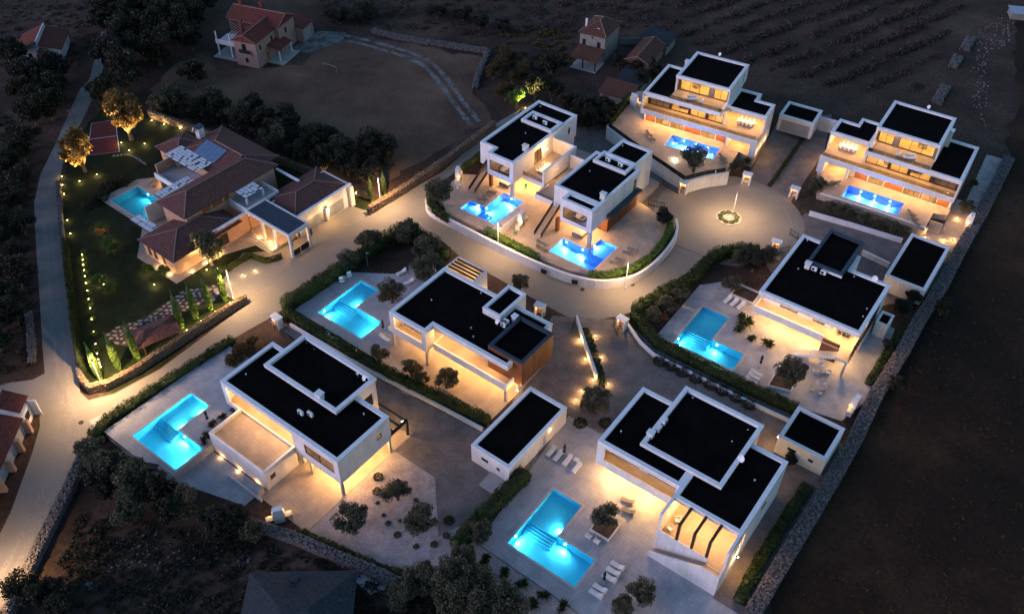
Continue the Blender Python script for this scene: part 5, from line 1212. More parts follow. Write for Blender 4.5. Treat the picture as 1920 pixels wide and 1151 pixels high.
def terracotta_villa():
    V = Villa('hipped_villa', 'peach rendered villa with brown hipped tile roofs and a columned porch', 'house', 'TV')
    pm = 'peach_plaster'
    V.walls(box_poly(-9.0, -.3, .1, 17.5), 0, 3.3, {0: [('win', 1.0, 1.9, .6, 2.6), ('win', 2.6, 3.5, .6, 2.6), ('win', 5.0, 5.9, .6, 2.6)], 1: [('win', 9.2, 10.8, .3, 2.6, 1)]}, pm)
    hip(V, -9.5, .25, -.4, 14.0, 3.35, 5.0, 'v', 'brown_tile')
    V.facade((-.28, 8.4), (-.28, 15.4), 3.0, 4.1, [], pm); V.box('coping', 'coping', -.58, .02, 8.3, 15.4, 4.1, 4.2)
    V.walls(box_poly(-11.7, -5.0, 6.8, 26.0), 0, 6.3, {1: [('wood', 3.2, 5.0, 4.6, 5.9), ('wood', 5.3, 7.6, 4.6, 5.9), ('wood', 7.9, 9.0, 4.6, 5.9)]}, pm)
    hip(V, -12.3, -4.4, 6.1, 26.7, 6.2, 8.0, 'v', 'brown_tile')
    V.walls(box_poly(-22, -8.5, 18.2, 28.0), 0, 6.3, {}, pm)
    hip(V, -22.7, -6.5, 17.4, 28.7, 6.2, 8.0, 'u', 'brown_tile', h1=3.0)
    V.walls(box_poly(-26.8, -21.5, 17.2, 23.0), 0, 5.8, {}, pm)
    hip(V, -27.3, -20.5, 16.6, 23.5, 5.8, 7.2, 'u', 'brown_tile')
    c = V.box('chimney', 'plaster', -23.0, -21.8, 23.0, 24.2, 5.5, 8.4); V.box('chimney_cap', 'zinc', -23.2, -21.6, 22.8, 24.4, 8.6, 8.75, parent=c); V.dish(-22.8, 22.7, 7.4, 230, .5)
    # solar panels lying on the roof slope
    s = (8.0 - 6.2) / 5.65
    for k in range(5):
        u0 = -18.6 + k * 1.15; f = lambda v: 6.2 + (v - 17.4) * s + .14
        slope_roof(V, [[(u0, 19.2, f(19.2)), (u0 + 1.1, 19.2, f(19.2)), (u0 + 1.1, 22.4, f(22.4)), (u0, 22.4, f(22.4))]], 'solar_cell', .07, 'solar_panel')
    # shading screens of staggered white boards
    rs = random.Random(5)
    def screen(u0, u1, v0, v1, z, nu, nv, along='u'):
        fr = MB()
        for k in range(nv + 1): v = v0 + (v1 - v0) * k / nv; fr.box(u0, u1, v - .05, v + .05, z - .16, z - .04)
        fo = fr.obj('screen_frame', 'frame_dark', V.e)
        for i in range(nv):
            k = 0.0; 
            while k < nu - .2:
                L = rs.choice((.8, 1.1, 1.5)); a = u0 + (u1 - u0) * k / nu; b = min(u1, u0 + (u1 - u0) * (k + L) / nu); va = v0 + (v1 - v0) * (i + .08) / nv; vb = v0 + (v1 - v0) * (i + .92) / nv
                MB().box(a, b, va, vb, z, z + .05).obj('board', 'white_panel', fo); k += L + rs.choice((.12, .35, .5))
    screen(-22.3, -13.2, 15.4, 19.2, 6.75, 8, 6); screen(-15.6, -13.6, 8.0, 15.0, 5.2, 2, 10); screen(-4.2, -1.4, 16.6, 20.6, 5.9, 3, 5); screen(-15.4, -9.6, 2.2, 4.2, 3.1, 5, 2)
    # side wall of the pool terrace and its lit upstairs terrace
    V.box('wall', 'peach_plaster', -23.2, -22.9, 13.5, 18.0, 0, 5.2); V.box('wall', 'plaster', -15.9, -15.6, 5.5, 15.2, 0, 3.6); V.slab('terrace_floor', 'deck_tile', box_poly(-22.9, -12, 13.0, 18), 3.0, 3.2); V.box('balcony_fascia', 'plaster', -22.9, -15.9, 12.7, 13.0, 2.8, 3.9)
    # balcony over the entrance
    V.slab('balcony_floor', 'deck_tile', box_poly(-4.9, -.2, 15.6, 22.4), 3.9, 4.1)
    for a in ((-4.9, -.2, 15.4, 15.6), (-.2, .05, 15.4, 22.6), (-4.9, -.2, 22.4, 22.6)): V.box('balcony_parapet', 'plaster', *a, 3.3, 4.9)
    for u, v in ((-1.5, 16.8), (-1.5, 20.4)): V.box('post', 'plaster', u - .15, u + .15, v - .15, v + .15, 4.1, 5.75)
    V.walls(box_poly(-4.9, .0, 15.6, 22.4), 0, 3.9, {}, pm)
    # porch
    P = box_poly(.3, 11.2, 15.0, 19.4)
    V.slab('porch_roof', 'zinc', inset(P, .25), 4.7, 4.92); V.slab('porch_fascia', 'plaster', P, 4.35, 5.0, [inset(P, .26)]); V.slab('porch_ceiling', 'plaster', inset(P, .1), 4.3, 4.349)
    for u, v in ((11.0, 15.2), (11.0, 19.2), (7.0, 15.2), (4.0, 15.2)): V.box('column', 'plaster', u - .22, u + .22, v - .22, v + .22, 0, 4.3)
    V.facade((.1, 19.3), (7.8, 19.3), 0, 4.3, [('win', .6, 2.0, .6, 2.8), ('win', 3.0, 4.4, .6, 2.8)], pm) if False else V.box('wall', pm, .1, 7.9, 19.2, 19.4, 0, 4.3)
    V.slab('porch_floor', 'warm_tile', box_poly(.1, 7.4, 15.2, 19.1), 0, .55)
    for k in range(4): V.box('step', 'coping_stone', 1.0, 7.4, 13.4 + .42 * k, 13.82 + .42 * k, 0, .13 * (k + 1))
    V.box('gate', 'iron', 11.0, 11.05, 15.5, 16.9, .1, 1.3); V.box('gate', 'iron', 11.0, 11.05, 17.1, 18.9, .1, 1.3)
    for u, v in ((2.8, 14.9), (5.4, 14.9), (6.9, 14.5)): V.glow(u, v, .9, 60, .08)
    V.glow(9.2, 17.0, 3.6, 150, .15); V.glow(4.0, 17.4, 3.7, 90, .15); V.down(8.6, 16, 4.25, 110, 140)
    # garage wing
    V.walls(box_poly(1.0, 8.0, 19.8, 32.4), 0, 4.3, {1: [('shut', 1.8, 5.8, .05, 2.6), ('shut', 6.4, 10.4, .05, 2.6)]}, 'plaster'); V.box('coping', 'coping', 7.55, 8.06, 19.7, 32.5, 4.3, 4.45)
    hip(V, -1.2, 7.5, 19.6, 32.6, 4.0, 5.2, 'v', 'brown_tile'); V.box('column', 'plaster', 8.02, 8.5, 25.7, 26.2, 0, 2.9); V.box('column', 'plaster', 8.02, 8.6, 31.6, 32.4, 0, 4.2)
    V.box('roof_upstand', 'coping', -5.5, .6, 26.7, 27.1, 4.6, 4.9)
    V.down(8.9, 25.95, 2.8, 330, 150); V.glow(8.8, 22.5, 2.4, 40, .1)
    lamp('POINT', (-24.0, 14.5, 1.4), 70, WARM, .1, V.e); lamp('POINT', (-23.6, 17.0, 1.2), 50, WARM, .1, V.e)
    for u, v in ((.7, 2.0), (.7, 5.0), (.7, 8.0), (-1.6, -.6), (-4.5, -.6)): lamp('POINT', (u, v, .3), 22, (1, .7, .3), .06, V.e)
    return V
TV = terracotta_villa()
p_tv = pool('teal swimming pool in the lawn garden of the hipped villa', 'TV', .1, (-27.0, -16.0, 5.2, 10.9), None, None, 'pool_teal', 'water_cyan', [(-24, 10.9, 0, -1, -.5), (-19, 5.2, 0, 1, -.5)], CYAN, 110)  # both underwater lights are added to brighten the otherwise unlit pool
def pink_house():
    V = Villa('pink_house', 'pink two-storey house with red gabled roofs at the edge of the meadow', 'house', 'PH')
    V.walls(box_poly(-5.6, 0, 0, 10), 0, 6.2, {0: [('dark', 2.0, 3.1, 3.4, 5.4), ('dark', 2.3, 3.1, .9, 2.1)], 1: [('dark', 1.3, 2.0, 3.8, 5.0), ('dark', 6.0, 6.7, 3.8, 5.0), ('wood', 3.5, 4.6, .1, 2.2)]}, 'pink_plaster')
    hip(V, -5.9, .3, -.3, 10, 6.1, 7.5, 'v', 'red_tile', h0=0.01, h1=0.01); slope_roof(V, [[(-5.6, .12, 6.1), (0, .12, 6.1), (-2.8, .12, 7.4)]], 'pink_plaster', .02, 'gable')
    V.walls(box_poly(-12, 1.0, 8.0, 14.5), 0, 6.6, {0: [], 1: [('dark', 2.4, 3.2, 3.8, 5.2)]}, 'pink_plaster'); hip(V, -12.3, 1.3, 7.7, 14.8, 6.5, 8.2, 'u', 'red_tile', h0=0.01, h1=0.01)
    V.walls(box_poly(-1.5, 3.0, 14.6, 19), 0, 3.4, {1: [('shut', .8, 3.6, .05, 2.4)]}, 'pink_plaster'); slope_roof(V, [[(-1.6, 14.5, 4.4), (3.2, 14.5, 3.5), (3.2, 19.2, 3.5), (-1.6, 19.2, 4.4)]], 'red_tile')
    slope_roof(V, [[(0, 4.2, 3.9), (3.0, 4.2, 2.9), (3.0, 9.6, 2.9), (0, 9.6, 3.9)]], 'red_tile')
    for v in (4.4, 9.3): V.box('post', 'plaster', 2.6, 2.9, v - .15, v + .15, .2, 2.8)
    V.slab('porch_floor', 'concrete', box_poly(.1, 4.2, 3.2, 10.4), 0, .2)
    for u, v in ((-11.6, 2.2), (-8.2, 2.2), (-11.6, 6.8)): V.box('post', 'plaster', u - .18, u + .18, v - .18, v + .18, .2, 3.0)
    V.slab('balcony_floor', 'plaster', box_poly(-11.9, -5.7, 1.9, 7.9), 3.0, 3.3); V.box('balcony_parapet', 'plaster', -11.9, -5.7, 1.9, 2.05, 3.3, 4.1); V.slab('porch_floor', 'concrete', box_poly(-12.6, -5.7, 1.0, 7.9), 0, .2)
    for k in range(9): V.box('pergola_slat', 'dark_wood', -11.8 + .7 * k, -11.65 + .7 * k, 2.2, 7.9, 5.9, 6.1)
    for u in (-11.7, -8.2): V.box('post', 'plaster', u - .12, u + .12, 2.1, 2.34, 3.3, 5.9)
    for u, v in ((-10.4, 11.5), (-5.6, 12.5), (-5.0, 3.0)):
        c = V.box('chimney', 'red_tile', u - .35, u + .35, v - .35, v + .35, 6.6, 9.2); V.box('chimney_cap', 'red_tile', u - .5, u + .5, v - .5, v + .5, 9.2, 9.4, parent=c)
    V.box('balcony_rail', 'iron', -4.2, -1.6, -.5, -.44, 3.3, 4.2); V.slab('balcony_floor', 'concrete', box_poly(-4.3, -1.5, -.5, -.02), 3.15, 3.3)
    return V
pink_house()
def white_house():
    V = Villa('white_cottage', 'small white cottage with two offset red lean-to roofs beside the dark wood', 'house', 'WH')
    V.walls(box_poly(0, 3.6, 0, 8.5), 0, 3.2, {0: [('dark', 1.2, 2.1, 1.0, 2.1)]}, 'plaster'); V.walls(box_poly(3.9, 8.3, 0, 8.5), 0, 2.9, {0: [('dark', 1.6, 2.6, 1.0, 2.1)]}, 'plaster')
    slope_roof(V, [[(-1.6, -.4, 2.6), (3.9, -.4, 4.9), (3.9, 9, 4.9), (-1.6, 9, 2.6)]], 'red_tile'); slope_roof(V, [[(4.1, -.4, 4.2), (8.7, -.4, 2.8), (8.7, 9, 2.8), (4.1, 9, 4.2)]], 'red_tile'); V.box('wall', 'plaster', 3.62, 3.88, -.1, 8.8, 0, 4.95)
    slope_roof(V, [[(0, .1, 3.2), (3.6, .1, 3.2), (3.6, .1, 4.7)]], 'plaster', .02, 'gable'); slope_roof(V, [[(3.9, .1, 2.8), (8.3, .1, 2.8), (3.9, .1, 4.1)]], 'plaster', .02, 'gable')
    return V
white_house()
def stone_house():
    V = Villa('stone_house', 'old grey two-storey house with a mottled red hip roof and tiled lean-to porch', 'house', 'OH')
    V.walls(box_poly(-6.2, -.1, -.6, 7.6), 0, 6.3, {0: [('dark', .7, 1.5, 3.3, 4.7), ('dark', 4.2, 5.1, 3.3, 4.7), ('dark', 2.8, 3.2, 5.2, 5.7)]}, 'grey_plaster')
    hip(V, -6.6, .3, -1.0, 8.0, 6.25, 7.9, 'v', 'old_tile', h0=4.4, h1=2.6); V.box('chimney', 'plaster', -6.0, -5.6, 1.6, 2.0, 6.4, 8.4); V.box('roof_light', 'white_plastic', -2.9, -2.2, 1.0, 1.6, 6.95, 7.05)
    slope_roof(V, [[(-6.2, -5.6, 2.5), (.2, -5.6, 2.5), (.2, -.65, 3.4), (-6.2, -.65, 3.4)]], 'old_tile')
    for u in (-5.9, -3.2, -.2): V.box('post', 'dark_wood', u - .12, u + .12, -5.4, -5.16, .1, 2.4)
    V.slab('porch_floor', 'concrete', box_poly(-6, .2, -5.9, -.65), 0, .12)
    return V
stone_house()
def barn():
    V = Villa('stone_barn', 'low stone barn with a pale gable end and old red roof', 'outbuilding', 'OH')
    V.walls(box_poly(5.6, 10.6, -1.4, 8.6), 0, 2.9, {}, 'warm_stone'); hip(V, 5.2, 11.0, -1.8, 9, 2.85, 4.2, 'v', 'old_tile', h0=.01, h1=.01); slope_roof(V, [[(5.6, -1.3, 2.9), (10.6, -1.3, 2.9), (8.1, -1.3, 4.0)]], 'warm_stone', .03, 'gable')
    slope_roof(V, [[(4.6, 9.1, 3.2), (11.6, 9.1, 2.6), (11.6, 15.4, 2.6), (4.6, 15.4, 3.2)]], 'grey_tile'); V.walls(box_poly(5.0, 11.2, 9.2, 15), 0, 2.6, {}, 'grey_plaster')
    return V
barn()
V = Villa('stone_shed', 'low shed with a faded red tile roof beside the white barbecue', 'outbuilding', 'OH'); V.walls(box_poly(5.4, 12, -15.6, -11), 0, 1.8, {}, 'grey_plaster'); slope_roof(V, [[(5.0, -16, 1.9), (12.4, -16, 1.9), (12.4, -10.6, 2.8), (5.0, -10.6, 2.8)]], 'old_tile')
V.walls(box_poly(6.6, 12.4, -9.8, -3.4), 0, 2.0, {}, 'grey_plaster'); V.slab('roof', 'grey_tile', box_poly(6.3, 12.7, -10.1, -3.1), 2.0, 2.2)
retaining('low grey block wall between the old house and the barn', [to_world('OH', p) for p in ((-.2, 9.5), (4.6, 12.5))], .25, 0, 1.6, 'grey_plaster', None)
# road-side house at the lower left with cream garage bays
def road_house():
    a, b = Vector((-67.28, 83.34)), Vector((-66.52, 68.84)); d = (b - a).normalized()
    e = thing('roadside_house', 'red tiled house with cream bays between pillars along the lower road', 'house', (*a, 0), math.atan2(d.y, d.x))
    # local x runs along the road, y to the houses' side is negative
    L = (b - a).length; s = -1
    MB().box(.3, L + 8, s * 9, s * .5, 0, 2.6).obj('wall', 'plaster', e)
    m = MB(); f = [(3.0, s * -.2 * -1, 2.5), (L + 9, s * .2, 2.5), (L + 9, s * 6, 4.6), (3.0, s * 6, 4.6)]; f = [(3.0, s * .2, 2.6), (L + 9, s * .2, 2.6), (L + 9, s * 6, 4.7), (3.0, s * 6, 4.7)]
    m.add(f + [(p[0], p[1], p[2] - .15) for p in f], [(0, 1, 2, 3), (7, 6, 5, 4), (0, 4, 5, 1), (1, 5, 6, 2), (2, 6, 7, 3), (3, 7, 4, 0)]).obj('roof', 'red_tile', e)
    m = MB(); f = [(-.6, s * .6, 3.2), (2.6, s * .6, 3.2), (2.6, s * 3.6, 4.6), (-.6, s * 3.6, 4.6)]; m.add(f + [(p[0], p[1], p[2] - .15) for p in f], [(0, 1, 2, 3), (7, 6, 5, 4), (0, 4, 5, 1), (1, 5, 6, 2), (2, 6, 7, 3), (3, 7, 4, 0)]).obj('roof', 'red_tile', e)
    k = 3.4; i = 0
    while k < L + 6:
        MB().box(k - .25, k + .25, s * .5, s * -.45, 0, 2.5).obj('pillar', 'peach_plaster', e)
        MB().box(k + .3, k + 2.9, s * .48, s * .40, .2, 2.3).obj('bay_panel', 'concrete', e); k += 3.3
    MB().box(.0, .25, s * .4, s * -.6, 0, 3.0).obj('pillar', 'plaster', e)
    MB().box(1.0, 2.2, s * .48, s * .42, .9, 2.0).obj('window', 'frame_dark', e)
road_house()
V = None
e = thing('dark_roof_house', 'house with a dark slate hip roof half hidden at the lower edge', 'house', (*(-24.16, 51.61), 0), R(2))
MB().box(-5.9, 5.9, -6, 5.0, 0, 3.2).obj('wall', 'grey_plaster', e)
m = MB(); f = [(-6.4, -6.6, 3.2), (6.4, -6.6, 3.2), (6.4, 5.4, 3.2), (-6.4, 5.4, 3.2), (-1.4, -.6, 5.2), (1.4, -.6, 5.2)]
m.add(f, [(0, 1, 5, 4), (1, 2, 5), (2, 3, 4, 5), (3, 0, 4), (3, 2, 1, 0)]).obj('roof', 'grey_tile', e)
c = MB().box(-1.2, -.4, 3.6, 4.3, 3.4, 4.7).obj('chimney', 'grey_tile', e); MB().box(-1.35, -.25, 3.45, 4.45, 4.7, 4.82).obj('chimney_cap', 'grey_tile', c)

g_ = thing('garden_pavilion', 'low garden pavilion with a dark brown hip roof behind the street wall', 'pavilion', (*(-54.32, 97.99), 0), R(36))
for x in (-2.6, 2.6):
    for y in (-1.6, 1.6): MB().box(x - .1, x + .1, y - .1, y + .1, 0, 2.2).obj('post', 'dark_wood', g_)
m = MB(); f = [(-3.4, -2.3, 2.2), (3.4, -2.3, 2.2), (3.4, 2.3, 2.2), (-3.4, 2.3, 2.2), (-1.4, 0, 3.2), (1.4, 0, 3.2)]
m.add(f, [(0, 1, 5, 4), (1, 2, 5), (2, 3, 4, 5), (3, 0, 4), (3, 2, 1, 0)]).obj('roof', 'brown_tile', g_)
b_ = thing('garden_bench', 'wooden garden bench lit by a spotlight on the lawn', 'bench', (*(-72.38, 124.24), 0), R(-10))
MB().box(-.9, .9, -.25, .25, .42, .47).obj('seat', 'wood_panel', b_); MB().box(-.9, .9, .22, .28, .5, .9).obj('backrest', 'wood_panel', b_)
for x in (-.75, .75): MB().box(x - .04, x + .04, -.22, .24, 0, .42).obj('leg', 'iron', b_)
for u, v in ((-24.6, 13.6), (-25.6, 13.2)): put('lounger_grey', None, at('TV', u, v, .1), ang('TV', 20), 'dark lounger on the pale terrace beside the teal pool', 'sun lounger', 'loungers by the teal pool')
def utility_pole(label, p, h):
    e = thing('utility_pole', label, 'utility pole', (*p, 0)); MB().lathe([(.14, -.05), (.09, h)], n=8).obj('pole', 'bark', e); MB().box(-.6, .6, -.05, .05, h - .35, h - .25).obj('crossarm', 'dark_wood', e)
    for x in (-.5, .5): MB().lathe([(.04, h - .25), (.05, h - .12), (.02, h - .08)], x, 0, 6).obj('insulator', 'white_plastic', e)
utility_pole('wooden utility pole beside the lane at the sports court', (-86.92, 155.06), 6.0); utility_pole('wooden utility pole where the lane enters the wood', (-87.11, 167.58), 6.0)
for q, mt, l in (((-71.49, 83.96), 'blue_fabric', 'blue plastic barrel in the yard behind the roadside house'), ((-71.05, 84.37), 'yellow_plastic', 'yellow plastic barrel in the yard behind the roadside house')):
    e = thing('plastic_barrel', l, 'barrel', (*q, 0)); MB().lathe([(.26, 0), (.3, .2), (.3, .7), (.26, .88)], n=12).obj('barrel_body', mt, e); MB().lathe([(.27, .88), (.27, .92)], n=12).obj('lid', mt, e)
e = thing('metal_shed', 'pale metal roofed shed beyond the field corner', 'outbuilding', (*(124.87, 214.09), 0), R(-12)); MB().box(-2.6, 2.6, -2, 2, 0, 1.6).obj('wall', 'grey_plaster', e); MB().box(-2.9, 2.9, -2.3, 2.3, 1.6, 1.7).obj('roof', 'zinc_pale', e)

# ------------------------------------------------------------------ ground, roads, paving
multi('dry_ground', ((0.034, 0.022, 0.017), (0.062, 0.039, 0.029), (0.108, 0.069, 0.050)), (0.06, 1.3), 0.95, 0.6)
multi('meadow_grass', ((0.072, 0.045, 0.032), (0.118, 0.072, 0.048), (0.18, 0.112, 0.074)), (0.07, 2.6), 0.95, 0.5)
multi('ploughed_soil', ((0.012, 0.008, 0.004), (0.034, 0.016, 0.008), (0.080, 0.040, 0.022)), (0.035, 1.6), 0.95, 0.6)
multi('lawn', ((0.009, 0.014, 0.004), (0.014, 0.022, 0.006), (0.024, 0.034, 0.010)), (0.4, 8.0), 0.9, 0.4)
def road_mat(name, cols):
    m = multi(name, cols, (0.10, 7.0), 0.85, 0.10); [n for n in m.node_tree.nodes if n.type == 'MIX'][0].inputs[0].default_value = 0.22
    nt = m.node_tree; b = [n for n in nt.nodes if n.type == 'BSDF_PRINCIPLED'][0]; src = b.inputs['Base Color'].links[0].from_socket
    co = coord(nt, 'World'); v = N(nt, 'ShaderNodeTexVoronoi', feature='DISTANCE_TO_EDGE'); v.inputs['Scale'].default_value = 0.16
    ns = N(nt, 'ShaderNodeTexNoise'); ns.inputs['Scale'].default_value = 0.5; ns.inputs['Detail'].default_value = 6; nt.links.new(co, ns.inputs['Vector'])
    ad = N(nt, 'ShaderNodeMix', data_type='VECTOR'); ad.inputs[0].default_value = 0.25; nt.links.new(co, ad.inputs[4])
    sc = N(nt, 'ShaderNodeVectorMath', operation='SCALE'); sc.inputs['Scale'].default_value = 30; nt.links.new(ns.outputs[1], sc.inputs[0])
    va = N(nt, 'ShaderNodeVectorMath', operation='ADD'); nt.links.new(co, va.inputs[0]); nt.links.new(sc.outputs[0], va.inputs[1]); nt.links.new(va.outputs[0], v.inputs['Vector'])
    r = ramp(nt, [(0.0, (0.88,) * 3), (0.010, (1.0,) * 3)]); nt.links.new(v.outputs[0], r.inputs[0])
    mx = N(nt, 'ShaderNodeMix', data_type='RGBA', blend_type='MULTIPLY'); mx.inputs[0].default_value = 0.7
    nt.links.new(src, mx.inputs[6]); nt.links.new(r.outputs[0], mx.inputs[7]); nt.links.new(mx.outputs[2], b.inputs['Base Color'])
road_mat('street_surface', ((0.205, 0.185, 0.17), (0.23, 0.21, 0.19), (0.255, 0.232, 0.21)))
multi('track_gravel', ((0.06, 0.055, 0.05), (0.16, 0.15, 0.14), (0.26, 0.25, 0.24)), (0.5, 4.0), 0.95, 0.5)
def ragged(poly, step=3.0, amp=1.2, seed=1):
    rs = random.Random(seed); out = []
    for i in range(len(poly)):
        a, b = Vector(poly[i]), Vector(poly[(i + 1) % len(poly)]); n = max(1, int((b - a).length / step))
        for k in range(n): q = a.lerp(b, k / n); out.append((q.x + rs.uniform(-amp, amp), q.y + rs.uniform(-amp, amp)))
    return out
def layer(name, poly, z, mat, th=.02, cut=True):
    hs = [h[2] for h in HOLES if cut and all(inside(p, poly) for p in h[2])]
    return struct(MB().prism(ccw(poly), z - th, z, [ccw(h) for h in hs]).obj(name, mat))
layer('ground', [(-900, -300), (900, -300), (900, 1400), (-900, 1400)], 0.0, 'dry_ground', .3)
layer('meadow', ragged([(-76.70, 163.58), (-78.24, 180.22), (-71.41, 190.21), (-64.79, 182.95), (-48.67, 185.80), (-45.34, 194.77), (-33.47, 199.07), (-6.79, 189.37), (-9.28, 176.13), (-5.43, 162.57), (-24.38, 140.15), (-32.76, 142.57), (-50.86, 151.27)], 2.5, 1.3), .008, 'meadow_grass')
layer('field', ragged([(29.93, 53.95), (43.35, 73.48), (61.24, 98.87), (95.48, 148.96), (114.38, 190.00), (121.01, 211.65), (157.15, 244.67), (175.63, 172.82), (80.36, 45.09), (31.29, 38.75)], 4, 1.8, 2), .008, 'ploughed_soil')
RC = (38.95, 130.95)
STREET_POLY = [(-61.07, 46.95), (-58.73, 51.48), (-58.36, 58.44), (-58.23, 64.11), (-57.89, 70.65), (-58.14, 76.37), (-57.84, 81.05), (-57.51, 83.20), (-44.26, 97.59), (-37.42, 104.51), (-28.97, 116.58), (-22.25, 125.24), (-17.66, 126.55), (-12.26, 123.36), (-8.29, 118.24), (-2.74, 113.94), (3.46, 108.78), (8.54, 104.85), (11.89, 103.68), (17.50, 105.01), (20.66, 106.82), (29.58, 115.64), (35.24, 120.23), (42.48, 122.10),
    (44.57, 123.31), (48.01, 126.36), (49.79, 130.23), (49.73, 134.54), (47.50, 138.12), (43.90, 140.24), (40.56, 140.68), (36.34, 140.08), (32.53, 137.80), (29.30, 134.11), (28.20, 130.58), (28.50, 127.48), (28.47, 124.17), (25.96, 119.33), (21.31, 113.72), (15.82, 111.62), (10.58, 112.58), (3.52, 116.38), (-5.72, 123.05), (-12.57, 128.18), (-15.04, 130.63), (-15.85, 133.66), (-14.30, 139.51), (-8.68, 148.49), (-6.17, 151.33), (-0.47, 161.25), (1.16, 167.55), (-3.76, 161.79), (-13.61, 144.40), (-26.22, 130.72), (-28.88, 129.09), (-35.89, 119.98), (-38.60, 115.02), (-42.95, 106.40), (-52.54, 92.19), (-57.70, 87.23), (-61.05, 85.94), (-62.82, 87.45), (-66.26, 95.49), (-72.76, 109.95), (-79.60, 125.30), (-85.01, 138.00), (-87.89, 150.43), (-88.75, 163.29), (-90.03, 174.13), (-91.97, 184.69), (-96.02, 200.08), (-97.90, 200.03), (-92.82, 177.51), (-93.44, 173.37), (-92.25, 163.21), (-90.78, 152.27), (-89.59, 141.34), (-87.41, 132.97), (-82.92, 122.24), (-76.95, 108.57), (-72.30, 97.67), (-69.33, 91.03), (-70.72, 89.73), (-80.81, 87.67), (-79.56, 84.93), (-69.09, 85.61), (-67.32, 83.83), (-66.12, 80.92), (-65.40, 76.25), (-64.43, 66.81), (-64.50, 60.57), (-64.67, 46.90)]
layer('road', STREET_POLY, .016, 'street_surface')
multi('wheel_wear', ((0.22, 0.205, 0.19), (0.25, 0.232, 0.215), (0.28, 0.26, 0.24)), (0.3, 5.0), 0.85, 0.1)
for off in (-.14, .14):
    for i_, (L_, R_) in enumerate((([(-93.44, 173.37), (-92.25, 163.21), (-90.78, 152.27), (-89.59, 141.34), (-87.41, 132.97), (-82.92, 122.24), (-76.95, 108.57), (-72.30, 97.67), (-68.21, 88.93), (-64.99, 81.90), (-63.63, 73.59), (-63.44, 64.43), (-63.61, 55.51)], [(-90.03, 174.13), (-88.75, 163.29), (-87.89, 150.43), (-85.01, 138.00), (-79.60, 125.30), (-72.76, 109.95), (-66.26, 95.49), (-62.82, 87.45), (-60.12, 81.98), (-57.59, 77.29), (-57.59, 69.81), (-58.08, 57.72), (-58.45, 50.82)][:0] + [(-90.03, 174.13), (-88.75, 163.29), (-87.89, 150.43), (-85.01, 138.00), (-81.59, 129.89), (-79.60, 125.30), (-72.76, 109.95), (-66.26, 95.49), (-62.67, 87.46), (-59.41, 81.03), (-58.00, 71.94), (-58.50, 62.17), (-59.22, 54.18)]),)):
        mid = [tuple(np.array(a) * (.5 - off) + np.array(b) * (.5 + off)) for a, b in zip(L_, R_)]; P_ = smooth_line(mid, 4); rw = random.Random(9)
        layer('wheel_track', ribbon(P_, [rw.uniform(.5, .9) for _ in P_]), .022, 'wheel_wear')
# round turning place with its kerb ring
rr = 11.2
def circle(c, r, n=64): return [(c[0] + r * math.cos(2 * math.pi * i / n), c[1] + r * math.sin(2 * math.pi * i / n)) for i in range(n)]
layer('turning_place', circle(RC, 13.4), .026, 'street_surface')
plain('worn_line', (0.26, 0.235, 0.21), 0.85, 0.2, 2)
struct(MB().prism(circle(RC, 11.2), .02, .031, [circle(RC, 11.06)]).obj('kerb_ring', 'worn_line'))
struct(MB().prism(ribbon([(28.32, 122.99), (31.24, 121.15), (34.24, 119.07)], .34), .02, .036).obj('drain_channel', 'worn_line')); struct(MB().prism(ribbon([(28.32, 122.99), (31.24, 121.15), (34.24, 119.07)], .14), .02, .041).obj('drain_grate', 'iron'))
for q in ((19.95, 112.49), (11.57, 111.14), (-60.65, 81.78), (-32.95, 113.36)): struct(MB().prism(circle(q, .38, 14), .01, .032).obj('manhole_cover', 'iron'))
layer('road_patch', ragged([(-59.52, 81.99), (-58.33, 83.38), (-57.02, 81.07), (-58.05, 79.90)], 2, .2), .03, 'concrete')
layer('forecourt', [(-38.51, 102.77), (-36.15, 102.33), (-25.82, 94.96), (-18.80, 90.18), (-8.17, 83.61), (-1.30, 81.96), (2.12, 92.25), (6.41, 104.81), (17.42, 104.03), (23.83, 97.07), (41.53, 84.62), (46.68, 79.40), (28.23, 53.31), (-3.31, 52.89), (-22.16, 69.92), (-32.91, 98.37)], .02, 'paver')
layer('forecourt', [(12.09, 160.53), (19.31, 162.33), (33.01, 141.38), (29.30, 134.11), (28.50, 127.48), (26.27, 130.54), (22.00, 131.24), (12.06, 147.12)], .021, 'paver')
layer('forecourt', [(43.64, 141.61), (48.59, 151.62), (54.95, 164.61), (66.63, 166.99), (61.52, 152.86), (55.92, 143.62), (50.62, 135.04), (47.50, 138.12)], .022, 'paver')
layer('forecourt', [(48.01, 126.36), (53.23, 132.68), (69.17, 124.53), (82.27, 127.04), (75.40, 118.18), (67.29, 109.97), (45.97, 104.55), (42.43, 121.81)], .022, 'paver')
layer('gravel_garden', [to_world('V4', p) for p in ((.1, -7.6), (.1, 9.2), (7.4, 9.2), (16.8, -.6), (12.5, -8.5))], .045, 'gravel')
layer('gravel_garden', [to_world('V7', p) for p in ((-27.4, -11.4), (-11.7, -11.7), (-11.6, -16), (-33, -16), (-30, -9))], .041, 'gravel')
sheet('pool_terrace', 'T1', [(-29.36, -3.58), (-18.90, -8.81), (-8.93, -13.30), (-5.97, -9.40), (-3.10, -6.54), (-3.16, 0.69), (-1.3, .2), (0, .2), (0, 9.3), (-24, 13.9), (-30.02, 12.08)], -.2, 2.2, 'warm_tile', [pt1])
sheet('pool_terrace', 'T2', [(-21.84, -6.53), (-2.44, -6.89), (-2.36, -0.71), (0, .2), (0, 13.8), (-24.6, 11.5), (-25, 3)], -.2, 1.2, 'warm_tile', [pt2])
layer('planting_bed', [(53.64, 132.37), (58.04, 138.51), (74.66, 128.42), (68.10, 124.07)], .05, 'soil')
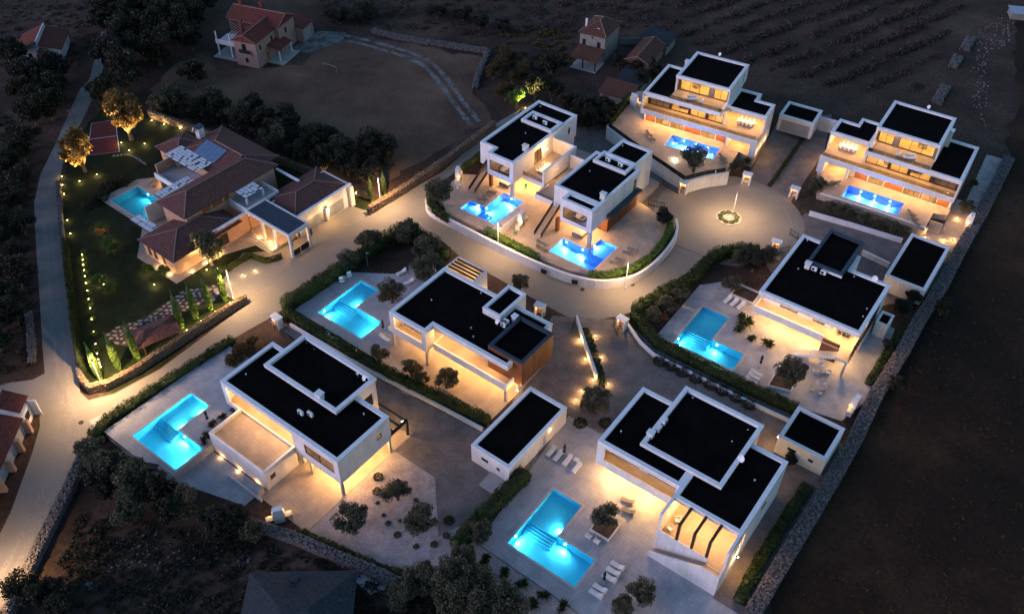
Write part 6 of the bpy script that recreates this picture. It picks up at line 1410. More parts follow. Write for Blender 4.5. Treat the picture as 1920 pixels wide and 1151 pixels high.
layer('gravel_garden', [(79.26, 129.28), (93.72, 152.63), (96.72, 150.83), (85.65, 134.96), (78.87, 125.47), (75.81, 126.16)], .046, 'gravel')

# ------------------------------------------------------------------ garden of the hipped villa
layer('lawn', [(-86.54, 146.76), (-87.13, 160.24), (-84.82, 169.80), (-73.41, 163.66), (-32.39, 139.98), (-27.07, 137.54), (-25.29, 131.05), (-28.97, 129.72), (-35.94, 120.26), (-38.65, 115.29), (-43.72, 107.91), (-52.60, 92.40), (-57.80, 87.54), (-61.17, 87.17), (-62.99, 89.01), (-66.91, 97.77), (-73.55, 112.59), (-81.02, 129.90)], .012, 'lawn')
for a_, b_ in (((-47.07, 111.09), (-42.80, 106.53)), ((-45.60, 113.12), (-41.43, 108.98)), ((-44.01, 115.19), (-39.88, 111.63))): struct(MB().prism(ribbon([a_, b_], .1), .02, .034).obj('bay_line', 'worn_line'))
layer('driveway', [(-48.84, 109.36), (-46.29, 119.34), (-40.51, 120.17), (-35.09, 126.20), (-29.96, 133.36), (-25.29, 131.05), (-26.14, 130.09), (-35.84, 119.69), (-42.78, 106.40), (-45.01, 107.88)], .03, 'street_surface')
sheet('garden_terrace', 'TV', [(-29.0, 4.2), (-16, 4.2), (-9.6, -1.4), (1.2, -1.4), (1.2, 8), (3.5, 13.3), (7.4, 13.3), (7.4, 19), (-23, 19), (-29, 12.2)], .03, .1, 'warm_tile', [p_tv])
layer('sports_court', [(-86.23, 159.86), (-81.94, 161.39), (-77.28, 149.74), (-83.16, 148.30)], .03, 'court_red', cut=False)
struct(MB().prism(ribbon([(-86.23, 159.86), (-81.94, 161.39), (-77.28, 149.74), (-83.16, 148.30), (-86.23, 159.86)], .12), .03, .036).obj('court_line', 'white_panel'))
struct(MB().prism(ribbon([(-84.60, 153.95), (-79.56, 155.42)], .12), .03, .036).obj('court_line', 'white_panel'))
def spike(p, power=45, color=(1.0, .70, .26), z=0.0, label='small garden spotlight glowing in the grass of the hipped villa', group='garden spotlights of the hipped villa'):
    def mk():
        e = bare('garden_spotlight'); MB().tube((0, 0, -.02), (0, 0, .16), .02, n=6).obj('stake', 'iron', e); MB().lathe([(.05, .14), (.09, .22), (.09, .26)], n=8).obj('lamp_head', 'iron', e); MB().lathe([(.08, .261), (.07, .30)], n=8).obj('bulb', 'bulb_amber', e); return e
    o = put('spike', mk, (*p[:2], z), 0, label, 'garden light', group); 
    if power > 100: lamp('SPOT', (p[0], p[1], z + .35), power * 16, color, .08, None, 110, .8, (math.pi * .93, 0, 0), 'garden_lamp'); power = 60
    lamp('POINT', (p[0], p[1], z + .35), power * .85, color, .08, name='garden_lamp'); return o
def gstone(name, parent, c, r, z, rs):
    n = rs.choice((5, 6, 7)); vs = []; off = rs.random() * 6
    for zz, k in ((z, 1.0), (z + .06, .92)):
        for i in range(n): t = 6.283 * i / n + off; q = r * k * (0.78 + .3 * math.sin(i * 2.4 + off)); vs.append((c[0] + q * math.cos(t), c[1] + q * math.sin(t) * .8, zz))
    return MB().add(vs, [tuple(range(n, 2 * n))] + [(i, (i + 1) % n, n + (i + 1) % n, n + i) for i in range(n)]).obj(name, 'stepping', parent)
rs = random.Random(3)
path = sheet('stone_path', None, ccw([(-63.00, 99.58), (-61.26, 101.40), (-58.80, 102.65), (-56.51, 105.77), (-53.71, 109.66), (-48.82, 111.06), (-47.77, 107.83), (-50.64, 106.26), (-53.50, 104.21), (-56.69, 102.08), (-58.21, 99.67), (-58.78, 96.76), (-61.00, 97.29)]), .005, .02, 'soil')
PP = ccw([(-63.00, 99.58), (-61.26, 101.40), (-58.80, 102.65), (-56.51, 105.77), (-53.71, 109.66), (-48.82, 111.06), (-47.77, 107.83), (-50.64, 106.26), (-53.50, 104.21), (-56.69, 102.08), (-58.21, 99.67), (-58.78, 96.76), (-61.00, 97.29)])
xs = [p[0] for p in PP]; ys = [p[1] for p in PP]; y = min(ys); row = 0
while y < max(ys):
    x = min(xs) + (row % 2) * .45
    while x < max(xs):
        c = (x + rs.uniform(-.15, .15), y + rs.uniform(-.15, .15))
        if inside(c, PP): gstone('stone', path, c, rs.uniform(.34, .5), .02, rs)
        x += .95
    y += .82; row += 1
st = thing('stepping_stone_path', 'curved row of pale stepping stones across the lawn to the sports court', 'path')
for k, p in enumerate(smooth_line([(-77.94, 148.23), (-75.27, 148.66), (-73.01, 147.42), (-71.03, 145.65)], 4)): gstone('stone', st, p, .42, .02, rs)
# uplit trees
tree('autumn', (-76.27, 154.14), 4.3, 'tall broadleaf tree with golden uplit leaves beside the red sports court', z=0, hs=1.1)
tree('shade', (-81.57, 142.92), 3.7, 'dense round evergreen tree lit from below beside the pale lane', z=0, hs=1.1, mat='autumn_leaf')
for p in ((-75.37, 149.97), (-73.04, 152.29), (-81.35, 139.44), (-78.88, 141.57), (-77.78, 152.56)): spike(p, 210)
tree('olive', (-50.71, 116.16), 3.3, 'large olive tree lit from below before the peach villa wall', hs=1.15)
spike((-51.23, 114.64), 190); spike((-49.51, 114.95), 190)
for p in ((-74.26, 160.95), (-71.35, 159.60), (-67.67, 158.07), (-83.19, 163.85)): spike(p, 70)
for i, p in enumerate(((-85.20, 140.91), (-84.09, 138.18), (-82.75, 135.36), (-79.31, 127.59), (-77.38, 123.84))): spike(p, 26)
for i, p in enumerate(smooth_line([(-73.29, 118.10), (-70.91, 112.64), (-67.35, 104.95), (-62.84, 94.99), (-61.34, 92.25)], 4)):
    spike(p, 14)
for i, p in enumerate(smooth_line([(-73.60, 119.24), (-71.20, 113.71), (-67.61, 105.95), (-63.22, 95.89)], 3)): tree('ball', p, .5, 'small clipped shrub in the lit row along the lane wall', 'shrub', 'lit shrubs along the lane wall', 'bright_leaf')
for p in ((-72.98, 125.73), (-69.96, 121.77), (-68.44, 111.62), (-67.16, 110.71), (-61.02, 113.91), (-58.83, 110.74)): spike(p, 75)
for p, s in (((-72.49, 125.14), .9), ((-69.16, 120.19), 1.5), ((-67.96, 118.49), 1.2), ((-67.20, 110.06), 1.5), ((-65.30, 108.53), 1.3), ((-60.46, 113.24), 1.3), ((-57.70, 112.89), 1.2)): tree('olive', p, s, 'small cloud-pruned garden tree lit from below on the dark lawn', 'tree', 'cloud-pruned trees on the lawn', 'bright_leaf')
for p in ((-75.17, 137.70), (-75.68, 134.52), (-76.89, 132.38), (-73.23, 139.10)): tree('ball', p, 1.6, 'low dark shrub on the lawn beside the teal pool', 'shrub', 'shrubs beside the teal pool', 'dark_leaf')
cyl = 'slim cypress behind the street wall, lit at its foot'
for p in ((-58.54, 91.98), (-56.44, 94.21), (-51.56, 100.85), (-49.85, 102.93), (-48.14, 105.18), (-46.32, 107.22), (-60.62, 89.90)): tree('cypress', p, 1.2, cyl, 'tree', 'cypresses behind the street wall', 'bright_leaf', 1.15); spike((p[0] + .9, p[1] - .6), 99, (1, .75, .2), label='small spotlight at the foot of a street wall cypress', group='cypress spotlights')  # brighter leaf colour stands in for extra lamp light on these crowns
for p in smooth_line([(-75.46, 118.06), (-71.98, 109.97), (-68.60, 102.47), (-65.53, 95.51), (-63.34, 91.14)], 3): tree('cypress', p, .9, 'slim dark cypress in the row along the lane wall', 'tree', 'cypresses along the lane wall')
for p in ((-26.01, 134.58), (-23.89, 136.61)): tree('cypress', p, 1.05, 'slim cypress lit from below beside the street gate of the hipped villa', 'tree', 'gate cypresses', 'hedge_leaf'); spike((p[0] + .6, p[1] - .5), 50)
for p in ((-29.13, 136.66), (-26.42, 132.31), (-32.89, 139.97), (-35.46, 141.64)): spike(p, 60)
for p in ((-44.95, 113.40), (-43.15, 114.52), (-46.70, 111.36), (-55.42, 115.93), (-53.58, 116.80)): spike(p, 34)
hedge('low clipped hedge around the parking bays of the hipped villa', [(-48.25, 114.15), (-44.89, 118.38), (-41.70, 117.03), (-39.40, 118.20)], .9, .7)
stone_wall('curved rubble wall along the street in front of the garden cypresses', [(-42.94, 107.16), (-47.04, 102.14), (-51.40, 96.66), (-56.07, 90.72), (-58.81, 88.25), (-61.12, 87.48), (-62.91, 89.23)], .7, 1.5, .32, 0, 4, 'warm_stone')
stone_wall('pale rubble wall along the lane beside the garden cypresses', [(-63.21, 89.43), (-64.98, 93.29), (-68.07, 100.08), (-73.73, 112.58), (-79.41, 125.30), (-84.62, 138.00)], .6, 1.2, .32, 0, 5)
stone_wall('rubble wall behind the hipped villa under the evergreen trees', [(-74.96, 162.58), (-67.62, 158.68), (-57.68, 153.40), (-45.76, 146.75), (-32.26, 139.12), (-26.82, 135.55)], .6, 1.6, .34, 0, 6, 'warm_stone')
stone_wall('long rubble wall along the upper street beside the meadow', [(-25.87, 131.04), (-20.13, 137.69), (-13.73, 146.19), (-8.37, 153.76), (-4.27, 160.15)], .9, 1.5, .36, 0, 7, 'warm_stone')
stone_wall('wide rubble boundary wall along the dark field', [(97.11, 150.47), (85.05, 132.53), (77.83, 122.50), (71.17, 112.66), (64.82, 104.40), (59.92, 97.24), (53.30, 88.35), (48.42, 80.65), (43.35, 73.48), (37.17, 65.11), (31.58, 57.53), (27.67, 51.97)], 1.9, .95, .30, 0, 8, jitter=.16)
stone_wall('wide rubble wall below the gravel garden', [(-33.08, 65.27), (-26.53, 63.02), (-20.78, 60.44), (-16.59, 58.66), (-11.81, 56.36)], 1.3, 1.0, .28, 0, 9, jitter=.14)
stone_wall('rubble wall on the outer side of the lower road', [(-57.97, 75.47), (-57.95, 70.23), (-58.29, 63.72), (-58.58, 57.35), (-58.73, 51.48)], 1.3, 1.1, .28, 0, 10, jitter=.14)
stone_wall('ruined pale field wall beyond the meadow', [(-33.73, 201.23), (-25.80, 197.66), (-15.62, 194.77), (-6.25, 191.92)], 1.1, .9, .4, 0, 11, 'pale_limestone', jitter=.4)
stone_wall('ruined pale field wall turning back towards the street', [(-6.24, 191.41), (-7.79, 183.20), (-8.68, 175.47)], 1.0, .9, .4, 0, 12, 'pale_limestone', jitter=.4)
for i, (p, q) in enumerate((((108.18, 201.52), (104.74, 196.12)), ((101.75, 192.19), (99.06, 187.62)), ((94.34, 178.70), (90.07, 171.85)))): stone_wall('broken stretch of pale field wall in the scrub', [p, q], 1.8, .8, .5, 0, 20 + i, 'pale_limestone', 'broken field walls', .5)
def track(name, pts, w, z=.014):
    P = smooth_line(pts, 6); rs = random.Random(len(P)); return layer(name, ribbon(P, [w * rs.uniform(.7, 1.3) for _ in P]), z, 'track_gravel')
track('track', [(-47.14, 198.16), (-39.81, 199.43), (-27.91, 193.92), (-20.09, 188.52), (-14.96, 179.93), (-10.98, 170.50), (-7.30, 162.53)], 1.1); track('track', [(-46.88, 196.57), (-39.47, 197.03), (-28.29, 191.59), (-21.11, 186.26), (-16.61, 178.25), (-12.73, 169.37), (-8.77, 160.86)], 1.1)
layer('track', [(-51.87, 193.29), (-46.51, 201.98), (-40.04, 201.06), (-40.59, 196.21), (-47.75, 190.83)], .012, 'track_gravel')

# ------------------------------------------------------------------ hedges round the villas
hedge('clipped hedge between the street and the terrace villa pool', [(-57.47, 78.22), (-56.42, 81.08), (-51.13, 87.34), (-45.06, 94.18), (-42.55, 97.27)], 1.5, 1.9, .0)
hedge('tall hedge between the street and the wood-box villa pool', [(-36.26, 105.15), (-31.63, 110.73), (-25.53, 117.91), (-21.09, 123.18)], 1.8, 2.2)
hedge('curved tall hedge round the corner of the wood-box villa pool', smooth_line([(-21.09, 123.18), (-18.37, 123.98), (-14.93, 121.84), (-11.45, 117.90)], 3), 2.2, 2.4)
hedge('long hedge between the wood-box villa pool and the paved forecourt', [(-35.98, 103.67), (-29.81, 99.59), (-22.45, 94.02), (-15.59, 89.60), (-8.27, 85.30), (-3.19, 82.42)], 1.5, 1.5)
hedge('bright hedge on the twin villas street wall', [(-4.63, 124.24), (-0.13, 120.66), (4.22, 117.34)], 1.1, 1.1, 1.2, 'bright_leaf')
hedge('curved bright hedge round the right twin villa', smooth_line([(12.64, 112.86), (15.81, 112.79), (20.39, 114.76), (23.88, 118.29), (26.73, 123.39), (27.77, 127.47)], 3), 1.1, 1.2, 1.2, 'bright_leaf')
hedge('dark hedge corner below the left twin villa olive', smooth_line([(-11.33, 127.43), (-14.07, 130.02), (-15.14, 132.87), (-14.80, 136.15)], 3), 1.2, 1.1, 1.2)
hedge('dark hedge beside the left twin villa stair', [(-9.61, 142.75), (-6.05, 148.04)], .9, 1.3, 1.2)
hedge('curved hedge between the street and the slatted villa pool', smooth_line([(19.64, 105.05), (24.36, 109.17), (30.20, 113.62), (33.54, 118.07), (37.59, 120.56), (42.21, 120.65)], 3), 1.8, 1.9)
hedge('long hedge between the slatted villa pool and the ball shrubs', [(19.62, 104.80), (20.82, 101.44), (22.73, 98.19), (29.06, 93.58), (34.73, 89.40), (40.93, 85.40)], 1.6, 1.4)
hedge('loose hedge between the annexe and the lower right pool', [(2.08, 73.29), (-1.08, 69.40), (-3.77, 66.10), (-6.64, 62.15)], 1.8, 1.8)
hedge('low hedge inside the boundary wall of the slatted villa', [(53.03, 90.76), (57.31, 96.74), (62.64, 103.38)], 1.1, .9)
hedge('low hedge inside the boundary wall of the pergola villa', [(39.59, 72.13), (35.45, 66.67), (30.83, 60.43), (27.64, 55.36)], 1.4, 1.0)
hedge('thin hedge above the wide rubble wall of the gravel garden', [(-26.74, 64.18), (-20.94, 61.57), (-15.33, 59.04), (-11.30, 58.01)], .9, .9)
hedge('dark hedge along the side of the tall villa terrace', [(19.20, 158.77), (24.26, 168.68)], 1.2, 1.3, 2.2)
hedge('low hedge strip beside the drive of the two tall villas', [(48.24, 140.85), (53.79, 149.88), (59.13, 158.62)], .6, .5)
for i, p in enumerate(((22.53, 94.91), (24.03, 93.94), (25.65, 92.76), (27.48, 91.50), (29.44, 90.25), (31.07, 89.13), (32.91, 87.91), (34.52, 86.51))): tree('ball', p, 1.05, 'round clipped shrub in the row below the slatted villa hedge', 'shrub', 'ball shrubs in a row', 'dark_leaf')
for p, s in (((-17.67, 72.99), .7), ((-17.54, 70.67), .65), ((-17.27, 68.91), .3), ((-16.22, 67.04), .32), ((-15.54, 65.84), .42), ((-14.07, 66.26), .26), ((-14.20, 64.12), .5), ((-12.28, 69.40), .36), ((-7.76, 66.36), .7), ((-7.96, 64.06), .5), ((-9.43, 62.80), .5), ((-11.69, 62.46), .42)):
    tree('ball', p, s, 'small shrub dotted in the white gravel garden', 'shrub', 'gravel garden shrubs')
for p, s in (((-14.68, 69.53), 2.1), ((-19.88, 65.06), 2.6), ((-11.00, 64.80), 2.6)): tree('olive', p, s, 'bushy olive tree growing in the white gravel garden', 'tree', 'gravel garden olives', hs=.85)
for p in ((-2.98, 60.40), (-2.64, 57.91), (-0.57, 58.59), (1.72, 57.26), (4.22, 55.74), (6.49, 54.45), (3.00, 54.68)): tree('yucca', p, 1.0, 'spiky cycad in the gravel below the lower right pool', 'plant', 'cycads by the lower right pool')
tree('olive', at('V7', -15.55, .15, 0)[:2], 2.2, 'olive tree standing in the square raised planter', z=.4, hs=.95)
tree('olive', (16.01, 55.55), 2.1, 'olive tree in the bed below the outside stair of the pergola villa', hs=.85); tree('olive', (13.62, 53.80), 1.8, 'smaller olive tree in the bed at the lower edge of the pergola villa terrace', hs=.85)
tree('olive', (12.06, 84.63), 2.6, 'olive tree at the forecourt end of the lit garden strip', hs=.9)
for p, s in (((9.90, 82.63), 1.0), ((13.46, 82.69), 1.0), ((10.83, 86.12), .9)): tree('ball', p, s, 'dark shrub under the forecourt olive tree', 'shrub', 'shrubs under the forecourt olive', 'dark_leaf')
for i, p in enumerate(smooth_line([(11.60, 101.27), (12.42, 98.01), (13.13, 93.53), (13.57, 90.30)], 3)): tree('ball', p, .7, 'low shrub in the narrow lit strip between the two drives', 'shrub', 'shrubs of the lit strip')
for p in ((10.50, 99.13), (11.20, 95.05), (12.18, 90.81), (10.33, 88.67), (13.04, 100.11), (13.74, 95.54), (14.35, 90.11), (9.47, 86.91)): spike(p, 75, WARM, 0, 'low path light washing the paving of the forecourt', 'forecourt path lights')
retaining('low white wall dividing the two paved drives', [(10.20, 103.90), (11.27, 97.99), (12.67, 91.14)], .3, 0, 1.1)
for p, s in (((-19.42, 107.34), 2.6), ((-13.96, 112.65), 3.2), ((-14.62, 117.84), 2.8), ((-24.45, 120.20), 2.6), ((-27.47, 115.51), 2.2), ((-18.26, 122.80), 2.8)): tree('olive', p, s, 'olive tree in the hedge ring of the wood-box villa pool', 'tree', 'olives round the wood-box pool', hs=.9)
for p, s in (((-9.42, 89.08), 2.1), ((-14.81, 91.42), 1.8), ((-19.91, 94.29), 1.7), ((-13.25, 89.85), 1.4)): tree('olive', p, s, 'olive tree along the hedge below the wood-box villa patio', 'tree', 'olives below the wood-box patio', hs=.9)
tree('olive', (1.28, 110.69), 1.8, 'olive tree behind the stair tower of the wood-box villa', hs=.9)
for p, s in (((-40.47, 94.60), 1.9), ((-41.46, 92.59), 1.6), ((-39.64, 97.10), 1.3)): tree('olive', p, s, 'dry toned bush at the rear corner of the terrace villa', 'tree', 'bushes behind the terrace villa', 'dry_leaf', .75)
for p, s in (((-41.57, 78.37), .9), ((-41.31, 80.25), .9), ((-40.32, 81.71), .8), ((-41.85, 77.44), .8)): tree('yucca', p, s, 'russet spiky plant beside the roof terrace wall', 'plant', 'russet plants by the roof terrace', 'dry_leaf', z=1.3)
tree('olive', (-13.15, 132.10), 3.0, 'olive tree in the hedge corner of the left twin villa', z=1.2, hs=.95)
tree('dark', (26.64, 127.44), 2.0, 'dark bush at the hedge end of the right twin villa', z=1.2, hs=.8)
tree('olive', (33.81, 142.25), 3.0, 'round olive tree before the narrow pool of the tall villa', z=2.2, hs=.95); spike((30.77, 146.09), 90, (1, .9, .7), 2.2, 'white spotlight beside the olive of the tall villa terrace', 'terrace spotlights'); spike((37.38, 141.29), 120, (1, .95, .8), 2.2, 'white spotlight beside the olive of the tall villa terrace', 'terrace spotlights')
for p, s in (((43.02, 144.90), 1.3), ((44.55, 146.01), 1.0), ((41.57, 144.16), 1.0)): tree('olive', p, s, 'bush in the lit planter by the entrance of the turning place villa', 'shrub', 'entrance planter bushes', z=1.0)
tree('olive', (56.34, 138.47), 1.9, 'olive bush beside the entrance of the tall villa with shrubs', z=.3); 
for p in ((57.41, 133.08), (60.07, 131.70), (62.91, 129.72), (65.94, 127.93), (68.74, 126.17), (58.88, 132.00), (64.30, 128.51), (67.21, 126.74)): tree('olive', p, 1.6, 'grey-green shrub in the row below the narrow pool', 'shrub', 'shrub row below the narrow pool', hs=.8)
tree('olive', (82.09, 132.95), 1.5, 'small tree on the gravel beside the tall villa by the boundary wall', hs=1.1); tree('olive', (86.67, 141.33), .9, 'little dry bush on the gravel beside the tall villa', mat='dry_leaf', cat='shrub')
for p, s in (((36.16, 110.95), 2.2), ((40.50, 116.40), 3.0), ((43.66, 118.69), 2.2), ((38.43, 117.47), 2.2), ((24.44, 106.01), 2.2), ((27.34, 108.59), 1.8), ((22.53, 104.12), 1.8)): tree('dark' if s > 2.5 else 'olive', p, s, 'bush in the hedge corner of the slatted villa pool', 'shrub', 'bushes round the slatted villa pool', hs=.75)
tree('olive', (41.03, 90.56), 2.7, 'olive tree in the planter before the zigzag stair', z=.2, hs=.95)
for p, s in (((37.00, 102.92), 1.5), ((35.69, 101.70), 1.2), ((37.24, 99.61), 1.0), ((39.51, 98.49), 1.3), ((36.58, 104.38), 1.1)): tree('yucca', p, s, 'large spiky yucca between pool and slatted villa', 'plant', 'yuccas by the slatted villa')
for p, s in (((62.61, 106.08), 1.8), ((65.13, 108.65), 1.6), ((58.16, 98.24), 1.2), ((38.16, 76.06), 1.2), ((68.83, 106.20), 1.8), ((56.52, 89.97), 1.6)): tree('dark', p, s, 'dark bush against the wide boundary wall', 'shrub', 'bushes along the boundary wall', hs=.9)

# ------------------------------------------------------------------ dark trees round the estate
DT = [((-54.76, 72.85), 3.2), ((-51.99, 72.03), 3.4), ((-48.72, 69.94), 3.6), ((-45.57, 68.32), 3.4), ((-42.01, 66.74), 3.0), ((-47.93, 65.85), 3.2), ((-52.42, 69.05), 3.0), ((-43.50, 65.91), 2.8), ((-56.54, 75.94), 2.6), ((-36.10, 63.65), 3.0), ((-34.22, 64.86), 2.6), ((-31.90, 62.94), 2.2), ((-57.14, 54.55), 2.8), ((-54.48, 54.24), 2.8), ((-51.77, 52.91), 2.6), ((-37.84, 65.20), 2.4)]
for p, s in DT: tree('dark', p, s * .84, 'dark evergreen tree in the thicket between the road wall and the sunken court', 'tree', 'thicket beside the road wall', 'olive_leaf' if rnd.random() < .4 else None)
for p, s in [((-10.54, 56.59), 2.6), ((-7.61, 56.28), 3.0), ((-4.73, 56.67), 2.8), ((-6.53, 54.21), 3.0), ((-1.46, 54.62), 2.6), ((-3.34, 53.57), 2.8), ((0.46, 52.94), 2.6), ((-12.30, 54.82), 2.4), ((-5.53, 59.92), 2.0), ((-3.69, 63.73), 1.8)]: tree('olive', p, s, 'dark olive tree in the grove below the lower right pool', 'tree', 'grove below the lower right pool', hs=.9)
for p in ((-72.49, 164.31), (-68.30, 163.16), (-64.25, 162.42), (-59.58, 161.30), (-55.41, 159.77), (-50.49, 157.08), (-46.29, 154.82), (-42.03, 151.85), (-38.17, 150.80), (-33.76, 149.41), (-29.36, 147.66), (-24.96, 147.21), (-71.11, 167.32), (-62.68, 164.96), (-54.41, 162.65), (-45.13, 157.20), (-36.34, 152.55), (-27.56, 149.92), (-55.49, 155.39), (-46.90, 149.86), (-41.55, 146.30), (-35.94, 143.38), (-27.38, 140.08), (-31.25, 142.60)): tree('dark', p, rnd.uniform(2.6, 3.6), 'dark evergreen in the belt of trees behind the hipped villa', 'tree', 'tree belt behind the hipped villa', 'olive_leaf' if rnd.random() < .3 else None, rnd.uniform(.8, 1.0))
tree('shade', (-68.79, 174.66), 3.0, 'lone round evergreen standing in the meadow below the pink house')
wood = [(200, 30), (235, 25), (270, 20), (305, 15), (340, 20), (375, 30), (215, 60), (250, 55), (290, 50), (330, 50), (365, 60), (230, 90), (265, 85), (300, 80), (340, 85), (375, 95), (245, 120), (280, 115), (315, 115), (200, 100), (205, 140), (230, 150), (260, 150), (222, 175), (200, 190)]
WOOD = [(-99.44, 208.41), (-95.40, 209.97), (-91.32, 211.55), (-87.20, 213.15), (-82.22, 211.81), (-76.91, 209.04), (-94.77, 200.12), (-90.82, 201.60), (-86.20, 203.11), (-81.14, 203.25), (-75.99, 200.63), (-90.35, 192.27), (-86.49, 193.67), (-82.58, 195.09), (-77.30, 193.92), (-72.34, 191.46), (-86.17, 184.83), (-82.38, 186.16), (-78.21, 186.27), (-89.32, 179.94), (-85.66, 177.69), (-84.74, 172.02), (-85.78, 167.61)]
for p in WOOD: tree('dark', (p[0] + rnd.uniform(-2, 2), p[1] + rnd.uniform(-2, 2)), rnd.uniform(3.6, 5.0), 'tall dark tree in the wood beside the lane', 'tree', 'wood beside the lane', None, rnd.uniform(.9, 1.15))
for p in ((-103.92, 173.79), (-100.65, 172.74), (-98.66, 175.06), (-97.45, 167.33), (-98.85, 165.16), (-95.63, 168.45), (-102.87, 168.28), (-94.53, 161.09), (-97.00, 159.00), (-110.63, 181.78), (-100.38, 179.66)): tree('dark', p, rnd.uniform(2.8, 4.0), 'dark tree on the outer side of the lane below the white cottage', 'tree', 'trees below the white cottage')
for p in ((-90.82, 129.70), (-89.08, 131.32), (-87.38, 123.64), (-85.07, 123.68), (-86.96, 119.26), (-83.10, 116.51), (-83.11, 111.07), (-79.97, 109.82), (-80.05, 104.72), (-78.89, 99.89), (-77.31, 101.11), (-77.38, 95.30), (-90.56, 136.19), (-94.38, 139.50), (-93.49, 144.79), (-94.64, 150.28)): tree('dark', p, rnd.uniform(2.4, 3.6), 'dark tree in the thicket on the outer side of the pale lane', 'tree', 'thicket outside the lane')
stone_wall('low pale stones along the outer side of the lane', [(-76.60, 103.55), (-73.85, 97.64), (-71.92, 93.17)], .9, .6, .4, 0, 31, 'pale_limestone', jitter=.4)
tree('shade', (4.33, 170.88), 2.3, 'upright dark tree behind the left twin villa', hs=1.25)
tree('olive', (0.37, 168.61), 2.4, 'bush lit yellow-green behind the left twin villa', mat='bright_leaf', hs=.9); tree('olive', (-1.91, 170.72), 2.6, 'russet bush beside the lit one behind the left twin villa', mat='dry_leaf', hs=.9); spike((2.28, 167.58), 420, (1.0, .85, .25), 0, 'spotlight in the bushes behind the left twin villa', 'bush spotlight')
for p in ((7.97, 170.96), (10.63, 165.66), (13.32, 163.63), (15.48, 162.65), (17.32, 165.82), (11.54, 160.52), (14.77, 159.59), (7.62, 181.20), (9.43, 182.44), (18.30, 163.75), (17.88, 160.67)): tree('dark', p, rnd.uniform(2.2, 3.2), 'dark tree behind the twin villas drive', 'tree', 'trees behind the twin villas')
for p in ((-3.06, 184.53), (-4.74, 179.72), (-0.62, 178.65), (-1.91, 188.24), (2.31, 182.26)): tree('olive', p, rnd.uniform(1.8, 2.8), 'russet bush in the rough ground beyond the twin villas', 'shrub', 'russet bushes of the rough ground', 'dry_leaf', .7)
for p in ((26.06, 182.86), (23.27, 185.20), (27.29, 177.04), (30.57, 180.60), (29.87, 185.37)): tree('dark', p, rnd.uniform(1.6, 2.4), 'dark bush between the old barn and the tall villa', 'shrub', 'bushes beside the old barn')
for p in ((-41.98, 205.72), (-37.96, 204.43), (-44.85, 207.63), (-35.93, 208.74), (-12.52, 207.96), (-8.50, 203.84), (-3.37, 202.60), (-19.09, 209.21)): tree('dark', p, rnd.uniform(2.0, 3.2), 'dark bush in the scrub beyond the meadow', 'shrub', 'bushes beyond the meadow', None, .7)
# scrub and tufts that read as one mass
def scrub(name, poly, n, rmin, rmax, mat, per=46, seed=1, leaf=.35, rows=0):
    rs = np.random.RandomState(seed); P = np.array(poly); lo, hi = P.min(0), P.max(0); C_ = []
    while len(C_) < n:
        c = lo + rs.rand(2) * (hi - lo)
        if rows:
            d_ = np.array([.80, .60]); n_ = np.array([-.60, .80]); c = d_ * (c @ d_) + n_ * (round(float(c @ n_) / rows) * rows + rs.normal(0, .5))
        if inside(c, poly): C_.append(c)
    pts = []; sz = []
    for c in C_:
        r = rs.uniform(rmin, rmax); d = rs.normal(size=(per, 3)); d /= np.linalg.norm(d, axis=1)[:, None]; d *= rs.rand(per, 1) ** .4; d[:, 2] = np.abs(d[:, 2]) * .75
        pts.append(np.array([*c, 0]) + d * r); sz.append(rs.uniform(.6, 1.3, per) * leaf * (r / rmax) ** .5)
    o = link(bpy.data.objects.new(name, leaf_mesh(name, np.concatenate(pts), np.concatenate(sz), mat, seed=seed))); o['kind'] = 'stuff'; o['label'] = 'rough ' + name.replace('_', ' ') + ' on the dark land round the estate'; o['category'] = 'scrub'
    return o
scrub('scrub', [(39.73, 234.22), (36.19, 203.68), (54.55, 186.00), (69.11, 176.93), (87.84, 177.39), (111.19, 217.27), (120.44, 243.55)], 640, .7, 1.9, 'scrub_leaf', 60, 3, .34, 6.0)
scrub('scrub', [(-51.33, 231.50), (-47.33, 206.99), (-8.36, 199.74), (11.91, 203.02), (36.19, 203.68), (39.73, 234.22)], 420, .5, 1.7, 'scrub_leaf', 50, 4, .32)
scrub('dry_brush', [(-4.64, 202.57), (12.10, 208.64), (13.90, 189.91), (4.03, 175.33), (-4.15, 179.73)], 130, .4, 1.2, 'dry_leaf', 36, 5, .35)
scrub('dry_brush', [(-55.52, 66.95), (-31.98, 63.32), (-11.12, 55.88), (-3.27, 51.56), (-55.37, 50.86)], 900, .25, .9, 'dark_leaf', 30, 6, .22)
scrub('dry_brush', [(30.49, 52.01), (43.63, 71.76), (63.27, 100.07), (99.90, 150.90), (101.28, 133.67), (65.72, 52.48)], 900, .12, .4, 'dry_leaf', 14, 7, .12)
scrub('dry_brush', [(-78.35, 85.66), (-116.07, 170.14), (-96.90, 156.01), (-85.79, 126.69), (-75.70, 102.34), (-71.65, 92.08)], 500, .3, 1.2, 'dark_leaf', 30, 8, .3)
scrub('dry_brush', [(-140.81, 225.55), (-105.53, 226.59), (-93.87, 184.64), (-121.15, 181.51)], 300, .3, 1.0, 'scrub_leaf', 30, 9, .3)
scrub('undergrowth', [(-74.95, 168.95), (-60.98, 167.13), (-43.70, 158.23), (-23.35, 149.64), (-23.34, 144.54), (-41.81, 147.75), (-57.69, 157.91), (-74.08, 162.19)], 170, .9, 2.0, 'dark_leaf', 70, 12, .26)
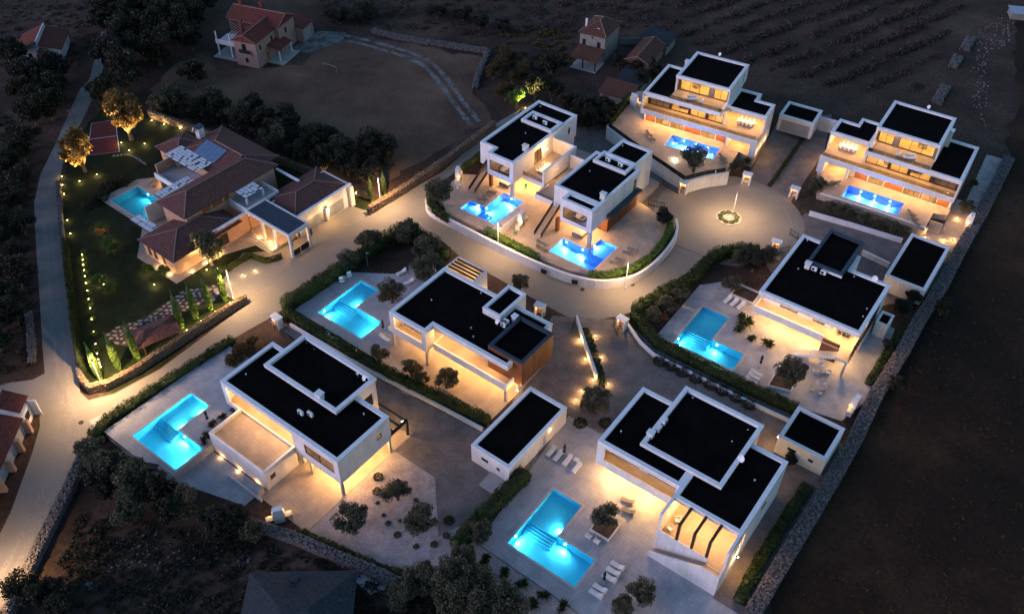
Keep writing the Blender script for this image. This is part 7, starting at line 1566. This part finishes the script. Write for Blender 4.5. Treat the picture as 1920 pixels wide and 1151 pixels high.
def rocks(poly, n, smin, smax, seed, mat='pale_limestone'):
    rs = np.random.RandomState(seed); P = np.array(poly); lo, hi = P.min(0), P.max(0); m = MB(); k = 0
    while k < n:
        c = lo + rs.rand(2) * (hi - lo)
        if not inside(c, poly): continue
        s = rs.uniform(smin, smax); m.obox(c[0], c[1], s * .2, s, s * rs.uniform(.5, 1), s * .6, rs.rand() * 3, rs.normal(0, .3)); k += 1
    o = m.obj('loose_rocks', mat); o['kind'] = 'stuff'; o['label'] = 'loose pale rocks scattered over the rough ground'; o['category'] = 'rocks'; return o
rocks([(-50.76, 63.05), (-44.63, 65.10), (-31.49, 61.04), (-31.59, 58.45), (-46.01, 58.61), (-49.98, 54.99), (-52.51, 58.52)], 170, .1, .38, 2); rocks([(110.98, 205.71), (124.69, 217.65), (118.43, 201.80), (108.56, 192.36), (104.25, 187.27)], 130, .15, .5, 3, 'limestone'); rocks([(103.03, 187.23), (109.18, 192.38), (97.41, 162.52), (96.93, 168.77)], 80, .15, .45, 4, 'limestone'); rocks([(85.54, 133.34), (96.72, 150.83), (97.37, 149.00), (85.93, 131.76)], 150, .1, .35, 5, 'limestone')

# ------------------------------------------------------------------ garden walls, gates, street lamps
e = retaining('long curved white wall holding up the twin villas terrace', smooth_line([(-15.35, 134.81), (-15.76, 132.53), (-14.83, 130.48), (-12.08, 128.04), (-5.72, 123.05), (-0.10, 118.83), (5.31, 115.18), (10.13, 112.57), (14.93, 111.47), (19.89, 112.76), (23.81, 116.35), (27.09, 121.22), (28.66, 124.92), (28.97, 128.26)], 4), .35, 0, 1.75, 'plaster', 'coping')
for (x, y, a) in ((*(-10.72, 127.45), -36), (*(-6.79, 124.06), -33), (*(5.21, 114.63), -31), (*(10.29, 112.04), -14)): MB().obox(x, y - .03, .85, 1.0, .16, .8, R(a)).obj('meter_box', 'iron', e)
retaining('tall white wall holding up the turning place villa terrace', [(18.60, 156.70), (25.49, 147.05), (32.12, 138.47)], .35, 0, 2.75); 
retaining('curved white wall facing the turning place', smooth_line([(32.12, 138.47), (35.87, 140.24), (40.27, 141.37)], 4), .35, 0, 2.7)
for pts, l in (([(18.80, 156.68), (25.03, 147.50), (31.66, 138.67)], 'dark glass screen on the tall white terrace wall'), ([(31.66, 138.67), (35.67, 140.46), (39.64, 141.59)], 'dark glass screen on the curved white terrace wall')):
    t_ = thing('glass_screen', l, 'screen'); P = pts
    for i in range(len(P) - 1):
        L = math.dist(P[i], P[i + 1]); n = max(2, int(L / 2.2)); a = math.atan2(P[i + 1][1] - P[i][1], P[i + 1][0] - P[i][0])
        for k in range(n):
            f = (k + .5) / n; MB().obox(P[i][0] + (P[i + 1][0] - P[i][0]) * f, P[i][1] + (P[i + 1][1] - P[i][1]) * f, 3.2, L / n - .06, .05, .95, a).obj('glass_panel', 'frame_dark', t_)
retaining('white wall of the bed below the narrow pool of the shrub villa', [(53.66, 132.05), (60.85, 128.44), (68.19, 124.37)], .35, 0, .9)
retaining('white wall above the bed of the shrub villa', [(56.65, 137.04), (65.58, 131.87), (73.25, 126.91)], .25, 0, 1.35)
retaining('low white wall between the slatted villa drive and its garage', [(60.25, 121.00), (63.88, 117.68)], .3, 0, 1.0)
retaining('white kerb wall between the forecourt and the slatted villa hedge', [(17.96, 103.31), (19.89, 98.72), (21.69, 96.12), (27.25, 92.14), (34.30, 87.01), (39.73, 83.40)], .3, 0, .55)
retaining('white kerb wall between the terrace villa drive and the wood-box villa hedge', [(-34.76, 101.63), (-25.86, 95.30), (-18.85, 90.61), (-9.78, 84.97), (-3.91, 81.15)], .3, 0, .6)
def gate_pier(label, p, rz, lit=True, w=1.6, d=1.0, h=2.0):
    e = thing('gate_pier', label, 'gate pier', (*p[:2], 0), rz)
    MB().box(-w / 2, -w / 2 + .25, -d / 2, d / 2, 0, h).box(w / 2 - .25, w / 2, -d / 2, d / 2, 0, h).box(-w / 2 + .25, w / 2 - .25, d / 2 - .2, d / 2, 0, h).obj('pier_wall', 'plaster', e)
    MB().box(-w / 2 - .1, w / 2 + .1, -d / 2 - .1, d / 2 + .1, h, h + .2).obj('pier_cap', 'coping', e)
    MB().box(-w / 2 + .4, w / 2 - .4, -.05, .05, .9, 1.4).obj('letter_box', 'wood_panel', e)
    if lit: lamp('POINT', (0, -.15, h - .3), 20, WARM, .1, e)
    return e
gate_pier('lit gate pier at the street end of the terrace villa drive', (-36.68, 101.60), R(-38)); gate_pier('lit gate pier behind the wood-box villa stair tower', (4.45, 105.02), R(-30)); gate_pier('lit gate pier beside the slatted villa hedge', (17.28, 102.21), R(-40)); gate_pier('lit gate pier at the twin villas back drive', (31.62, 138.45), R(-35), h=2.4); gate_pier('lit gate pier at the entrance of the turning place villa', (43.95, 141.62), R(-25), h=2.2); gate_pier('lit gate pier beside the bed of the shrub villa', (52.05, 137.55), R(-30)); gate_pier('lit gate pier beside the slatted villa drive', (45.40, 121.87), R(-25))
def iron_gate(label, p, q):
    L = math.dist(p, q); e = thing('iron_gate', label, 'gate', (*p[:2], 0), math.atan2(q[1] - p[1], q[0] - p[0]))
    MB().box(0, L, -.03, .03, .15, .22).box(0, L, -.03, .03, 1.25, 1.32).box(0, .08, -.04, .04, 0, 1.4).box(L - .08, L, -.04, .04, 0, 1.4).obj('gate_frame', 'iron', e)
    n = int(L / .28)
    for k in range(1, n): MB().box(L * k / n - .025, L * k / n + .025, -.015, .015, .22, 1.25).obj('bar', 'iron', e)
iron_gate('dark iron gate across the twin villas back drive', (28.09, 140.76), (30.76, 137.93)); iron_gate('dark iron gate open beside the right twin villa', (24.74, 134.50), (27.56, 133.43)); iron_gate('dark iron gate at the street end of the terrace villa drive', (-38.22, 103.02), (-36.99, 100.64)); iron_gate('dark iron gate beside the dividing wall of the two drives', (9.41, 100.88), (10.11, 103.65)); iron_gate('dark iron gate beside the slatted villa pier', (16.08, 103.03), (16.55, 100.41)); iron_gate('dark iron gate beside the wood-box villa pier', (4.94, 103.80), (5.99, 105.05)); iron_gate('dark iron gate of the slatted villa drive', (48.96, 126.38), (50.05, 124.90)); iron_gate('dark iron gate at the slatted villa pier', (45.72, 120.72), (47.75, 121.62))
def street_lamp(label, p, h=6.2, arm=(0, -1), double=False, power=1500, z=0.0):
    e = thing('street_lamp', label, 'street lamp', (*p[:2], z)); a = Vector((arm[0], arm[1], 0)).normalized()
    MB().lathe([(.12, 0), (.12, .5), (.06, .55), (.045, h)], n=10).obj('pole', 'frame_white', e)
    for s in ((1, -1) if double else (1,)):
        t = a * s * (1.6 if double else 1.1); MB().tube((0, 0, h - .05), (t.x, t.y, h + .22), .035, n=6).obj('arm', 'metal_grey', e)
        hd = MB().obox(t.x * 1.25, t.y * 1.25, h + .24, .6, .22, .1, math.atan2(t.y, t.x)).obj('lamp_head', 'metal_grey', e); MB().obox(t.x * 1.25, t.y * 1.25, h + .18, .4, .15, .02, math.atan2(t.y, t.x)).obj('lens', 'bulb_white', hd)
        lamp('SPOT', (t.x * 1.25, t.y * 1.25, h + .1), power, STREET, .2, e, 165, .5, name='street_lamp_light')
street_lamp('double-headed street lamp in the middle of the turning place', (39.47, 130.65), 6.0, (1, .1), True, 1080)
street_lamp('street lamp on the twin villas wall beside the left pool hedge', (-2.52, 120.92), 6.2, (.4, -1), False, 1500); street_lamp('street lamp at the curved wall of the right twin villa', (18.63, 111.41), 6.0, (.1, -1), False, 1500)
street_lamp('street lamp at the corner of the curved rubble wall', (-60.03, 88.85), 6.2, (.6, -.8), False, 4600); street_lamp('street lamp behind the parking end of the rubble wall', (-45.18, 107.88), 6.2, (.6, -.8), False, 2600); street_lamp('street lamp beside the upper street gate of the hipped villa', (-24.22, 133.48), 6.2, (.6, -.8), False, 2600); street_lamp('street lamp at the lower road beside the outer wall', (-59.91, 55.56), 5.5, (-.6, .4), False, 1900)
def garden_lamp(label, p, z):
    e = thing('garden_lamp_post', label, 'garden lamp', (*p[:2], z)); MB().tube((0, 0, 0), (0, 0, 2.9), .035, n=6).obj('pole', 'metal_grey', e); MB().obox(.2, 0, 2.92, .55, .14, .06).obj('lamp_head', 'metal_grey', e)
garden_lamp('slim unlit lamp post by the slatted villa hedge', (30.30, 109.28), .05); garden_lamp('slim unlit lamp post beside the annexe loungers', at('V7', -28.2, 1.9, 0)[:2], .05); garden_lamp('slim unlit lamp post at the hedge of the left twin villa', (-12.12, 131.01), 1.2); garden_lamp('slim unlit lamp post by the wood-box villa pool hedge', (-24.42, 116.25), .05); garden_lamp('slim unlit lamp post by the curved hedge of the right twin villa', (24.00, 120.28), 1.2)
# planted island of the turning place
isl = thing('planted_island', 'round white gravel island planted with a ring of small shrubs', 'planting bed', (*RC, 0))
MB().prism(circle((0, 0), 2.3, 32), .0, .14, [circle((0, 0), 2.12, 32)]).obj('kerb', 'concrete', isl); MB().prism(circle((0, 0), 2.11, 32), .0, .10).obj('gravel_fill', 'gravel', isl)
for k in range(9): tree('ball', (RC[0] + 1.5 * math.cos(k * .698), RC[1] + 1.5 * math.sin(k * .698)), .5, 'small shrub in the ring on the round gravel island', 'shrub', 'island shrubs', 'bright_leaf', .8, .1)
# barbecues and goal
put('bbq', make_barbecue, (*(24.68, 165.91), 2.2), R(150), 'white masonry barbecue glowing at the far corner of the tall villa terrace', 'barbecue')
put('bbq', make_barbecue, (*(81.47, 129.32), .05), R(245), 'white masonry barbecue at the boundary wall of the tall villa', 'barbecue')
put('bbq', make_barbecue, (*(-29.49, 66.12), .05), R(200), 'white masonry barbecue glowing at the foot of the sunken court patio', 'barbecue')
g = thing('goal_frame', 'faint metal goal frame standing in the meadow', 'goal', (*(-42.59, 183.04), 0), math.atan2((-39.35, 181.20)[1] - (-42.59, 183.04)[1], (-39.35, 181.20)[0] - (-42.59, 183.04)[0]))
L = math.dist((-42.59, 183.04), (-39.35, 181.20)); MB().tube((0, 0, 0), (0, 0, 1.8), .03, n=6).obj('post', 'metal_grey', g); MB().tube((L, 0, 0), (L, 0, 1.8), .03, n=6).obj('post', 'metal_grey', g); MB().tube((0, 0, 1.8), (L, 0, 1.8), .03, n=6).obj('crossbar', 'metal_grey', g)
for p in ((-38.32, 121.23), (-35.59, 124.68)):
    b = thing('waste_bin', 'black waste bin beside a porch column of the hipped villa', 'bin', (*p, 0), 0, 'waste bins at the porch'); bevel(MB().box(-.32, .32, -.35, .35, .08, 1.0).obj('bin_body', 'bin_black', b), .05); MB().box(-.35, .35, -.38, .38, 1.0, 1.1).obj('lid', 'bin_black', b); MB().tube((-.34, .3, .1), (.34, .3, .1), .1, n=8).obj('wheel_axle', 'iron', b)
# loungers on the tall villas' terraces
for i, (u, v) in enumerate(((-20.6, -2.6), (-19.6, -3.6))): put('lounger_grey', None, at('T1', u, v, T1Z), ang('T1', 60), 'mesh lounger at the step end of the turning place villa pool', 'sun lounger', 'loungers of the turning place villa')
for u, v in ((-5.2, -3.0), (-4.6, -4.2)): put('lounger_grey', None, at('T1', u, v, T1Z), ang('T1', 70), 'mesh lounger at the far end of the turning place villa pool', 'sun lounger', 'loungers at the far end of the turning place pool')
for u, v in ((-5.6, -3.4), (-4.9, -4.6), (-4.2, -5.8)): put('lounger_grey', None, at('T2', u, v, T2Z), ang('T2', 70), 'mesh lounger at the step end of the shrub villa pool', 'sun lounger', 'loungers of the shrub villa pool')
for u, v in ((-20.2, -1.6), (-20.6, -3.0)): put('lounger_grey', None, at('T2', u, v, T2Z), ang('T2', -70), 'mesh lounger beside the deep end of the shrub villa pool', 'sun lounger', 'loungers at the deep end of the shrub villa pool')
for k in range(5): struct(place(MB().box(-2.2, .0, -3.2 - .34 * k, -2.86 - .34 * k, 0, 1.15 - .2 * k).obj('garden_step', 'warm_tile'), 'T2'))
layer('patio', [to_world('T2', p) for p in ((-2.6, -8.6), (3.6, -8.6), (3.6, 8), (.1, 8), (.1, -2.8), (-2.6, -2.8))], .056, 'warm_tile', cut=False)
for p in ((1.2, -6.2), (-1.8, -7.4), (1.6, 1.5), (2.6, -5)): spike(to_world('T2', p), 60, WARM, .05, 'low wall light beside the garden steps of the shrub villa', 'step lights of the shrub villa')
